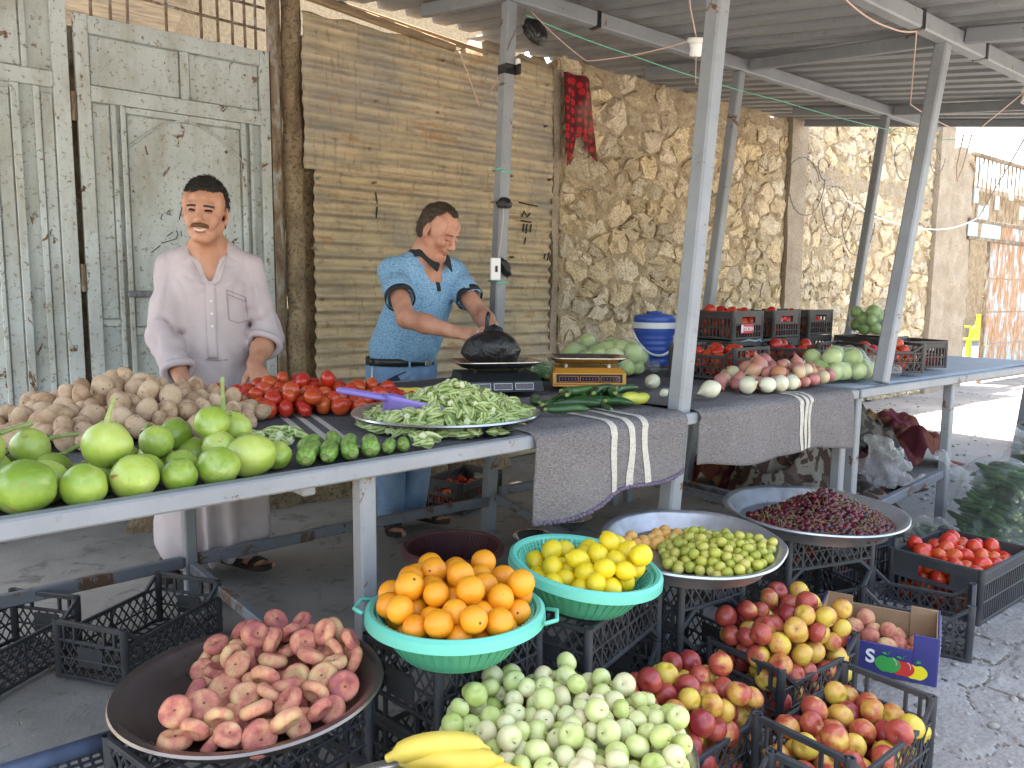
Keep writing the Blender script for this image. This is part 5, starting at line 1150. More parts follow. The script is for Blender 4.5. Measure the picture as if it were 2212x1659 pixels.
for (cx, cy, n, rx, lab, grp) in ((.815, 2.10, 24, .085, 'loose okra pod in the small pile beside the aubergines', 'loose okra beside the aubergines'), (1.115, 1.80, 9, .045, 'loose okra pod at the table edge beside the courgettes', 'loose okra beside the courgettes')):
    h_ = cone(cx, cy, rx*1.3, rx*1.1, .030, .8)
    for i in range(n):
        x, y = disc(cx, cy, rx)(gg); y = max(y, 1.76); put('okra_pod', OK[int(gg.integers(5))], (x, y, T1+.009+max(0, h_(x, y)-.002)), (gg.uniform(0, 6), gg.normal(0, .15), gg.uniform(0, 6.28)), gg.uniform(.95, 1.25), lab, 'okra', grp)
# courgettes, ends to the viewer
def veg(name, L, r, m, bend=.1, seed=0, taper=.75, n=14, end='stem'):
    g = np.random.default_rng(seed); pts = []; rr = []
    for t in np.linspace(0, 1, 15):
        pts.append(((t-.5)*L, bend*L*math.sin(t*math.pi), .004*float(vnoise(t*3, seed, 0)))); e = min(t, 1-t); rr.append(r*(taper+(1-taper)*(1-t))*min(1, (e*5.5+.05))**.5*(1+.05*float(vnoise(t*4, seed*3, 0))))
    mb = MB(); mb.tube(pts, rr, n); nf = len(mb.f); p0 = Vector(pts[0]); mb.tube([p0+Vector((.004, 0, 0)), p0-Vector((.005, 0, 0))], [r*.42, r*.36], 7)
    me = mb.mesh(name, m, 50); me.materials.append(mat('stemgreen'))
    for p in me.polygons[nf:]: p.material_index = 1
    return me
CG = [veg('courgette', .15, .026, 'zucchini', .03, i, .8) for i in range(3)]; cgP = Pile(lambda x, y: T1, 3)
for i, (x, y, az, s_) in enumerate([(.775, 1.80, 62, 1.05), (.835, 1.80, 58, 1.0), (.895, 1.80, 66, 1.05), (.955, 1.805, 60, 1.1), (1.01, 1.80, 55, .85), (1.06, 1.80, 60, .8), (.81, 1.845, 50, 1.0), (.865, 1.85, 56, 1.0), (.925, 1.855, 60, 1.05), (.985, 1.85, 64, .95), (.85, 1.93, 48, 1.0), (.92, 1.935, 70, 1.0)]):
    x, y = onT1(x, y)
    s_ *= .86; r = .025*s_; z = float(cgP.zat(np.array([[x, y]]), r)[0]); cgP.P = np.vstack([cgP.P, [x, y, z]]); cgP.r = np.append(cgP.r, r)
    put('courgette', CG[i % 3], (x, y+.02, z), (gg.uniform(0, 6), R(6 if z > .86 else 0), R(az)), s_, 'short striped courgette stacked at the table edge', 'courgette', 'courgettes stacked at the table edge')
CU = [veg('cucumber', .17, .0165, 'cucumber', .06+.04*i, i+9, .85) for i in range(3)]; CUY = veg('cucumber', .12, .021, 'cucyellow', .04, 4, .9)
for i, (x, y, z, az, s_) in enumerate([(1.72, 1.93, 0, 20, 1), (1.78, 1.88, 0, -35, .95), (1.83, 1.97, 0, 5, 1.05), (1.86, 1.89, 0, -30, 1), (1.92, 1.95, 0, 25, 1.1), (1.90, 1.84, 0, -45, .9), (1.96, 1.87, 0, 15, 1), (2.02, 1.93, 0, 5, 1.0), (2.06, 1.87, 0, 20, .95), (1.87, 1.94, 1, -15, 1.1), (1.95, 1.92, 1, 20, 1.1), (1.98, 1.88, 1, 35, 1.0), (1.80, 1.94, 1, 40, 1.0), (2.05, 1.91, 1, 10, .9), (1.73, 2.02, 0, 50, .9), (1.66, 1.80, 0, -20, .9), (1.84, 1.80, 0, 60, .6)]):
    put('cucumber', CU[i % 3], (x, y, .858+.017*s_+z*.027), (0, 0, R(az)), s_, 'dark green cucumber lying on the blanket beside the okra tray' if i != 11 else 'dark cucumber lying across the top of the small cucumber pile', 'cucumber', 'cucumbers on the blanket')
put('cucumber', CUY, (2.0, 1.82, .880), (0, 0, R(-10)), 1, 'short yellowing cucumber at the blanket edge', 'cucumber', None)
put('cucumber', veg('cucumber', .22, .018, 'banana', .08, 6), (1.50, 2.60, .858), (0, 0, R(-25)), 1, 'long yellow cucumber behind the table tomatoes', 'cucumber', None)
for i, (x, y) in enumerate([(1.70, 2.44), (1.745, 2.475)]): put('lemon', FM['lemon'][i], (x, y, .868), (1.2, .4, i), .75, ['small lemon left of the pair beside the black scale', 'small lemon right of the pair beside the black scale'][i], 'lemon', None)
# purple scoop
sc = thing('plastic_scoop', 'purple plastic scoop stuck into the okra tray', 'scoop', (1.165, 2.11, .872), (R(-4), R(7), R(-30)))
VIO = simple('violet plastic', (.24, .17, .50), .4, .05).m; mb = MB(); nU = 14
mb.grid([[(.20*u+.015*abs(s2), s2*.068*(1-.15*(1-u)), .055*abs(s2)**2.4*(1-.45*u)) for s2 in np.linspace(-1, 1, 15)] for u in np.linspace(0, 1, nU)])
mb.grid([[(0+.015*abs(s2), s2*.058, .055*abs(s2)**2.4*(1-t)+.055*t) for s2 in np.linspace(-1, 1, 15)] for t in np.linspace(0, 1, 4)]); solidify(mb.build('blade', VIO, sc, True), .003)
mb = MB(); mb.tube([(.01, -.040, .042), (-.05, -.040, .046), (-.125, -.036, .050), (-.140, -.025, .051), (-.140, .025, .051), (-.125, .036, .050), (-.05, .040, .046), (.01, .040, .042)], .0085, 8); mb.build('handle', VIO, sc, True)
# ------------------------------------------------------------------ people: one continuous body surface each, grown from a distance field
from mathutils.bvhtree import BVHTree
def axis(lo, hi, coarse, fine=()):
    pts = [lo]; x = lo
    while x < hi:
        st = coarse
        for a, b, s_ in fine:
            if a-.02 <= x <= b: st = min(st, s_)
        x += st; pts.append(x)
    return np.array(pts)
class Field:
    def __init__(s, xs, ys, zs): s.ax = (xs, ys, zs); s.D = np.full((len(xs), len(ys), len(zs)), .5, np.float32)
    def sub(s, lo, hi):
        sl = tuple(slice(max(0, np.searchsorted(a, l)-1), min(len(a), np.searchsorted(a, h)+1)) for a, l, h in zip(s.ax, lo, hi))
        X = s.ax[0][sl[0]][:, None, None]; Y = s.ax[1][sl[1]][None, :, None]; Z = s.ax[2][sl[2]][None, None, :]; return sl, X, Y, Z
    def put(s, sl, d, k, mode):
        a = s.D[sl]
        if a.size == 0: return
        d = d.astype(np.float32)
        if mode == 'add': h = np.clip(.5+.5*(a-d)/k, 0, 1); s.D[sl] = a+(d-a)*h-k*h*(1-h)
        else: h = np.clip(.5-.5*(a+d)/k, 0, 1); s.D[sl] = a+(-d-a)*h+k*h*(1-h)
    def cone(s, a, b, ra, rb, k=.02, mode='add', flat=None):
        a, b = np.array(a, float), np.array(b, float); m = max(ra, rb)+k+.02
        sl, X, Y, Z = s.sub(np.minimum(a, b)-m, np.maximum(a, b)+m); d = b-a; L2 = (d*d).sum()+1e-9
        t = np.clip(((X-a[0])*d[0]+(Y-a[1])*d[1]+(Z-a[2])*d[2])/L2, 0, 1)
        dx, dy, dz = X-a[0]-t*d[0], Y-a[1]-t*d[1], Z-a[2]-t*d[2]
        if flat is not None:
            n, f = np.array(flat[0], float), flat[1]; n /= np.linalg.norm(n); q = dx*n[0]+dy*n[1]+dz*n[2]; dx = dx+n[0]*q*(f-1); dy = dy+n[1]*q*(f-1); dz = dz+n[2]*q*(f-1)
        s.put(sl, np.sqrt(dx*dx+dy*dy+dz*dz)-(ra+(rb-ra)*t), k, mode)
    def ell(s, c, r, M=None, k=.02, mode='add'):
        c = np.array(c, float); r = np.array(r, float); m = r.max()+k+.02; sl, X, Y, Z = s.sub(c-m, c+m); x, y, z = X-c[0], Y-c[1], Z-c[2]
        if M is not None:
            A = np.array(M); x, y, z = A[0, 0]*x+A[1, 0]*y+A[2, 0]*z, A[0, 1]*x+A[1, 1]*y+A[2, 1]*z, A[0, 2]*x+A[1, 2]*y+A[2, 2]*z
        k0 = np.sqrt((x/r[0])**2+(y/r[1])**2+(z/r[2])**2)+1e-6; k1 = np.sqrt((x/r[0]**2)**2+(y/r[1]**2)**2+(z/r[2]**2)**2)+1e-6
        s.put(sl, k0*(k0-1)/k1, k, mode)
    def all(s): return s.ax[0][:, None, None], s.ax[1][None, :, None], s.ax[2][None, None, :]
    def mesh(s):
        D = s.D; ins = D < 0; ax = s.ax; sh = tuple(n-1 for n in D.shape)
        cnt = np.zeros(sh, np.int16)
        for i in (0, 1):
            for j in (0, 1):
                for k in (0, 1): cnt += ins[i:sh[0]+i, j:sh[1]+j, k:sh[2]+k]
        ci = np.argwhere((cnt > 0) & (cnt < 8)); idx = np.full(sh, -1, np.int64); idx[tuple(ci.T)] = np.arange(len(ci))
        acc = np.zeros((len(ci), 3)); n = np.zeros(len(ci)); G_ = [a for a in ax]
        cor = [(i, j, k) for i in (0, 1) for j in (0, 1) for k in (0, 1)]
        for a in cor:
            for e in range(3):
                if a[e]: continue
                b = list(a); b[e] = 1; ia = tuple((ci+np.array(a)).T); ib = tuple((ci+np.array(b)).T); da, db = D[ia], D[ib]; m = (da < 0) != (db < 0)
                t = np.where(m, da/(da-db+1e-12), 0)
                for q in range(3):
                    pa = G_[q][ia[q]]; pb = G_[q][ib[q]]; acc[:, q] += np.where(m, pa+(pb-pa)*t, 0)
                n += m
        V = acc/n[:, None]; Q = []
        for e in range(3):
            o1, o2 = [q for q in range(3) if q != e]; A = np.moveaxis(ins, (e, o1, o2), (0, 1, 2)); m = A[:-1] != A[1:]; p = np.argwhere(m[:, 1:-1, 1:-1])+np.array([0, 1, 1])
            I = np.moveaxis(idx, (e, o1, o2), (0, 1, 2)); f = A[p[:, 0], p[:, 1], p[:, 2]]
            q = np.stack([I[p[:, 0], p[:, 1]-1, p[:, 2]-1], I[p[:, 0], p[:, 1], p[:, 2]-1], I[p[:, 0], p[:, 1], p[:, 2]], I[p[:, 0], p[:, 1]-1, p[:, 2]]], 1)
            fl = f if e != 1 else ~f; Q.append(np.where(fl[:, None], q, q[:, ::-1]))
        return V, np.concatenate(Q)
    def build(s, name, m, parent=None, smooth_it=0):
        V, Q = s.mesh(); me = bpy.data.meshes.new(name); me.from_pydata(V.tolist(), [], Q.tolist()); me.polygons.foreach_set('use_smooth', [True]*len(me.polygons)); me.materials.append(mat(m)); me.update()
        o = link(name, me, parent); o['_bvh'] = 0; s.bvh = BVHTree.FromPolygons(V.tolist(), Q.tolist()); return o
def frame(f, up=(0, 0, 1)):
    f = Vector(f).normalized(); x = f.cross(Vector(up)).normalized(); return Matrix((x, f, x.cross(f))).transposed()      # local x: right side, y: forward, z: up
def build_head(F, C, Mt, smile=True, wide=1.0):
    C = Vector(C); T = lambda p: tuple(C+Mt @ Vector(p)); E = lambda c, r, k=.015, mode='add': F.ell(T(c), r, Mt, k, mode); K = lambda a, b, ra, rb, k=.012, mode='add': F.cone(T(a), T(b), ra, rb, k, mode)
    E((0, -.012, .036), (.075*wide, .096, .086)); E((0, .030, -.030), (.064*wide, .060, .088), .02)
    for s_ in (-1, 1):
        K((s_*.054*wide, -.008, -.050), (s_*.020, .064, -.104), .017, .016, .02); E((s_*.042*wide, .064, -.030), (.024, .021, .021), .018)
        E((s_*.062*wide, .030, .030), (.018, .04, .05), .02)
    E((0, .070, -.101), (.026, .020, .018), .014); K((-.034, .078, .019), (.034, .078, .019), .013, .013, .014)
    for s_ in (-1, 1): E((s_*.031, .102, -.001), (.018, .0165, .0085), .009, 'cut')
    K((0, .086, .010), (0, .112, -.034), .0085, .0135, .010)
    for s_ in (-1, 1): E((s_*.0125, .099, -.040), (.0095, .012, .0085), .007); E((s_*.007, .106, -.0475), (.004, .006, .003), .003, 'cut')
    E((0, .080, -.060), (.029, .017, .016), .012)
    if smile:
        for s_ in (-1, 1): E((s_*.040, .073, -.048), (.013, .016, .020), .012); K((s_*.020, .096, -.040), (s_*.036, .082, -.070), .0022, .0022, .005, 'cut'); E((s_*.030, .083, .010), (.019, .010, .006), .006)
        for s_ in (-1, 1):
            for q in range(3): K((s_*.047, .074, .000), (s_*.060, .058, .012-.011*q), .0012, .0012, .003, 'cut')
        
        for s_ in (-1, 1): K((0, .0945, -.0745), (s_*.015, .0915, -.0715), .0046, .0042, .003, 'cut'); K((s_*.015, .0915, -.0715), (s_*.026, .084, -.0645), .0042, .0022, .003, 'cut')
        E((0, .084, -.086), (.020, .011, .0055), .007)
        for q in (.038, .050): K((-.03, .096, q), (.03, .096, q), .0012, .0012, .004, 'cut')
    else:
        K((-.021, .0985, -.070), (.021, .0985, -.070), .0020, .0020, .004, 'cut'); E((0, .088, -.064), (.018, .010, .0055), .006); E((0, .087, -.077), (.017, .010, .006), .006)
        for s_ in (-1, 1): E((s_*.031, .085, -.001), (.0155, .012, .0095), .005)          # lowered lids
        E((0, .04, -.112), (.042, .035, .018), .02)
    for s_ in (-1, 1):
        Me = Mt @ Matrix.Rotation(s_*R(-22), 3, 'Z'); c = T((s_*.080*wide, -.012, -.008)); F.ell(c, (.0085, .020, .033), Me, .006); F.ell(T((s_*.0865*wide, -.006, -.005)), (.0035, .009, .016), Me, .006, 'cut'); F.ell(T((s_*.077*wide, -.004, -.036)), (.008, .011, .011), Me, .005)
    return T
def build_hand(F, w_, dr, bn, thumb, curl, spread=.12, L=1.0, tc=.3):
    w_ = Vector(w_); d = Vector(dr).normalized(); b = Vector(bn); b = (b-d*b.dot(d)).normalized(); sd = d.cross(b); sd = sd if sd.dot(Vector(thumb)) > 0 else -sd
    F.cone(w_-d*.01, w_+d*.05*L, .024, .030, .012, flat=(b, 1.5)); F.cone(w_+d*.045*L+sd*.016, w_+d*.078*L+sd*.026, .021, .0125, .012, flat=(b, 1.35)); F.cone(w_+d*.045*L-sd*.014, w_+d*.074*L-sd*.028, .021, .012, .012, flat=(b, 1.35)); tips = []
    for i, (off, ln) in enumerate(((.029, .072), (.010, .080), (-.009, .074), (-.027, .058))):
        p = w_+d*(.080-.0035*abs(i-1))*L+sd*off; ang = spread*(1.5-i); dd = (d*math.cos(ang)+sd*math.sin(ang)).normalized(); c = curl[i] if isinstance(curl, (list, tuple)) else curl; r = .0095 if i < 3 else .0082
        for q, fr in enumerate((.45, .32, .23)):
            a = c*(.55 if q == 0 else 1.0); dd = (dd*math.cos(a)-b*math.sin(a)).normalized(); bb = b; e = p+dd*ln*fr*L; F.cone(p, e, r*(1-.08*q), r*(.93-.1*q), .0045); p = e
            b2 = (b*math.cos(a)+dd*math.sin(a)); 
        tips.append((p, dd))
    p = w_+d*.022*L+sd*.026-b*.006; dd = (d*.62+sd*.62-b*tc).normalized()
    for q, (ln, r) in enumerate(((.040, .0135), (.032, .0108), (.025, .0095))):
        e = p+dd*ln*L; F.cone(p, e, r, r*.88, .006); p = e; dd = (dd*math.cos(.3)+(d-b*.4).normalized()*math.sin(.3)).normalized()
    tips.append((p, dd)); return tips
def foot(F, heel, toe, ankle, k=.012):
    h, t = Vector(heel), Vector(toe); d = (t-h); L = d.length; d.normalize(); s_ = d.cross(Vector((0, 0, 1)))
    F.cone(h+d*.03+Vector((0, 0, .045)), ankle, .032, .036, .02); F.cone(h+d*.035+Vector((0, 0, .035)), h+d*L*.70+Vector((0, 0, .032)), .032, .030, .02, flat=((0, 0, 1), 1.15)); F.cone(h+d*L*.3+Vector((0, 0, .06)), h+d*L*.62+Vector((0, 0, .04)), .026, .026, .02)
    for i, off in enumerate((-.034, -.016, .002, .018, .033)):
        a = h+d*L*.68+s_*off*.9+Vector((0, 0, .028)); e = h+d*(L*(.97-.035*i if True else 1))+s_*off+Vector((0, 0, .022)); F.cone(a, e, .012, .0115 if i else .014, .005)
def sandal(par, heel, toe, m='sandal'):
    h, t = Vector(heel), Vector(toe); d = (t-h); L = d.length+.02; d.normalize(); s_ = d.cross(Vector((0, 0, 1))); up = Vector((0, 0, 1)); h = h-d*.012; e = thing('sandal', '', 'x') ; bpy.data.objects.remove(e)
    prof = [(0, .022), (.08, .034), (.3, .036), (.5, .040), (.7, .047), (.85, .045), (.96, .03), (1.0, .008)]
    mb = MB(); ring = [h+d*L*u+s_*w_ for u, w_ in prof]+[h+d*L*u-s_*w_ for u, w_ in reversed(prof)]; n = len(ring); z0 = .012
    mb.add([p+up*z0 for p in ring]+[p+up*(z0+.020) for p in ring], [tuple(range(n)), tuple(range(2*n-1, n-1, -1))]+[(i, n+i, n+(i+1) % n, (i+1) % n) for i in range(n)])
    so = mb.build('sandal', m, par)
    for u0, u1, hh in ((.30, .42, .088), (.46, .56, .078), (.70, .80, .060)):
        mb = MB(); mb.grid([[h+d*L*(u0+(u1-u0)*v)+s_*(.046*math.cos(a)*(1 if u0 < .65 else 1.06))+up*(.028+(hh-.028-.05*(v*.25))*math.sin(a)) for a in np.linspace(0, math.pi, 13)] for v in np.linspace(0, 1, 3)]); o = mb.build('strap', m, so, True); solidify(o, .004, 0)
    return so
def ribbon(par, bvh, pts, w_, direction, m, name, lift=.003, thick=.002, upv=None):
    """flat band laid on a garment along pts (cast onto it along direction)"""
    D_ = Vector(direction).normalized(); hit = []
    for p in pts:
        r_ = bvh.ray_cast(Vector(p)-D_*.5, D_)
        if r_[0] is not None: hit.append((r_[0]-D_*lift, r_[1]))
    if len(hit) < 2: return None
    mb = MB(); rows = []
    for i, (p, nn) in enumerate(hit):
        t = (hit[min(i+1, len(hit)-1)][0]-hit[max(i-1, 0)][0]).normalized(); s_ = t.cross(-D_).normalized(); row = []
        for q in (-1, -.33, .33, 1):
            c = p+s_*q*w_/2; r_ = bvh.ray_cast(c-D_*.2, D_); row.append((r_[0]-D_*lift) if r_[0] is not None and (r_[0]-c).length < .05 else c)
        rows.append(row)
    mb.grid(rows); o = mb.build(name, m, par, True); solidify(o, thick, 0); return o
def dot_on(par, bvh, p, direction, r, m, name, h=.002):
    D_ = Vector(direction).normalized(); q = bvh.ray_cast(Vector(p)-D_*.5, D_)
    if q[0] is None: return
    mb = MB(); mb.lathe([(.0003, h), (r*.7, h), (r, h*.4), (r, -h)], 12); o = mb.build(name, m, par, True, q[0]-D_*.002); o.rotation_mode = 'QUATERNION'; o.rotation_quaternion = (-D_).to_track_quat('Z', 'Y'); return o
def eyes(par, T, Mt, look, open_, wm, em, brow, lidm=None):
    for s_ in (-1, 1):
        mb = MB(); V, Fc = revol(lambda t, p: (math.sin(t), math.cos(t)), 14, 10, .0125); mb.add(V, Fc); o = mb.build('eyeball', wm, par, True, T((s_*.031, .0725, -.0015)))
        c = Vector((s_*.031, .0735, -.0015))+Vector(look).normalized()*.0098; mb = MB(); V, Fc = revol(lambda t, p: (math.sin(t), math.cos(t)), 12, 8, .0048); mb.add(V, Fc); mb.build('iris', em, o, True, Vector(T(c))-o.location)
def brows(par, bvh, T, Mt, m, arch=.004, z=.0205, w=.0075):
    for s_ in (-1, 1):
        ribbon(par, bvh, [T((s_*(.014+.036*t), .2, z+arch*math.sin(t*2.6)-.004*t)) for t in np.linspace(0, 1, 9)], w, Mt @ Vector((0, -1, 0)), m, 'eyebrow', .0012, .003)
def hair_mesh(par, F, T, C, Mt, m, cut, k=.0, name='hair', grow=.007, wide=1.0, strands=2600, slen=.015):
    C = Vector(C); H_ = Field(np.linspace(C.x-.13, C.x+.13, 74), np.linspace(C.y-.13, C.y+.13, 74), np.linspace(C.z-.12, C.z+.15, 76))
    H_.ell(T((0, -.012, .036)), (.075*wide+grow, .096+grow, .086+grow*1.6), Mt, .01); H_.ell(T((0, -.035, -.02)), (.062*wide+grow, .065+grow, .075), Mt, .02)
    X, Y, Z = H_.all(); A = np.array(Mt); x, y, z = X-C.x, Y-C.y, Z-C.z; lx, ly, lz = [A[0, i]*x+A[1, i]*y+A[2, i]*z for i in range(3)]
    D = H_.D+.0022*fnoise(lx*70, ly*30, lz*50, 2, 5)+.003*vnoise(lx*22, ly*22, lz*22, 3); c = cut(lx, ly, lz)+.004*vnoise(lx*60, ly*60, lz*60, 8)
    for s_ in (-1, 1): D = np.maximum(D, .021-np.sqrt(((lx-s_*.086)/1.2)**2+((ly+.004)/1.25)**2+((lz+.010)/1.75)**2))
    H_.D = np.maximum(D, c).astype(np.float32); o = H_.build(name, m, par)
    g = np.random.default_rng(5); me = o.data; mb = MB(); vs = me.vertices; A3 = Mt
    for i in g.choice(len(vs), min(strands, len(vs)), replace=False):
        q = vs[i].co; n_ = vs[i].normal; l_ = A3.transposed() @ (q-C)
        if l_.z < -.05: continue
        comb = A3 @ Vector((g.normal(0, .25)+(.5 if l_.z > .07 else 0), .7 if l_.z > .05 else -.3, -.15 if l_.z > .07 else -.8)); d = (n_*.30+(comb-n_*comb.dot(n_)).normalized()*.9+Vector(g.normal(0, .14, 3))).normalized(); L_ = slen*g.uniform(.6, 1.25)
        mb.tube([q-n_*.001, q+d*L_*.55+n_*.0012, q+d*L_-n_*.0005], [.0011, .0010, .0003], 3, False)
    stuff(mb.build('hair_strands', m, o)); return o
# ================================================================== person 1: mauve robe
C1 = (.968, 3.150, 1.545); f1 = Vector((-.35, -.94, 0)).normalized(); M1 = Matrix(frame(Vector((-.50, -.86, -.03)))) @ Matrix.Rotation(R(-3), 3, 'Y')
L1 = Vector((.94, -.35, 0)).normalized(); b0 = Vector((1.02, 3.28, 0))
F1 = Field(axis(.66, 1.36, .011, ((.86, 1.15, .0034),)), axis(2.82, 3.60, .011, ((2.83, 3.30, .0036),)), axis(-.01, 1.72, .011, ((.83, .97, .0034), (1.36, 1.69, .0034))))
T1h = build_head(F1, C1, M1, True, .95)
nb = b0+f1*.03; F1.cone(T1h((0, -.015, -.07)), (nb.x, nb.y, 1.40), .057, .064, .03); F1.cone((nb.x, nb.y, 1.39), (nb.x, nb.y, 1.15), .078, .085, .05); F1.cone((nb.x, nb.y, 1.2), (1.02, 3.29, .9), .085, .10, .05); F1.ell(tuple(b0+f1*.075+Vector((0, 0, 1.33))), (.075, .045, .085), frame(f1), .04)
for s_ in (-1, 1): F1.cone((nb.x, nb.y, 1.395), tuple(b0+L1*s_*.15+Vector((0, 0, 1.345))), .05, .05, .04)
shR, elR, wrR = b0-L1*.150+Vector((0, 0, 1.335)), Vector((.820, 3.25, 1.055)), Vector((.835, 3.075, .905)); shL, elL, wrL = b0+L1*.150+Vector((0, 0, 1.335)), Vector((1.200, 3.155, 1.045)), Vector((1.100, 3.035, .950))
for a, e, q in ((shR, elR, wrR), (shL, elL, wrL)): F1.cone(a, e, .050, .042, .03); F1.cone(e, e+(q-e)*.45, .044, .042, .02); F1.cone(e+(q-e)*.45, q, .042, .028, .02)
build_hand(F1, wrL, (.02, -.78, -.62), (-.25, -.55, .75), (-1, 0, 0), (.25, .35, .35, .45), .16, 1.0); build_hand(F1, wrR, (.15, -.85, -.45), (-.2, -.4, .9), (1, 0, 0), .3)
hR, tR, hL, tL = (.872, 3.505, .030), (.792, 3.262, .030), (1.075, 3.40, .030), (1.185, 3.175, .030)
for h_, t_, kn in ((hR, tR, (.93, 3.40, .48)), (hL, tL, (1.09, 3.32, .48))):
    an = Vector(h_)+(Vector(t_)-Vector(h_)).normalized()*.045+Vector((0, 0, .085)); foot(F1, h_, t_, an); F1.cone(an, kn, .036, .055, .02); F1.cone(kn, (1.02+(kn[0]-1.02)*.6, 3.29, .92), .06, .08, .03)
p1 = F1.build('person', 'skin1'); tag(p1, 'smiling man with moustache in a long mauve robe resting a hand on tomatoes', 'person')
eyes(p1, T1h, M1, tuple(M1 @ Vector((-.35, 1, -.02))), 1, 'eyewhite', 'eye', None); brows(p1, F1.bvh, T1h, M1, 'brow', .002, .0175, .0085)
for s_ in (-1, 1): ribbon(p1, F1.bvh, [T1h((s_*(.0185+.025*t), .2, -.0010+.0028*math.sin(t*3.1))) for t in np.linspace(0, 1, 9)], .0062, M1 @ Vector((0, -1, 0)), 'eye', 'eyelid_line', .0045, .0012)
for s_ in (-1, 1): ribbon(p1, F1.bvh, [T1h((s_*(.0185+.024*t), .2, -.0050-.0018*math.sin(t*3.1))) for t in np.linspace(0, 1, 9)], .0016, M1 @ Vector((0, -1, 0)), 'lip', 'lower_lid', .0035, .001)
hair_mesh(p1, F1, T1h, C1, M1, 'hairdark', lambda x, y, z: np.maximum(np.maximum(np.minimum(.079-.10*np.abs(x)-z, y-.026-.22*(z-.02)), np.maximum(np.minimum(y+.016, .006-z), np.minimum(np.abs(x)-.061, .012-z))), -.072-z), grow=.010, wide=.95)
ribbon(p1, F1.bvh, [T1h((.020*u, .2, -.0838+.006*u*u)) for u in np.linspace(-1, 1, 9)], .0055, M1 @ Vector((0, -1, 0)), 'lip', 'lower_lip', .001, .001)
mo = MB(); mo.grid([[Vector(T1h((.0325*u, .1025-.30*abs(u)**2.2*.055-.005*v*v, -.0535-.0085*v*(1-.35*abs(u)**2)-.006*abs(u)**2.4+.0015*math.sin(u*40)))) for u in np.linspace(-1, 1, 31)] for v in np.linspace(-1, 1, 7)])
o = mo.build('moustache', 'moustache', p1, True); solidify(o, .005, 0); subsurf(o, 1)
te = MB()
for i in range(-4, 4): te.box((i*.0052+.0026, .0905-.0006*i*i*.35, -.0738+.00042*(i+.5)**2), (.0048, .004, .0075), None, .001)
te.v = [T1h(v) for v in te.v]; te.build('teeth', 'tooth', p1, True)
R1 = Field(np.arange(.60, 1.46, .0072), np.arange(2.98, 3.62, .0072), np.arange(.04, 1.47, .008))
for s_ in (-1, 1):
    R1.cone((nb.x, nb.y, 1.385), tuple(b0+L1*s_*.138+Vector((0, 0, 1.338))), .066, .061, .04)
ch = b0+f1*.02
R1.ell((ch.x, ch.y, 1.24), (.152, .120, .20), frame(f1), .05); R1.ell((1.02, 3.275, 1.02), (.158, .138, .22), frame(f1), .06); R1.ell((1.02, 3.285, .84), (.172, .145, .22), frame(f1), .06)
for i in range(7):
    t = i/6; R1.ell((1.02-.012*t, 3.30+.05*t, .78-.60*t), (.178+.052*t, .148+.040*t, .12), frame(f1), .05)
fc = (elR+(wrR-elR)*.80); R1.cone(shR, shR+(elR-shR)*.5, .061, .056, .018); R1.cone(shR+(elR-shR)*.5, elR, .056, .057, .015); R1.cone(elR, fc, .058, .054, .018)
fl = (elL+(wrL-elL)*.22); R1.cone(shL, shL+(elL-shL)*.5, .061, .055, .018); R1.cone(shL+(elL-shL)*.5, elL, .055, .055, .015); R1.cone(elL, fl, .057, .057, .018)
X, Y, Z = R1.all(); lx = (X-1.02)*L1.x+(Y-3.28)*L1.y; ly = (X-1.02)*f1.x+(Y-3.28)*f1.y; ang = np.arctan2(lx, ly); low = np.clip((.85-Z)/.7, 0, 1)
R1.D += (.017*low*np.sin(ang*7+1.3*vnoise(ang*1.5, Z*1.2, 0, 3)*2)+.006*np.clip((1.15-Z)/.3, 0, 1)*vnoise(ang*3, Z*2.2, 1, 5)*1.3+.007*vnoise(X*9+Z*6, Y*9, Z*5, 7)+.004*vnoise(X*22+Z*14, Y*22, Z*10, 9)).astype(np.float32)
# drape: folds fanning from the shoulders, rings round the elbows, slack at the waist
def rid(a): return 1-2*np.abs(np.sin(a))**.8
for S_, sg in ((shR, 1), (shL, -1)):
    dx = ((X-S_.x)*L1.x+(Y-S_.y)*L1.y)*sg; dz = Z-S_.z; aa = np.arctan2(dz, dx); dd = np.sqrt(dx*dx+dz*dz); fr_ = np.clip(ly*12, 0, 1)
    R1.D += (.0065*rid(aa*6+1.5*vnoise(aa*3, dd*5, 0, 6))*np.exp(-dd/.22)*np.clip(dd/.09, 0, 1)*fr_).astype(np.float32)
for a, e, q in ((shR, elR, wrR), (shL, elL, wrL)):
    for u, v in ((a, e), (e, q)):
        d = v-u; L_ = d.length; d = d/L_; t = (X-u.x)*d.x+(Y-u.y)*d.y+(Z-u.z)*d.z; px, py, pz_ = X-u.x-t*d.x, Y-u.y-t*d.y, Z-u.z-t*d.z; rr_ = np.sqrt(px*px+py*py+pz_*pz_)
        R1.D += (.013*rid(t*24+2.2*vnoise(X*14, Y*14, Z*10, 11))*np.exp(-((t-(L_ if u is a else 0))/.12)**2)*np.exp(-(rr_/.075)**6)).astype(np.float32)
R1.D += (.012*rid(Z*13+lx*16+1.6*vnoise(X*6, Y*6, Z*5, 21))*np.exp(-((Z-.98)/.16)**2)*np.clip(vnoise(X*5, Y*5, Z*4, 31)+.35, 0, 1)).astype(np.float32)
R1.D = np.maximum(R1.D, (.095+.02*vnoise(X*5, Y*5, 0, 2)+.03*(lx/.25)*.5-Z)).astype(np.float32)
Vn = b0+f1*.14; R1.cone(T1h((0, .0, -.10)), (nb.x, nb.y, 1.38), .066, .064, .010, 'cut')
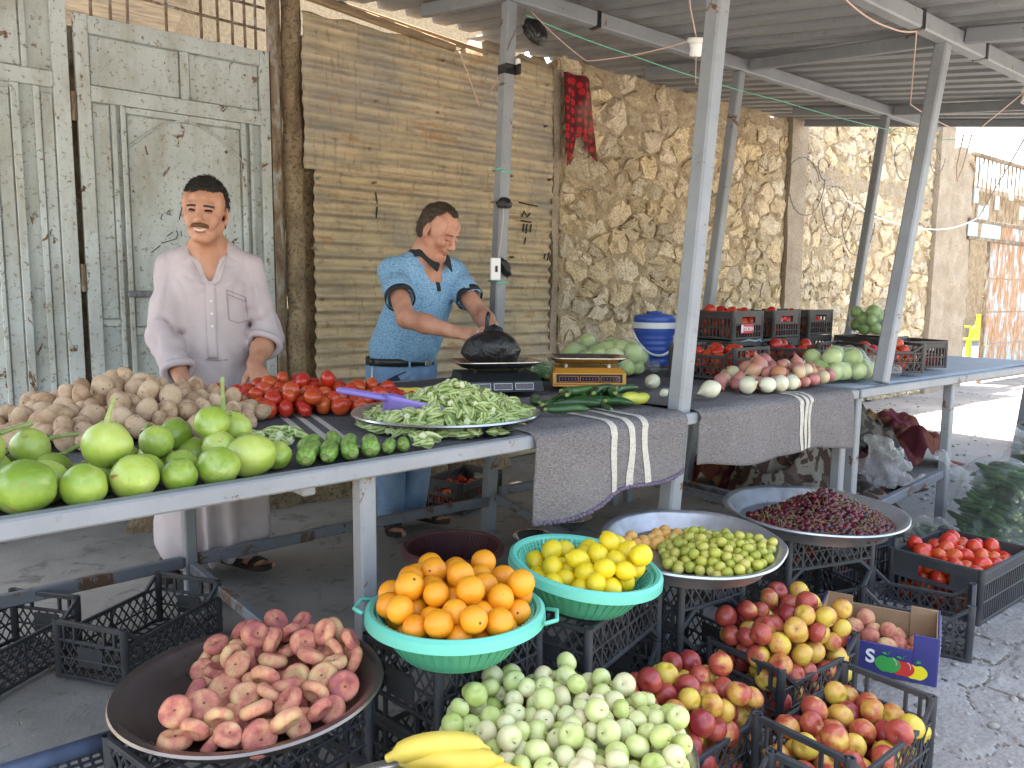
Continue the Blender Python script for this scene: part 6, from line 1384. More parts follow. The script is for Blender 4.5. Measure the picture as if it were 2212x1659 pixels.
for t in np.linspace(0, 1, 18): R1.cone(tuple(Vn+f1*.06+Vector((.004, 0, 1.42-.14*t))), tuple(Vn-f1*.045+Vector((.004, 0, 1.42-.14*t))), .042*(1-t)**.8+.004, .042*(1-t)**.8+.004, .006, 'cut')
for e, q, tt, rr in ((elR, wrR, .84, .052), (elL, wrL, .30, .056)): R1.cone(e+(q-e)*tt, e+(q-e)*1.3, rr, rr, .006, 'cut')
rb = R1.build('robe', 'robe', p1); B = R1.bvh; dF = -f1
P1 = lambda u, z: b0+L1*u+f1*.3+Vector((0, 0, z))
for (e, q, tt, r0) in ((elR, wrR, .80, .054), (elL, wrL, .24, .060)):                   # rolled cuffs
    c = e+(q-e)*tt; a = (q-e).normalized(); u = a.orthogonal().normalized(); v = a.cross(u); mb = MB(); mb.tube([c+(u*math.cos(t)+v*math.sin(t))*r0*(1+.05*math.sin(3*t))+a*.006*math.sin(2*t) for t in np.linspace(0, 6.283, 25)], .015, 8, False); mb.build('cuff', 'robe', rb, True)
ribbon(rb, B, [P1(.004+.001*t, 1.27-.30*t) for t in np.linspace(0, 1, 16)], .038, dF, 'robe', 'placket', .002, .003); ribbon(rb, B, [P1(-.02, .968), P1(.03, .965), P1(.06, .967)], .004, dF, 'robedark', 'seam', .003)
for z in (1.245, 1.20, 1.15, 1.10): dot_on(rb, B, P1(.006, z), dF, .0055, 'white', 'button', .003)
pk_ = [(.065, 1.245), (.135, 1.215), (.140, 1.12), (.105, 1.112), (.070, 1.125), (.065, 1.245)]
pts = []
for (a, b), (c, d) in zip(pk_, pk_[1:]): pts += [P1(a+(c-a)*t, b+(d-b)*t) for t in np.linspace(0, 1, 6)]
ribbon(rb, B, pts, .0035, dF, 'robedark', 'pocket_seam', .002); ribbon(rb, B, [P1(.066+.07*t, 1.228-.03*t) for t in np.linspace(0, 1, 8)], .004, dF, 'robedark', 'pocket_seam', .002)
for s_ in (-1, 1):                                                                   # open stand collar
    ctr = [Vector(T1h((0, -.02, -.10)))]; mb = MB(); rows = []
    for t in np.linspace(0, 1, 14):
        if t < .5: a = math.pi/2+.15-(t/.5)*2.05; base = Vector((nb.x, nb.y, 1.385-.012*t))+(L1*s_*math.cos(a)*-1*-1 if False else L1*s_*math.cos(a))*.072-f1*math.sin(a)*.070; up_ = Vector((0, 0, .042))+L1*s_*.004
        else:
            q = (t-.5)/.5; base = Vector((nb.x, nb.y, 0))+L1*s_*(.066*(1-q)+.004)+f1*(.030+.075*q**.7+.012)+Vector((0, 0, 1.383-.125*q)); up_ = Vector((0, 0, .030))*(1-.4*q)+L1*s_*.030*(q+.25)+f1*.010
        rows.append([base, base+up_*.5, base+up_])
    mb.grid(rows); o = mb.build('collar', 'robe', rb, True); solidify(o, .003, 0); subsurf(o, 1)
for h_, t_ in ((hR, tR), (hL, tL)): sandal(p1, h_, t_)
# ================================================================== person 2: blue polo, jeans
C2 = (2.045, 3.145, 1.535); f2 = Vector((.20, -.98, 0)).normalized(); L2 = Vector((.98, .20, 0)).normalized(); M2 = Matrix(frame(Vector((.38, -.80, -.52))))
F2 = Field(axis(1.62, 2.42, .011, ((1.80, 2.15, .0034),)), axis(2.50, 3.68, .011, ((2.52, 2.76, .0034), (3.02, 3.28, .0036))), axis(-.01, 1.72, .011, ((1.0, 1.12, .0034), (1.38, 1.69, .0034))))
T2h = build_head(F2, C2, M2, False, 1.04)
pel = Vector((1.955, 3.37, .90)); chs = Vector((2.03, 3.285, 1.22)); nk = Vector((2.035, 3.235, 1.40))
F2.cone(T2h((0, -.02, -.07)), nk, .056, .062, .03); F2.cone(nk, chs, .085, .11, .05); F2.cone(chs, pel, .11, .12, .05)
sR, eR, wR = Vector((1.872, 3.285, 1.335)), Vector((1.785, 3.01, 1.125)), Vector((1.858, 2.715, 1.072)); sL, eL, wL = Vector((2.205, 3.26, 1.335)), Vector((2.215, 3.03, 1.135)), Vector((2.065, 2.735, 1.088))
for s_, a in ((-1, sR), (1, sL)): F2.cone(nk-Vector((0, 0, .01)), a, .055, .055, .04)
for a, e, q in ((sR, eR, wR), (sL, eL, wL)): F2.cone(a, e, .051, .042, .03); F2.cone(e, e+(q-e)*.4, .044, .043, .02); F2.cone(e+(q-e)*.4, q, .043, .027, .02)
build_hand(F2, wR, (.62, -.72, -.10), (-.45, -.45, .75), (.3, -.3, .6), (.35, .55, .65, .75), .05, .98, .55); build_hand(F2, wL, (-.50, -.72, -.45), (.45, -.55, .65), (-.6, .1, .5), (.35, .5, .6, .65), .06, .98, .55)
g1, g2, g3, g4 = (1.950, 3.475, .030), (1.855, 3.235, .030), (2.085, 3.50, .030), (2.185, 3.275, .030)
for h_, t_, kn in ((g1, g2, (1.905, 3.37, .47)), (g3, g4, (2.10, 3.40, .47))):
    an = Vector(h_)+(Vector(t_)-Vector(h_)).normalized()*.045+Vector((0, 0, .085)); foot(F2, h_, t_, an); F2.cone(an, kn, .036, .055, .02); F2.cone(kn, (pel.x+(kn[0]-pel.x)*.7, pel.y, .88), .06, .085, .03)
p2 = F2.build('person', 'skin2'); tag(p2, 'man in speckled blue polo shirt and jeans tying a black bag over the scale', 'person')
brows(p2, F2.bvh, T2h, M2, 'browlight', .004, .0185, .006)
for s_ in (-1, 1): ribbon(p2, F2.bvh, [T2h((s_*(.018+.026*t), .2, -.0085+.002*math.cos(t*3.1)-.001)) for t in np.linspace(0, 1, 8)], .0022, M2 @ Vector((0, -1, 0)), 'browlight', 'eyelash', .0006, .001)
ribbon(p2, F2.bvh, [T2h((.019*u, .2, -.0755+.002*u*u)) for u in np.linspace(-1, 1, 9)], .006, M2 @ Vector((0, -1, 0)), 'lip', 'lower_lip', .0008, .001)
hair_mesh(p2, F2, T2h, C2, M2, 'hairbrown', lambda x, y, z: np.maximum(np.maximum(np.minimum(.094+.6*np.clip(np.abs(x)-.02, 0, 1)-z+.25*np.clip(y-.03, 0, 1), y+.004-.30*(z-.02)), np.minimum(y+.018, -.008-z)), -.070-z), grow=.0045, wide=1.04, slen=.009)
def ringband(par, c, rx, ry, h, M, m, name, thick=.004, tilt=0.0, n=40):
    mb = MB(); mb.grid([[Vector(c)+M @ Vector((rx*math.cos(a), ry*math.sin(a), q+tilt*math.sin(a))) for a in np.linspace(0, 2*math.pi, n+1)] for q in (-h/2, 0, h/2)]); o = mb.build(name, m, par, True); solidify(o, thick, 0); return o
S2 = Field(np.arange(1.66, 2.44, .0085), np.arange(3.0, 3.62, .0085), np.arange(.84, 1.50, .0085)); Fm = frame(f2)
for s_, a in ((-1, sR), (1, sL)): S2.cone(nk-Vector((0, 0, .005)), a, .070, .066, .04)
S2.ell(chs, (.180, .128, .19), Fm, .05); S2.ell((1.985, 3.30, 1.06), (.178, .152, .17), Fm, .05); S2.ell((1.96, 3.345, .955), (.178, .150, .13), Fm, .05)
for a, e in ((sR, eR), (sL, eL)): S2.cone(a, a+(e-a)*.40, .068, .066, .03); S2.cone(a+(e-a)*.4, a+(e-a)*.56, .065, .066, .02)
X, Y, Z = S2.all(); S2.D += (.006*vnoise(X*8+Z*5, Y*8, Z*7, 4)+.003*vnoise(X*20, Y*20, Z*16, 6)).astype(np.float32)
for S_, sg in ((sR, 1), (sL, -1)):
    dx = ((X-S_.x)*L2.x+(Y-S_.y)*L2.y)*sg; dz = Z-S_.z; aa = np.arctan2(dz, dx); dd = np.sqrt(dx*dx+dz*dz); fr_ = np.clip(((X-2.0)*f2.x+(Y-3.30)*f2.y)*12, 0, 1)
    S2.D += (.005*rid(aa*5+1.5*vnoise(aa*3, dd*5, 0, 6))*np.exp(-dd/.20)*np.clip(dd/.09, 0, 1)*fr_).astype(np.float32)
S2.D += (.010*rid(Z*22+((X-2)*L2.x+(Y-3.3)*L2.y)*9+1.6*vnoise(X*6, Y*6, Z*5, 21))*np.exp(-((Z-.95)/.08)**2)*np.clip(vnoise(X*5, Y*5, Z*4, 31)+.4, 0, 1)).astype(np.float32)
S2.D = np.maximum(S2.D, .885+.25*0-Z+.04*((X-1.96)*f2.x+(Y-3.34)*f2.y)).astype(np.float32)
for a, e in ((sR, eR), (sL, eL)): S2.cone(a+(e-a)*.60, e, .060, .060, .006, 'cut')
S2.cone(nk+Vector((0, 0, .10)), nk-Vector((0, 0, .05)), .071, .068, .008, 'cut')
for t in np.linspace(0, 1, 18): S2.cone(nk+f2*.20+Vector((0, 0, .06-.075*t)), nk+f2*.07+Vector((0, 0, .06-.075*t)), .026*(1-t)+.003, .026*(1-t)+.003, .006, 'cut')
sh = S2.build('polo_shirt', 'polo', p2); B2 = S2.bvh
for a, e in ((sR, eR), (sL, eL)):
    c = a+(e-a)*.555; d = (e-a).normalized(); u = d.orthogonal().normalized(); v = d.cross(u); mb = MB(); mb.grid([[c+(u*math.cos(t)+v*math.sin(t))*.0685+d*q for t in np.linspace(0, 6.2832, 33)] for q in (-.012, .006, .022)]); o = mb.build('cuff', 'knit', sh, True); solidify(o, .004, 0)
for s_ in (-1, 1):
    mb = MB(); rows = []
    for t in np.linspace(0, 1, 16):
        if t < .6: a = math.pi/2+.1-(t/.6)*2.1; base = nk+L2*s_*math.cos(a)*.080-f2*math.sin(a)*.078+Vector((0, 0, .048)); dn = (L2*s_*math.cos(a)*.020-f2*math.sin(a)*.020)+Vector((0, 0, -.040))
        else: q = (t-.6)/.4; base = nk+L2*s_*(.070*(1-q)+.010)+f2*(.040+.068*q)+Vector((0, 0, .048-.070*q)); dn = L2*s_*(.022+.020*q)+f2*.022+Vector((0, 0, -.036-.012*q))
        rows.append([base, base+dn*.35+Vector((0, 0, .006)), base+dn])
    mb.grid(rows); o = mb.build('collar', 'knit', sh, True); solidify(o, .004, 0); subsurf(o, 1)
Pp = lambda u, z: Vector((chs.x, chs.y, 0))+L2*u+f2*.35+Vector((0, 0, z))
ribbon(sh, B2, [Pp(-.004+.004*t, 1.372-.125*t) for t in np.linspace(0, 1, 12)], .024, -f2, 'knit', 'placket', .002, .003)
for z in (1.335, 1.31): dot_on(sh, B2, Pp(.008, z), -f2, .004, 'silver', 'button', .003)
ribbon(sh, B2, [Pp(.085, 1.232), Pp(.092, 1.236), Pp(.098, 1.232)], .008, -f2, 'black', 'chest_logo', .002); ribbon(sh, B2, [Pp(.100, 1.231), Pp(.118, 1.231)], .005, -f2, 'white', 'chest_logo', .002)
J = Field(np.arange(1.70, 2.30, .0085), np.arange(3.14, 3.64, .0085), np.arange(.05, .96, .0095))
J.ell((1.958, 3.362, .86), (.172, .140, .13), Fm, .03)
for h_, kn, hx in ((g1, (1.905, 3.38, .47), 1.885), (g3, (2.10, 3.405, .47), 2.045)):
    J.cone((hx, 3.362, .86), kn, .108, .082, .035); J.cone(kn, (h_[0]-.01, h_[1]-.035, .09), .080, .072, .03)
X, Y, Z = J.all(); J.D += (.006*vnoise(X*9, Y*9, Z*7, 14)+.005*vnoise(X*16, Y*16, Z*22, 16)*np.clip((.3-Z)/.2, 0, 1)).astype(np.float32); J.D = np.maximum(J.D, np.maximum(.085-Z, Z-.905)).astype(np.float32)
for pa, pb in (((1.955, 3.21, .84), (1.87, 3.26, .78)), ((1.955, 3.21, .82), (2.05, 3.27, .77)), ((1.85, 3.24, .80), (1.93, 3.23, .76))): J.cone(pa, pb, .008, .003, .014, 'cut')
je = J.build('jeans', 'denim', p2); BJ = J.bvh; bc = (1.958, 3.358, .905)
bt = ringband(p2, bc, .181, .157, .036, Fm, 'belt', 'belt', .004); 
bk = Vector(bc)+f2*.163+L2*.035; mb = MB(); mb.box(bk, (.045, .006, .040), Fm, .002); mb.build('buckle', 'silver', bt)
for u in (-.075, .11): mb = MB(); a = Vector(bc)+L2*u+f2*(.157*math.sqrt(max(0, 1-(u/.181)**2))+.005); mb.box(a, (.012, .005, .055), Fm, .001); mb.build('belt_loop', 'denim', bt)
PJ = lambda u, z: Vector((1.958, 3.36, 0))+L2*u+f2*.4+Vector((0, 0, z))
ribbon(je, BJ, [PJ(-.155+.075*t, .80+.06*t**.5) for t in np.linspace(0, 1, 9)], .006, -f2, 'denimdark', 'pocket_edge', .002); ribbon(je, BJ, [PJ(-.135, .835), PJ(-.12, .815), PJ(-.115, .80)], .04, -f2, 'denimdark', 'ink_stain', .001, .001)
ribbon(je, BJ, [PJ(.0, .88-.12*t) for t in np.linspace(0, 1, 6)], .012, -f2, 'denim', 'fly', .002)
mb = MB(); q = Vector((1.785, 3.33, .885)); mb.tube([q, q+Vector((-.012, -.015, -.05)), q+Vector((-.015, -.02, -.09))], .003, 6); mb.build('key_strap', 'silver', p2); mb = MB(); mb.box(q+Vector((-.016, -.022, -.125)), (.022, .03, .06), None, .006); mb.build('car_key', 'black', p2)
for c, d, m in ((wR+Vector((.060, -.070, .004)), (.62, -.72, -.3), 'amber'), (wL+Vector((-.050, -.075, -.045)), (-.5, -.72, -.6), 'silver')):
    d = Vector(d).normalized(); u = d.orthogonal().normalized(); v = d.cross(u); mb = MB(); mb.tube([Vector(c)+(u*math.cos(t)+v*math.sin(t))*.0105 for t in np.linspace(0, 6.2832, 15)], .0022, 6, False); rg = mb.build('ring', 'silver', p2, True)
for h_, t_ in ((g1, g2), (g3, g4)): sandal(p2, h_, t_)
# ------------------------------------------------------------------ scales and bag being tied
def disp(g_, x): pass
sc1 = thing('weighing_scale', 'black digital weighing scale with steel pan holding the black bag', 'scale', (1.865, 2.455, .850), (0, 0, R(-24)))
mb = MB(); w0, d0 = .165, .12
mb.add([(-w0, -d0-.02, .012), (w0, -d0-.02, .012), (w0, d0, .012), (-w0, d0, .012), (-w0*.96, -d0-.012, .052), (w0*.96, -d0-.012, .052), (w0*.92, -d0+.05, .078), (-w0*.92, -d0+.05, .078), (w0*.92, d0-.01, .078), (-w0*.92, d0-.01, .078)],
       [(0, 3, 2, 1), (0, 1, 5, 4), (4, 5, 6, 7), (7, 6, 8, 9), (1, 2, 8, 6, 5), (0, 4, 7, 9, 3), (2, 3, 9, 8)]); mb.build('body', 'black', sc1)
SCR = simple('display window', (.03, .022, .035), .15, .1).m; WHT = simple('white print', (.7, .7, .7), .5, .05).m
def screens(par, m_frame, xs, y, z, tilt, w_, h_):
    for x in xs:
        o = MB().box((0, 0, 0), (w_, .002, h_), None, .0006).build('display', SCR, par, False, (x, y, z), (tilt, 0, 0))
        for (c, d) in (((0, -.0012, h_/2), (w_, .001, .0016)), ((0, -.0012, -h_/2), (w_, .001, .0016)), ((w_/2, -.0012, 0), (.0016, .001, h_)), ((-w_/2, -.0012, 0), (.0016, .001, h_))): MB().box(c, d).build('display_frame', m_frame, o)
        for k in range(5): MB().box((-w_*.34+k*w_*.17, -.0012, 0), (w_*.06, .001, h_*.42)).build('digit', simple('dim digit', (.12, .03, .04), .4).m if 'DG' not in globals() else DG, o)
DG = simple('dim digit', (.13, .035, .04), .4).m
screens(sc1, WHT, (-.085, 0, .085), -d0-.0185, .033, R(-11), .072, .024)
for x, y in ((-.13, -.08), (.13, -.08), (.13, .09), (-.13, .09)): MB().tube([(x, y, 0), (x, y, .013)], .012, 10).build('foot', 'rubber', sc1)
for x, y in ((-.09, -.04), (.09, -.04), (.09, .07), (-.09, .07)): MB().tube([(x, y, .077), (x, y, .100)], .006, 8).build('pan_support', 'black', sc1)
def pan(par, z, m, a=.175, b=.125):
    mb = MB(); rows = []
    for r_, zz in ((.0, 0), (.6, 0), (.78, .001), (1.0, .022), (1.03, .023), (1.03, .020), (1.0, .018), (.78, -.003), (.0, -.003)):
        rows.append([(a*r_*math.copysign(abs(math.cos(t))**.42, math.cos(t)), b*r_*math.copysign(abs(math.sin(t))**.42, math.sin(t))+.012, z+zz) for t in np.linspace(0, 2*math.pi, 49)])
    mb.grid(rows); return mb.build('pan', m, par, 40)
pan(sc1, .1005, 'inox')
sc2 = thing('weighing_scale', 'orange digital weighing scale with empty steel pan', 'scale', (2.285, 2.365, .850), (0, 0, R(-38)))
ORG = simple('orange plastic', (.62, .26, .035), .4, .06).m; mb = MB(); w0, d0 = .15, .13
mb.add([(-w0, -d0-.01, .014), (w0, -d0-.01, .014), (w0, d0, .014), (-w0, d0, .014), (-w0, -d0-.005, .068), (w0, -d0-.005, .068), (w0*.9, -d0+.04, .085), (-w0*.9, -d0+.04, .085), (w0*.9, d0-.01, .085), (-w0*.9, d0-.01, .085)],
       [(0, 3, 2, 1), (0, 1, 5, 4), (4, 5, 6, 7), (7, 6, 8, 9), (1, 2, 8, 6, 5), (0, 4, 7, 9, 3), (2, 3, 9, 8)]); mb.build('body', ORG, sc2)
MB().box((0, -d0-.009, .047), (.27, .004, .034), None, .001).build('front_panel', 'black', sc2); MB().box((0, -d0-.0085, .022), (.30, .003, .006)).build('trim', simple('dark orange trim', (.42, .15, .02), .4).m, sc2)
screens(sc2, simple('orange print', (.55, .22, .06), .5).m, (-.085, 0, .085), -d0-.0125, .045, R(-2), .076, .022)
for x, y in ((-.11, -.09), (.11, -.09), (.11, .1), (-.11, .1)): MB().tube([(x, y, 0), (x, y, .015)], .013, 10).build('foot', 'rubber', sc2)
for x, y in ((-.09, -.05), (.09, -.05), (.09, .07), (-.09, .07)): MB().tube([(x, y, .084), (x, y, .104)], .007, 8).build('pan_support', 'white', sc2)
pan(sc2, .1045, 'inox', .165, .125)
def bag_mesh(rx, ry, rz, seed, crease=.06, nc=11, tie=None, n=44, m=30, sag=.35):
    """sack: sagging body with a flat bottom and creases gathering at the neck"""
    V = []; Fc = []
    for i in range(m):
        t = i/(m-1); th = math.pi*(1-t)
        for k in range(n):
            ph = 2*math.pi*k/n; s_ = math.sin(th); z = math.cos(th); q = 1+crease*(1-2*abs(math.sin(nc*.5*ph+3*float(vnoise(ph*1.5, t*3, seed, seed)))))*max(0, t-.2)+.17*float(fnoise(math.cos(ph)*1.5+seed, math.sin(ph)*1.5, t*2.4, 3, seed))+.05*(1-2*abs(float(vnoise(math.cos(ph)*4+seed, math.sin(ph)*4, t*5, seed+3))))
            r_ = max(.02, (s_**.75 if t < .5 else s_**(1.0 if not tie else 1.25)))*q; zz = z if z > -.72 else -.72-.03*(z+.72)
            V.append((rx*r_*math.cos(ph), ry*r_*math.sin(ph), rz*(zz+.74)/1.74*1.35))
    if tie:
        for (dz, rr) in ((.02, .012), (.05, .020), (.085, .030), (.11, .034)):
            for k in range(n): ph = 2*math.pi*k/n; V.append((rr*math.cos(ph)*(1+.4*math.sin(7*ph))+tie[0]*dz, rr*.7*math.sin(ph)*(1+.4*math.sin(5*ph))+tie[1]*dz, rz*1.35+dz))
    M_ = len(V)//n
    for i in range(M_-1):
        for k in range(n): Fc.append((i*n+k, i*n+(k+1) % n, (i+1)*n+(k+1) % n, (i+1)*n+k))
    Fc.append(tuple(range(n-1, -1, -1))); return MB().add(V, Fc)
bb = bag_mesh(.118, .10, .100, 4, .09, 13, None).build('carrier_bag', 'bagblack', None, True, (1.885, 2.495, .956)); tag(bb, 'full black plastic bag standing on the black scale, neck held by the man', 'bag')
mb = MB(); mb.tube([(0, 0, .112), (.022, .05, .118), (.040, .095, .116), (.046, .105, .14), (.045, .10, .18), (.050, .10, .205), (.058, .105, .20), (.054, .11, .165)], [.05, .028, .012, .009, .009, .007, .007, .006], 8); mb.build('twisted_neck', 'bagblack', bb, True)
nb_ = MB()
for i in range(6): a = i*1.1; nb_.tube([(.1*math.cos(a), .1*math.sin(a), .02), (.14*math.cos(a), .14*math.sin(a), .015), (.16*math.cos(a+.2), .15*math.sin(a+.2), .035)], [.02, .015, .004], 6)
o = nb_.build('bag_scraps', 'bagblack', None, True, (2.10, 2.60, .862)); o.scale = (.35, .35, .5); tag(o, 'crumpled black plastic scraps between the two scales', 'bag')
# ------------------------------------------------------------------ bagged produce on the tables
def wrap(name, label, caps, film_m, z0, tail=None, pad=.008, k=.045, res=.0095, seed=0, crease=.006):
    """thin bag shrunk round its contents; caps: (a, b, radius)"""
    A = np.array([c[0] for c in caps]+[c[1] for c in caps]); rm = max(c[2] for c in caps)+pad+.03; lo, hi = A.min(0)-rm, A.max(0)+rm
    if tail is not None: lo = np.minimum(lo, np.array(tail)-.06); hi = np.maximum(hi, np.array(tail)+.06)
    F_ = Field(np.arange(lo[0], hi[0], res), np.arange(lo[1], hi[1], res), np.arange(z0-.01, hi[2], res))
    for a, b, r in caps: F_.cone(a, b, r+pad, r+pad, k)
    if tail is not None:
        t = Vector(tail); c = Vector(A.mean(0)); q = c+(t-c)*.55; F_.cone(q, c+(t-c)*.82, .06, .016, .05); F_.cone(c+(t-c)*.82, t, .012, .034, .012)
    X, Y, Z = F_.all(); F_.D += (crease*(1-2*np.abs(vnoise(X*13+seed, Y*13, Z*13, seed)))*1.2+.5*crease*vnoise(X*34, Y*34, Z*34, seed+2)).astype(np.float32); F_.D = np.maximum(F_.D, z0+.002-Z).astype(np.float32)
    o = F_.build(name, film_m); return tag(o, label, 'bag')
def sack_round(name, label, x, y, z, rx, ry, n, r, items, base, iname, ilabel, icat, igroup, seed, kk=.5, rot=0, film_m='film', tail=None):
    c_, s_ = math.cos(R(rot)), math.sin(R(rot)); pl = Pile(lambda a, b: z+.006, seed); caps = []
    def smp(g): a = g.uniform(0, 6.28); q = math.sqrt(g.uniform()); u, v = q*rx*math.cos(a), q*ry*math.sin(a); return x+u*c_-v*s_, y+u*s_+v*c_
    okk = lambda a, b: ((((a-x)*c_+(b-y)*s_)/rx)**2+((-(a-x)*s_+(b-y)*c_)/ry)**2) < 1.05
    for i in range(n):
        rr = r*pl.g.uniform(.85, 1.15); p = pl.drop(rr*.9, smp, (x, y), kk, 10, okk); put(iname, items[pl.g.integers(len(items))], p, rrot(pl.g), rr/base, ilabel, icat, igroup); caps.append((p, p, rr))
    return wrap(name, label, caps, film_m, z+.002, tail, seed=seed)
CU_REST = MB()
def sack_logs(name, label, x, y, z, rot, L_, wn, layers, ranks, ilabel, igroup, seed, sc_=1.0, tail=None, join=None):
    g = np.random.default_rng(seed); d = Vector((math.cos(R(rot)), math.sin(R(rot)), 0)); w_ = Vector((-d.y, d.x, 0)); caps = []
    for ly in range(layers):
        m_ = wn-int(ly*.8)
        for i in range(m_):
            for rk in range(ranks):
                c = Vector((x, y, z+.022+ly*.031*sc_))+w_*((i-(m_-1)/2)*.036*sc_+g.normal(0, .005))+d*((rk-(ranks-1)/2)*L_*.92*sc_+g.normal(0, .022)); a = R(rot)+g.normal(0, .12); s2 = sc_*g.uniform(.92, 1.12); tl = g.normal(0, .08)
                caps.append((c-Vector((math.cos(a), math.sin(a), 0))*L_*.40, c+Vector((math.cos(a), math.sin(a), 0))*L_*.40, .018*sc_))
                vis = ly >= layers-1 or (i in (0, m_-1) and ly % 2) or (rk == 0 and ly % 3 == 1)
                me = CU[g.integers(3)]; rt = (g.uniform(0, 6), tl, a)
                if vis: put('cucumber', me, c, rt, s2*1.12, ilabel, 'cucumber', igroup)
                else: CU_REST.add((np.array([v.co for v in me.vertices]) @ np.array(Euler(rt).to_matrix()).T*s2*1.12+np.array(c)).tolist(), [tuple(q.vertices) for q in me.polygons])
    return wrap(name, label, caps, 'filmhazy', z+.002, tail, .012, .06, .0115, seed, .010)
AUs = variants(fr_aub, 'aubpale', .042, 4, 210)
sack_round('produce_bag', 'clear bag of green aubergines on the table beside the blue cooler', 2.74, 2.74, .846, .21, .14, 34, .042, AUs, .042, 'aubergine', 'green aubergine inside the clear bag beside the blue cooler', 'aubergine', 'aubergines in the bag beside the cooler', 41, .22, -30, tail=(2.90, 2.52, .89))
sack_round('produce_bag', 'clear bag of green aubergines lying beside the shallots', 3.60, 1.93, .846, .21, .12, 22, .042, AUs, .042, 'aubergine', 'green aubergine inside the clear bag beside the shallots', 'aubergine', 'aubergines in the bag beside the shallots', 43, .35, 5, tail=(3.86, 1.80, .88))
PEP = variants(fr_aub, 'pepper', .036, 4, 230)
sack_round('produce_bag', 'tall clear bag of green peppers on the rear crates', 4.72, 2.36, 1.005, .095, .095, 22, .036, PEP, .036, 'green_pepper', 'green pepper inside the tall clear bag on the rear crates', 'pepper', 'peppers in the tall clear bag', 47, .2, 0, tail=(4.80, 2.28, 1.25))
nP = Pile(lambda a, b: .850, 53); orest2 = MB(); caps = []
for i in range(190):
    p = nP.drop(.0115, lambda g: (2.42+g.uniform(-.20, .20)*.97, 2.83+g.uniform(-.085, .085)-.04), (2.40, 2.81), .22, 8); me = OK[nP.g.integers(5)]; rt = (nP.g.uniform(0, 6), nP.g.normal(0, .3), nP.g.uniform(0, 6.28))
    orest2.add((np.array([v.co for v in me.vertices]) @ np.array(Euler(rt).to_matrix()).T+np.array(p)).tolist(), [tuple(q.vertices) for q in me.polygons]); caps.append((p, p, .017))
stuff(tag(orest2.build('okra_mass', 'okraplain', None, 25), 'mass of okra pods showing through the green net bag', 'okra'))
wrap('net_bag', 'green net bag of okra lying behind the orange scale', caps[::2], 'net', .848, (2.17, 2.80, .90), .006, .03, .009, 53, .003)
mb = MB(); mb.grid([[(2.22+.03*math.cos(t*3.1)*(1+v*.1)+.012*v, 2.68+.02*t, .86+.085*math.sin(t*3.1)+.004*v) for v in np.linspace(0, 1, 3)] for t in np.linspace(0, 1, 14)]); o = mb.build('white_tie', 'filmwhite', None, True); solidify(o, .001); tag(o, 'looped white plastic strip beside the green net bag', 'strip')
# blue drinks cooler
cl = thing('drinks_cooler', 'blue cylindrical water cooler with white band and handle', 'cooler', (3.36, 2.93, .846)); CB = simple('blue plastic', (.025, .075, .33), .4, .06).m; CW = simple('white plastic', (.66, .67, .68), .4, .05).m
mb = MB(); mb.lathe([(.0005, 0), (.10, 0), (.108, .01)]+[(.108+.0022*math.sin(i*1.6), .012+i*.0085) for i in range(19)]+[(.115, .18), (.115, .205)], 40); mb.build('body', CB, cl, 50)
mb = MB(); mb.lathe([(.115, .205), (.121, .207), (.122, .238), (.116, .241)], 40); mb.build('band', CW, cl, 40)
mb = MB(); mb.lathe([(.117, .240), (.119, .244), (.119, .268), (.110, .279), (.05, .290), (.0005, .291)], 40); mb.lathe([(.05, .289), (.045, .300), (.0005, .302)], 24); mb.build('lid', CB, cl, 40)
mb = MB(); mb.tube([(.122*math.cos(a)*1.02-.0, -.122*math.sin(a)*1.15, .20-.14*math.sin(a)**1.2) for a in np.linspace(0, math.pi, 17)], .007, 8); mb.build('handle', CW, cl, True, None, (0, 0, R(-38)))
# rear tomato crates
GR = 'tomato crates at the back of the table'; CH = .155
rear = [('front single crate of tomatoes standing before the stacked crates', 3.12, 2.31, .846, 90, .40, 34), ('bottom crate of the left stack behind the single tomato crate', 3.60, 2.63, .846, 90, .32, 16), ('top crate of the left stack, with a red brand sticker', 3.60, 2.63, .846+CH+.002, 90, .32, 30),
        ('bottom crate of the middle tomato stack', 4.00, 2.66, .846, 90, .34, 0), ('top crate of the middle tomato stack', 4.00, 2.66, .846+CH+.002, 90, .34, 28), ('top crate of the right hand rear stack', 4.47, 2.72, .846+CH+.002, 90, .34, 26), ('bottom crate of the right hand rear stack', 4.47, 2.72, .846, 90, .34, 0),
        ('tomato crate with dipped side behind the bag of aubergines', 3.87, 2.33, .846, 95, .36, 26), ('low crate under the tall bag of peppers', 4.72, 2.36, .846, 90, .34, 0), ('tomato crate at the table edge beside the front post', 4.06, 1.99, .846, -28, .36, 30), ('grey crate at the far end of the row on the table', 4.50, 2.04, .846, -20, .32, 18)]
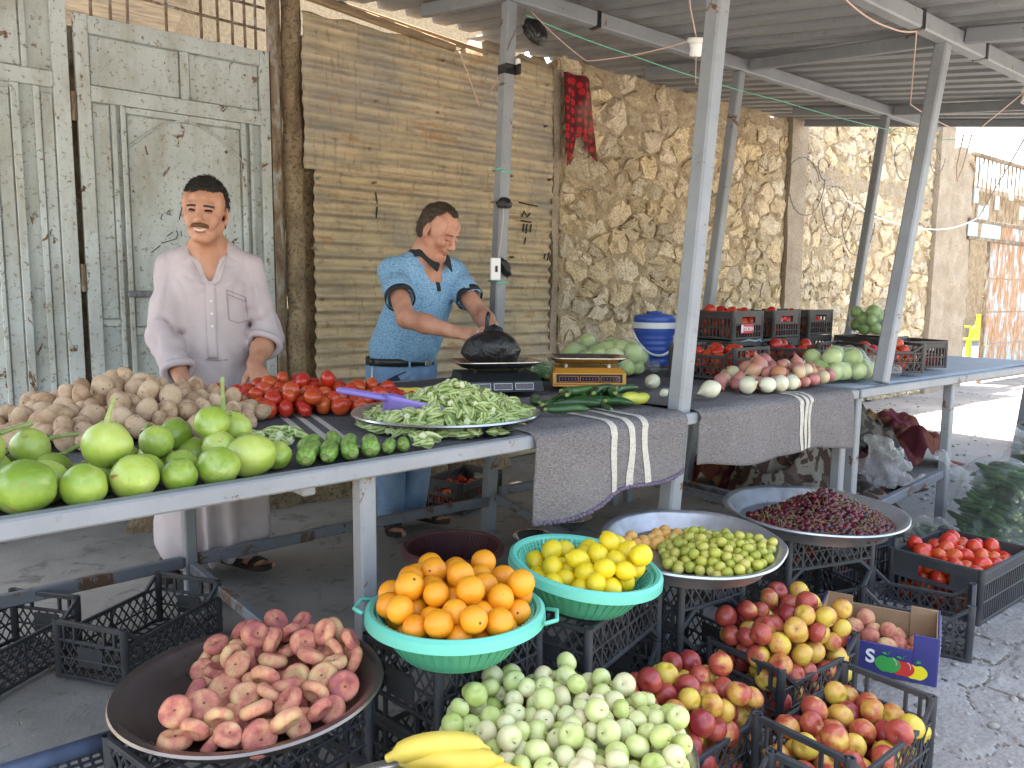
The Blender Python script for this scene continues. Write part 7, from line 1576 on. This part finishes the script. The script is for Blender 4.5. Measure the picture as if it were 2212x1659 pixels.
for i, (lab, x, y, z, rot, L_, n) in enumerate(rear):
    m_ = 'cratebrown' if i not in (10,) else simple('grey crate plastic', (.05, .05, .055), .5).m
    e = crate(lab, x, y, z, rot, L_, .28, CH, 'A' if i in (0, 7, 9) else 'B', 'cratebrown', group=GR)
    if n:
        f, ok = rect(x, y, L_-.10, .18, rot); heap('tomato', FM['to'], int(n*1.25), .031, .10, (lambda zz: (lambda a, b: zz+.010))(z), f, 'red tomato in the ' + lab.replace('of tomatoes ', ''), 'tomato', 'tomatoes in the ' + lab, 300+i, None, 0, ok, K=7, keep=13)
    if i == 2:
        STK = simple('red sticker', (.50, .02, .05), .4, .05).m; s1_ = MB().box((0, 0, 0), (.115, .002, .05), None, .0005).build('sticker', STK, e, False, (-L_/2-.008, .03, .06), (0, 0, R(-90)))
        text('TEKSiN', .030, WHT, s1_, (.008, -.0018, -.002), (R(90), 0, 0), .0004, 'lettering', .0007); MB().box((-.046, -.0015, 0), (.016, .001, .04)).build('sticker_figure', WHT, s1_)
    if i == 1: text('3', .03, WHT, e, (-L_/2-.008, -.05, .03), (R(90), 0, R(-90)), .0004, 'lettering')
mb = MB(); mb.tube([(3.43, 2.40, 1.0), (3.44, 2.36, 1.012), (3.47, 2.34, 1.006), (3.50, 2.33, 1.015), (3.49, 2.32, 1.004)], .004, 6); tag(mb.build('string', simple('pale blue string', (.35, .5, .62), .7).m, None, True), 'pale blue string looped over the left rear crates', 'string')
# shallots and white onions
ON = variants(fr_onion, 'onion', .028, 6, 300); OW = variants(fr_onion, 'onionwhite', .033, 3, 320); pz = lambda x, y: .856
def on_s(g): a = g.uniform(0, 6.28); q = math.sqrt(g.uniform()); return 2.98+q*.34*math.cos(a), 1.92+q*.155*math.sin(a)
pl, _ = heap('shallot', ON, 92, .0285, .2, pz, on_s, 'pinkish shallot in the heap on the striped blanket', 'shallot', 'shallots on the striped blanket', 61, (3.0, 1.95), .22, lambda x, y: y > 1.76 and y < 2.12, K=9, base=.028, squash=.9)
for i, (x, y, s_, lab) in enumerate([(2.63, 1.80, 1.15, 'white onion lying before the left end of the shallots'), (2.73, 1.775, 1.05, 'white onion second from left before the shallots'), (2.80, 1.765, 1.1, 'white onion third from left before the shallots'), (2.885, 1.765, 1.05, 'white onion fourth from left before the shallots'), (2.39, 1.80, 1.15, 'large white onion alone beside the front post'), (2.43, 2.12, 1.0, 'white onion behind the front post'), (2.48, 1.90, .5, 'left of two tiny onions between post and shallots'), (2.525, 1.875, .55, 'right of two tiny onions between post and shallots'), (2.28, 1.93, .5, 'tiny onion left of the front post')]):
    put('white_onion', OW[i % 3], (x, y, .852+.030*s_), (R(70+20*i), .3*i, i*1.3), s_, lab, 'onion', 'white onions on the blanket')
# ------------------------------------------------------------------ under and beyond the tables
crate('brown crate of dark tomatoes on the ground behind the table legs', 2.52, 3.62, .015, 20, .42, .29, .18, 'B', 'cratebrown', group='crates on the ground behind the table'); f, ok = rect(2.52, 3.62, .32, .19, 20)
heap('tomato', FM['to'], 34, .033, .1, lambda a, b: .025, f, 'dark red tomato in the brown crate behind the table legs', 'tomato', 'tomatoes in the brown crate on the ground', 401, ok=ok, K=7, keep=12)
for x, y, rr, hh, lab in ((2.70, 2.93, .13, .06, 'shallow stainless bowl on the ground under the blanket'), (2.36, 2.78, .10, .05, 'small shiny stainless bowl beside the crossbar under the table')):
    mb = MB(); mb.lathe([(.0005, .002), (rr*.6, .002), (rr*.9, hh*.6), (rr, hh), (rr+.012, hh+.002), (rr+.012, hh-.002), (rr, hh-.003), (rr*.88, hh*.5), (rr*.6, -.002), (.0005, -.002)], 40); tag(mb.build('steel_bowl', 'inox', None, True, (x, y, .018)), lab, 'bowl')
def carpet_mat(name, a, b, c, sc):
    g = G(name, .97, .1); f = g.noise(sc, 3, .5, None, 1.6); fine = g.noise(150, 3, .8); col_ = g.mix(g.ramp(f, [(.49, 0.0), (.52, 1.0)]), a, b); col_ = g.mix(g.ramp(g.noise(sc*.7, 2, .5, g.map(g.obj, loc=(5, 2, 8))), [(.60, 0.0), (.63, 1.0)]), col_, c); g.col(g.mix(g.math('MULTIPLY', fine, .35), col_, g.hsv(col_, .5, 1, .45))); g.bump(fine, .8, .006); return g.m
CM = [carpet_mat('brown figured carpet', (.10, .06, .05), (.30, .26, .21), (.15, .10, .08), 7), carpet_mat('maroon carpet', (.13, .03, .04), (.20, .07, .05), (.30, .19, .07), 4), carpet_mat('grey brown blanket', (.09, .08, .075), (.23, .20, .17), (.14, .11, .09), 9), carpet_mat('plain maroon rug', (.085, .032, .035), (.11, .045, .045), (.07, .03, .03), 3)]
def crumple(name, label, x, y, rx, ry, h, m, seed, rot=0, fr=2.6, z0=.006):
    n = 46; mb = MB(); rows = []
    for j in range(n):
        row = []
        for i in range(n):
            u, v = i/(n-1)*2-1, j/(n-1)*2-1; d = max(abs(u), abs(v)); dome = max(0, 1-(u*u*.8+v*v*.8))**.6
            q = abs(float(fnoise(u*fr+seed*3, v*fr, 0, 3, seed))); rid = 1-min(1, abs(float(vnoise(u*fr*1.3+v*1.2, v*fr*.6, 3, seed)))*2.2); z = 1.25*h*dome*(.45+.35*q+.55*rid)
            row.append((u*rx*(1+.15*float(vnoise(v*2, seed, 1, 2))), v*ry*(1+.15*float(vnoise(u*2, seed, 5, 2))), z))
        rows.append(row)
    mb.grid(rows); o = mb.build(name, m, None, True, (x, y, z0), (0, 0, R(rot))); solidify(o, .006, 1); subsurf(o, 1); tag(o, label, 'blanket'); return o
crumple('crumpled_carpet', 'brown and cream figured carpet crumpled under the far table', 4.20, 2.55, .42, .34, .30, CM[0], 3, 15); crumple('crumpled_carpet', 'maroon and ochre carpet heaped beyond the far table legs', 5.75, 2.75, .55, .42, .34, CM[1], 5, -10)
crumple('crumpled_blanket', 'grey brown blanket bunched on top of the carpets', 5.15, 2.62, .36, .30, .36, CM[2], 8, 30); crumple('crumpled_rug', 'plain maroon rug crumpled between the table legs', 4.75, 2.45, .40, .30, .22, CM[3], 11, 0)
crumple('folded_rug', 'cream rug end with maroon border lying beside the cucumber bags', 3.95, 1.95, .26, .16, .16, CM[0], 14, -25, 1.4); crumple('crumpled_carpet', 'tan carpet edge behind the hanging blanket', 4.35, 3.0, .40, .25, .26, CM[1], 17, 5)
rl = MB(); rl.grid([[(.40*u, (.062+.004*math.sin(a*3))*math.cos(a)*(1+.15*a/9), .062*math.sin(a)*(1+.15*a/9)+.08) for a in np.linspace(0, 9.0, 40)] for u in np.linspace(0, 1, 8)]); o = rl.build('rolled_carpet', CM[2], None, True, (4.28, 2.06, .012), (0, 0, R(48))); solidify(o, .008); tag(o, 'rolled grey brown carpet with its open end facing the road', 'carpet')
for (x, y, z, rx, h, n, sd, lab, tl) in ((5.05, 3.05, .01, .20, .34, 16, 21, 'large cloudy plastic bag standing behind the table leg', (5.10, 2.98, .58)), (4.62, 2.18, .11, .12, .14, 10, 27, 'small cloudy plastic bag on the carpets under the far table', (4.56, 2.10, .34))):
    g = np.random.default_rng(sd); caps = []
    for k in range(n): a = g.uniform(0, 6.28); q = rx*g.uniform(.1, .9); c = Vector((x+q*math.cos(a), y+q*math.sin(a), z+.03+h*g.uniform(0, 1)*(1-.5*q/rx))); d = Vector(g.normal(0, .05, 3)); caps.append((tuple(c-d), tuple(c+d), g.uniform(.02, .06)))
    wrap('plastic_bag', lab, caps, 'filmwhite', z, tl, .004, .09, .0095, sd, .030)
for i, (x, y, z, rot, wn, ly, rk, sc_, lab, il, tl) in enumerate([(4.22, 1.38, .008, 62, 13, 14, 2, .9, 'big clear bag of cucumbers on the road in front of the far table', 'big clear bag on the road', (4.02, 1.62, .46)), (5.25, 1.50, .008, 70, 13, 18, 2, .95, 'rear clear bag of cucumbers at the right edge', 'rear clear bag at the right edge', (4.85, 1.68, .60)),
        (3.80, 1.53, .008, 40, 7, 5, 1, .85, 'small clear bag of cucumbers beside the road tomato crate', 'small clear bag beside the tomato crate', (3.62, 1.62, .18)), (4.62, 1.08, .008, 55, 9, 11, 1, .85, 'clear bag of cucumbers cut off by the right edge', 'clear bag cut off by the right edge', (4.52, 1.2, .36))]):
    sack_logs('produce_bag', lab, x, y, z, rot, .18, wn, ly, rk, 'dark cucumber inside the ' + il, 'cucumbers in the ' + il, 70+i, sc_, tl)
stuff(tag(CU_REST.build('cucumber_mass', 'cucumber', None, 50), 'inner mass of cucumbers filling the clear bags on the road', 'cucumbers'))
# bottom left: blue tube and mesh crate
mb = MB(); mb.tube([(.13, 1.56, .42), (.335, 1.74, .335)], .022, 12); o = mb.build('blue_tube', 'steelrust', None, True)
bpy.data.objects.remove(o)
fr_ = thing('steel_rack', 'blue tube edged rack with black mesh in the bottom left corner', 'rack', (0, 0, 0)); mb = MB(); mb.tube([(-.35, 1.715, .30), (.365, 1.715, .30)], .019, 12); mb.build('tube', simple('chipped blue paint', (.085, .11, .175), .45, .25, 20).m, fr_, True)
mb = MB(); mb.tube([(-.33, 1.715, .005), (-.33, 1.715, .29)], .012, 8); mb.build('leg', 'steelrust', fr_, True); mb = MB(); mb.tube([(.352, 1.715, .005), (.352, 1.715, .29)], .012, 8); mb.build('leg', 'steelrust', fr_, True)
mb = MB(); o0, d1, d2 = Vector((-.33, 1.70, .290)), Vector((.66, 0, 0)), Vector((0, -.30, -.03))
for i in range(34): mb.bar(o0+d1*i/33, o0+d1*i/33+d2, .006, .004, 0)
for i in range(15): mb.bar(o0+d2*i/14, o0+d2*i/14+d1, .006, .004, 0)
mb.build('mesh', 'crate', fr_)
# ------------------------------------------------------------------ things hung on the canopy and wall
def wire(label, pts, r=.0035, m='wire', sag=0.0, name='cable', cat='cable'):
    P_ = []
    for a, b in zip(pts, pts[1:]):
        a, b = Vector(a), Vector(b)
        for t in np.linspace(0, 1, 9)[:-1]: P_.append(a+(b-a)*t-Vector((0, 0, sag*4*t*(1-t)*(b-a).length)))
    P_.append(Vector(pts[-1])); return tag(MB().tube(P_, r, 6).build(name, m, None, True), label, cat)
def socket(label, p, tilt=(0, 0)):
    e = thing('lamp_socket', label, 'lamp socket', p, (R(tilt[0]), R(tilt[1]), 0)); mb = MB(); mb.lathe([(.0005, .028), (.04, .028), (.044, .020), (.044, .008), (.032, .004), (.026, -.012), (.027, -.040), (.024, -.048), (.019, -.048), (.019, -.02), (.0005, -.018)], 28); mb.build('holder', 'white', e, 40)
    mb = MB(); mb.lathe([(.0185, -.044), (.0170, -.040), (.0185, -.036), (.0170, -.032), (.0185, -.028), (.0170, -.022), (.0005, -.022)], 20); mb.build('thread', 'brass', e, True); return e
s1p = (2.86, 2.30, 2.345); socket('white porcelain lamp socket hanging beside the near front post', s1p, (12, -8)); socket('white lamp socket at the upper right corner', (4.72, 1.60, 2.30), (15, 10))
wire('pink flex dropping from the roof to the near lamp socket', [(2.70, 2.25, 2.66), (2.80, 2.29, 2.48), (2.86, 2.30, 2.372)]); wire('grey flex sagging from the taped bundle to the near lamp socket', [(2.50, 3.02, 2.60), (2.62, 2.75, 2.33), (2.83, 2.31, 2.36)], .003, 'wire', .03)
wire('flex looping below the near lamp socket to the post', [(2.86, 2.30, 2.31), (2.80, 2.25, 2.16), (2.74, 2.10, 2.09), (2.40, 1.90, 2.16), (2.27, 1.77, 2.20)], .003)
wire('pink flex slung from the near post to the front beam', [(2.29, 1.74, 2.38), (2.62, 1.73, 2.37), (3.03, 1.72, 2.43)], .004, 'wire', .05); wire('pink flex slung along the front beam', [(3.03, 1.72, 2.43), (3.45, 1.73, 2.40), (3.68, 1.72, 2.43)], .004, 'wire', .04)
wire('grey flex hanging from the front beam past the far front post', [(3.68, 1.72, 2.43), (4.05, 1.90, 2.20), (4.55, 1.80, 2.10)], .003, 'wire', .03); wire('flex rising to the upper right lamp socket', [(4.55, 1.80, 2.10), (4.70, 1.62, 2.31)], .003); wire('doubled flex loop hanging beside the far front post', [(4.50, 1.82, 2.10), (4.47, 1.83, 1.93), (4.49, 1.83, 1.86), (4.52, 1.82, 1.93), (4.55, 1.80, 2.10)], .004, 'wire')
wire('green string strung under the roof between the back posts', [(2.52, 3.08, 2.60), (3.2, 3.02, 2.53), (4.3, 2.8, 2.42), (5.9, 2.55, 2.36), (7.1, 2.35, 2.50)], .0028, 'string', .012, 'string', 'string')
wire('brown flex hung over the corrugated fence', [(3.05, 4.43, 2.84), (3.10, 4.40, 2.70), (3.18, 4.38, 2.50), (2.95, 3.8, 2.60), (2.46, 3.18, 2.50)], .005, 'wire', .02); wire('dark cord from the taped bundle down the near back post', [(2.50, 3.06, 2.62), (2.43, 3.10, 2.45), (2.42, 3.10, 2.42)], .003, 'wiredark'); wire('pink cord running down the near back post', [(2.40, 3.095, 1.72), (2.392, 3.09, 1.60), (2.37, 3.10, 1.40)], .003, 'wire')
wire('pale cable sagging past the far wall to the gate', [(7.6, 4.2, 2.25), (9.2, 4.2, 2.05), (11.4, 4.35, 2.30)], .008, 'white', .04); wire('thin dark wire from the canopy to the far gate', [(6.6, 2.2, 2.5), (11.4, 4.35, 2.30)], .006, 'wiredark')
def scrap(label, p, s_, seed, m='bagblack', rot=(0, 0, 0)):
    o = bag_mesh(.06, .05, .05, seed, .35, 9, None, 26, 16).build('tied_bag', m, None, True, p, rot); o.scale = s_; return tag(o, label, 'bag')
scrap('torn black bag taped round the beam above the near back post', (2.60, 3.10, 2.58), (1.1, .8, 1.7), 3, rot=(R(160), R(20), 0)); scrap('black bag knotted on the near back post at head height', (2.395, 3.085, 1.66), (.7, .7, .8), 5); scrap('black bag tied round the near back post above the wall socket', (2.385, 3.085, 1.36), (.9, .7, .6), 9, rot=(0, R(60), 0))
plg = thing('wall_socket', 'white plug socket tied to the near back post', 'socket', (2.345, 3.09, 1.36), (0, 0, R(-30))); MB().box((0, 0, 0), (.05, .03, .11), None, .004).build('plate', 'white', plg); MB().box((.004, -.017, .0), (.012, .004, .03)).build('switch', 'black', plg)
for z, m_, lab in ((1.84, 'string', 'green string tied round the near back post'), (1.29, 'string', 'green string under the plug socket on the near back post'), (1.685, 'wood', 'tan cord tied round the near back post at head height')):
    t_ = z/2.665; c = Vector((2.345+.117*t_, 3.14, z)); mb = MB(); mb.tube([c+Vector((sx*.037, sy*.037, .004*k)) for k, (sx, sy) in enumerate(((-1, -1), (1, -1), (1, 1), (-1, 1), (-1, -1)))], .004, 6); tag(mb.build('cord_tie', m_, None, True), lab, 'cord')
mb = MB(); c = Vector((2.45, 3.14, 2.34)); mb.box(c, (.070, .070, .05), None, .004); mb.box(c+Vector((.03, -.05, .0)), (.02, .03, .05), None, .004); tag(mb.build('tape_wrap', 'bagblack', None), 'black tape wrapped round the near back post below the roof', 'tape')
mb = MB(); mb.box((2.478, 3.09, 2.375), (.02, .02, .03), None, .003); tag(mb.build('junction_clip', 'white', None), 'small white junction clip taped to the near back post', 'clip')
for i, (x, y, z, lab) in enumerate([(3.05, 3.14, 2.705, 'black tape band on the rear beam'), (3.05, 1.72, 2.475, 'black tape band on the front beam above the slung flex'), (3.68, 1.72, 2.475, 'second black tape band on the front beam'), (4.38, 1.72, 2.475, 'third black tape band on the front beam beyond the post')]):
    tag(MB().box((x, y, z), (.03, .064, .084)).build('tape_band', 'bagblack', None), lab, 'tape')
# red flowered cloth on the stone wall
rc = MB(); rows = []
for j, v in enumerate(np.linspace(0, 1, 26)):
    row = []
    for u in np.linspace(0, 1, 18):
        zb = 2.24+.10*math.sin(u*3.0)+(.09 if .35 < u < .55 else 0)-.05*(u < .25); z = 2.87+(zb-2.87)*v; x = 3.97+u*(.27+.06*v)+.035*v; row.append((x, WY-.085-.012*math.sin(u*11+v*2)-.01*float(vnoise(u*4, v*4, 0, 3)), z))
    rows.append(row)
rc.grid(rows); o = rc.build('red_cloth', 'redcloth', None, True); solidify(o, .002); tag(o, 'torn red flowered cloth hanging at the corner of the stone wall', 'cloth')
# barbed wire coils
for i, (x, z, rr, lab) in enumerate([(7.0, 2.30, .30, 'barbed wire coil before the concrete column'), (7.62, 2.10, .28, 'barbed wire coil right of the concrete column'), (7.35, 2.5, .12, 'small barbed wire loop at the column top'), (9.0, 2.75, .22, 'barbed wire coil on the far wall bay'), (8.05, 1.95, .3, 'lowest barbed wire coil right of the column'), (9.8, 2.85, .16, 'small barbed wire loop near the far column')]):
    mb = MB(); pts = [(x+rr*math.cos(a)*(1+.08*math.sin(3*a)), 4.28-.06*a/6.28, z+rr*math.sin(a)*.92) for a in np.linspace(.3, 6.6, 48)]; mb.tube(pts, .0042, 5)
    for p in pts[::2]: q = Vector(p); d = Vector((rng.normal(), rng.normal(), rng.normal())).normalized()*.014; mb.tube([q-d, q+d], .003, 4)
    tag(mb.build('barbed_wire', 'wiredark', None), lab, 'barbed wire', 'barbed wire coils on the stone wall')
# green plastic chair in the far gateway
ch_ = thing('plastic_chair', 'lime green plastic chair in the far gateway', 'chair', (16.4, 6.25, 0), (0, 0, R(-120))); LG = simple('lime plastic', (.36, .56, .03), .4, .05).m
MB().box((0, 0, .43), (.44, .42, .03), None, .01).build('seat', LG, ch_)
for sx in (-1, 1):
    for sy in (-1, 1): MB().bar((sx*.19, sy*.18, .42), (sx*.23, sy*.22, 0), .045).build('leg', LG, ch_)
    mb = MB(); mb.tube([(sx*.22, .2, .44), (sx*.24, .2, .66), (sx*.24, -.12, .68), (sx*.22, -.2, .46)], .02, 8); mb.build('armrest', LG, ch_, True)
for k in range(5): MB().bar((-.17+.085*k, .2, .45), (-.16+.08*k, .30, .88), .05, .015).build('back_slat', LG, ch_)
MB().bar((-.22, .30, .88), (.22, .30, .88), .03, .05).build('back_rail', LG, ch_)

# ------------------------------------------------------------------ what lies under the top layers, and labels that place each piece in its heap
stuff(tag(TOM_REST.build('tomato_layers', 'tomato', None, True), 'lower layers of tomatoes showing through the crate sides', 'tomatoes'))
bpy.context.view_layer.update()
grp = {}
for o in COL.objects:
    if o.parent is None and o.get('group') and o.get('label') and o.type == 'MESH': grp.setdefault((o['group'], o['label']), []).append(o)
inv = cam.matrix_world.inverted()
for (g_, lab), L_ in grp.items():
    n = len(L_)
    if n < 4 or len(lab.split()) > 12: continue
    q = [inv @ o.matrix_world.translation for o in L_]; sx = np.array([p.x/-p.z for p in q]); sy = np.array([p.y/-p.z for p in q]); dz = np.array([-p.z for p in q]); zz = np.array([o.matrix_world.translation.z for o in L_]); used = {}
    for nm, i in (('topmost', int(np.argmax(zz))), ('leftmost', int(np.argmin(sx))), ('rightmost', int(np.argmax(sx))), ('nearest', int(np.argmin(sy))), ('farthest back', int(np.argmax(dz)))):
        if i not in used: used[i] = nm
    a, b = np.quantile(sx, [.33, .67]); c, d = np.quantile(dz, [.33, .67])
    for i, o in enumerate(L_):
        if i in used: o['label'] = lab+', the '+used[i]+' one'
        elif n >= 9: o['label'] = lab+', '+('front' if dz[i] < c else 'back' if dz[i] > d else 'middle')+' '+('left' if sx[i] < a else 'right' if sx[i] > b else 'centre')
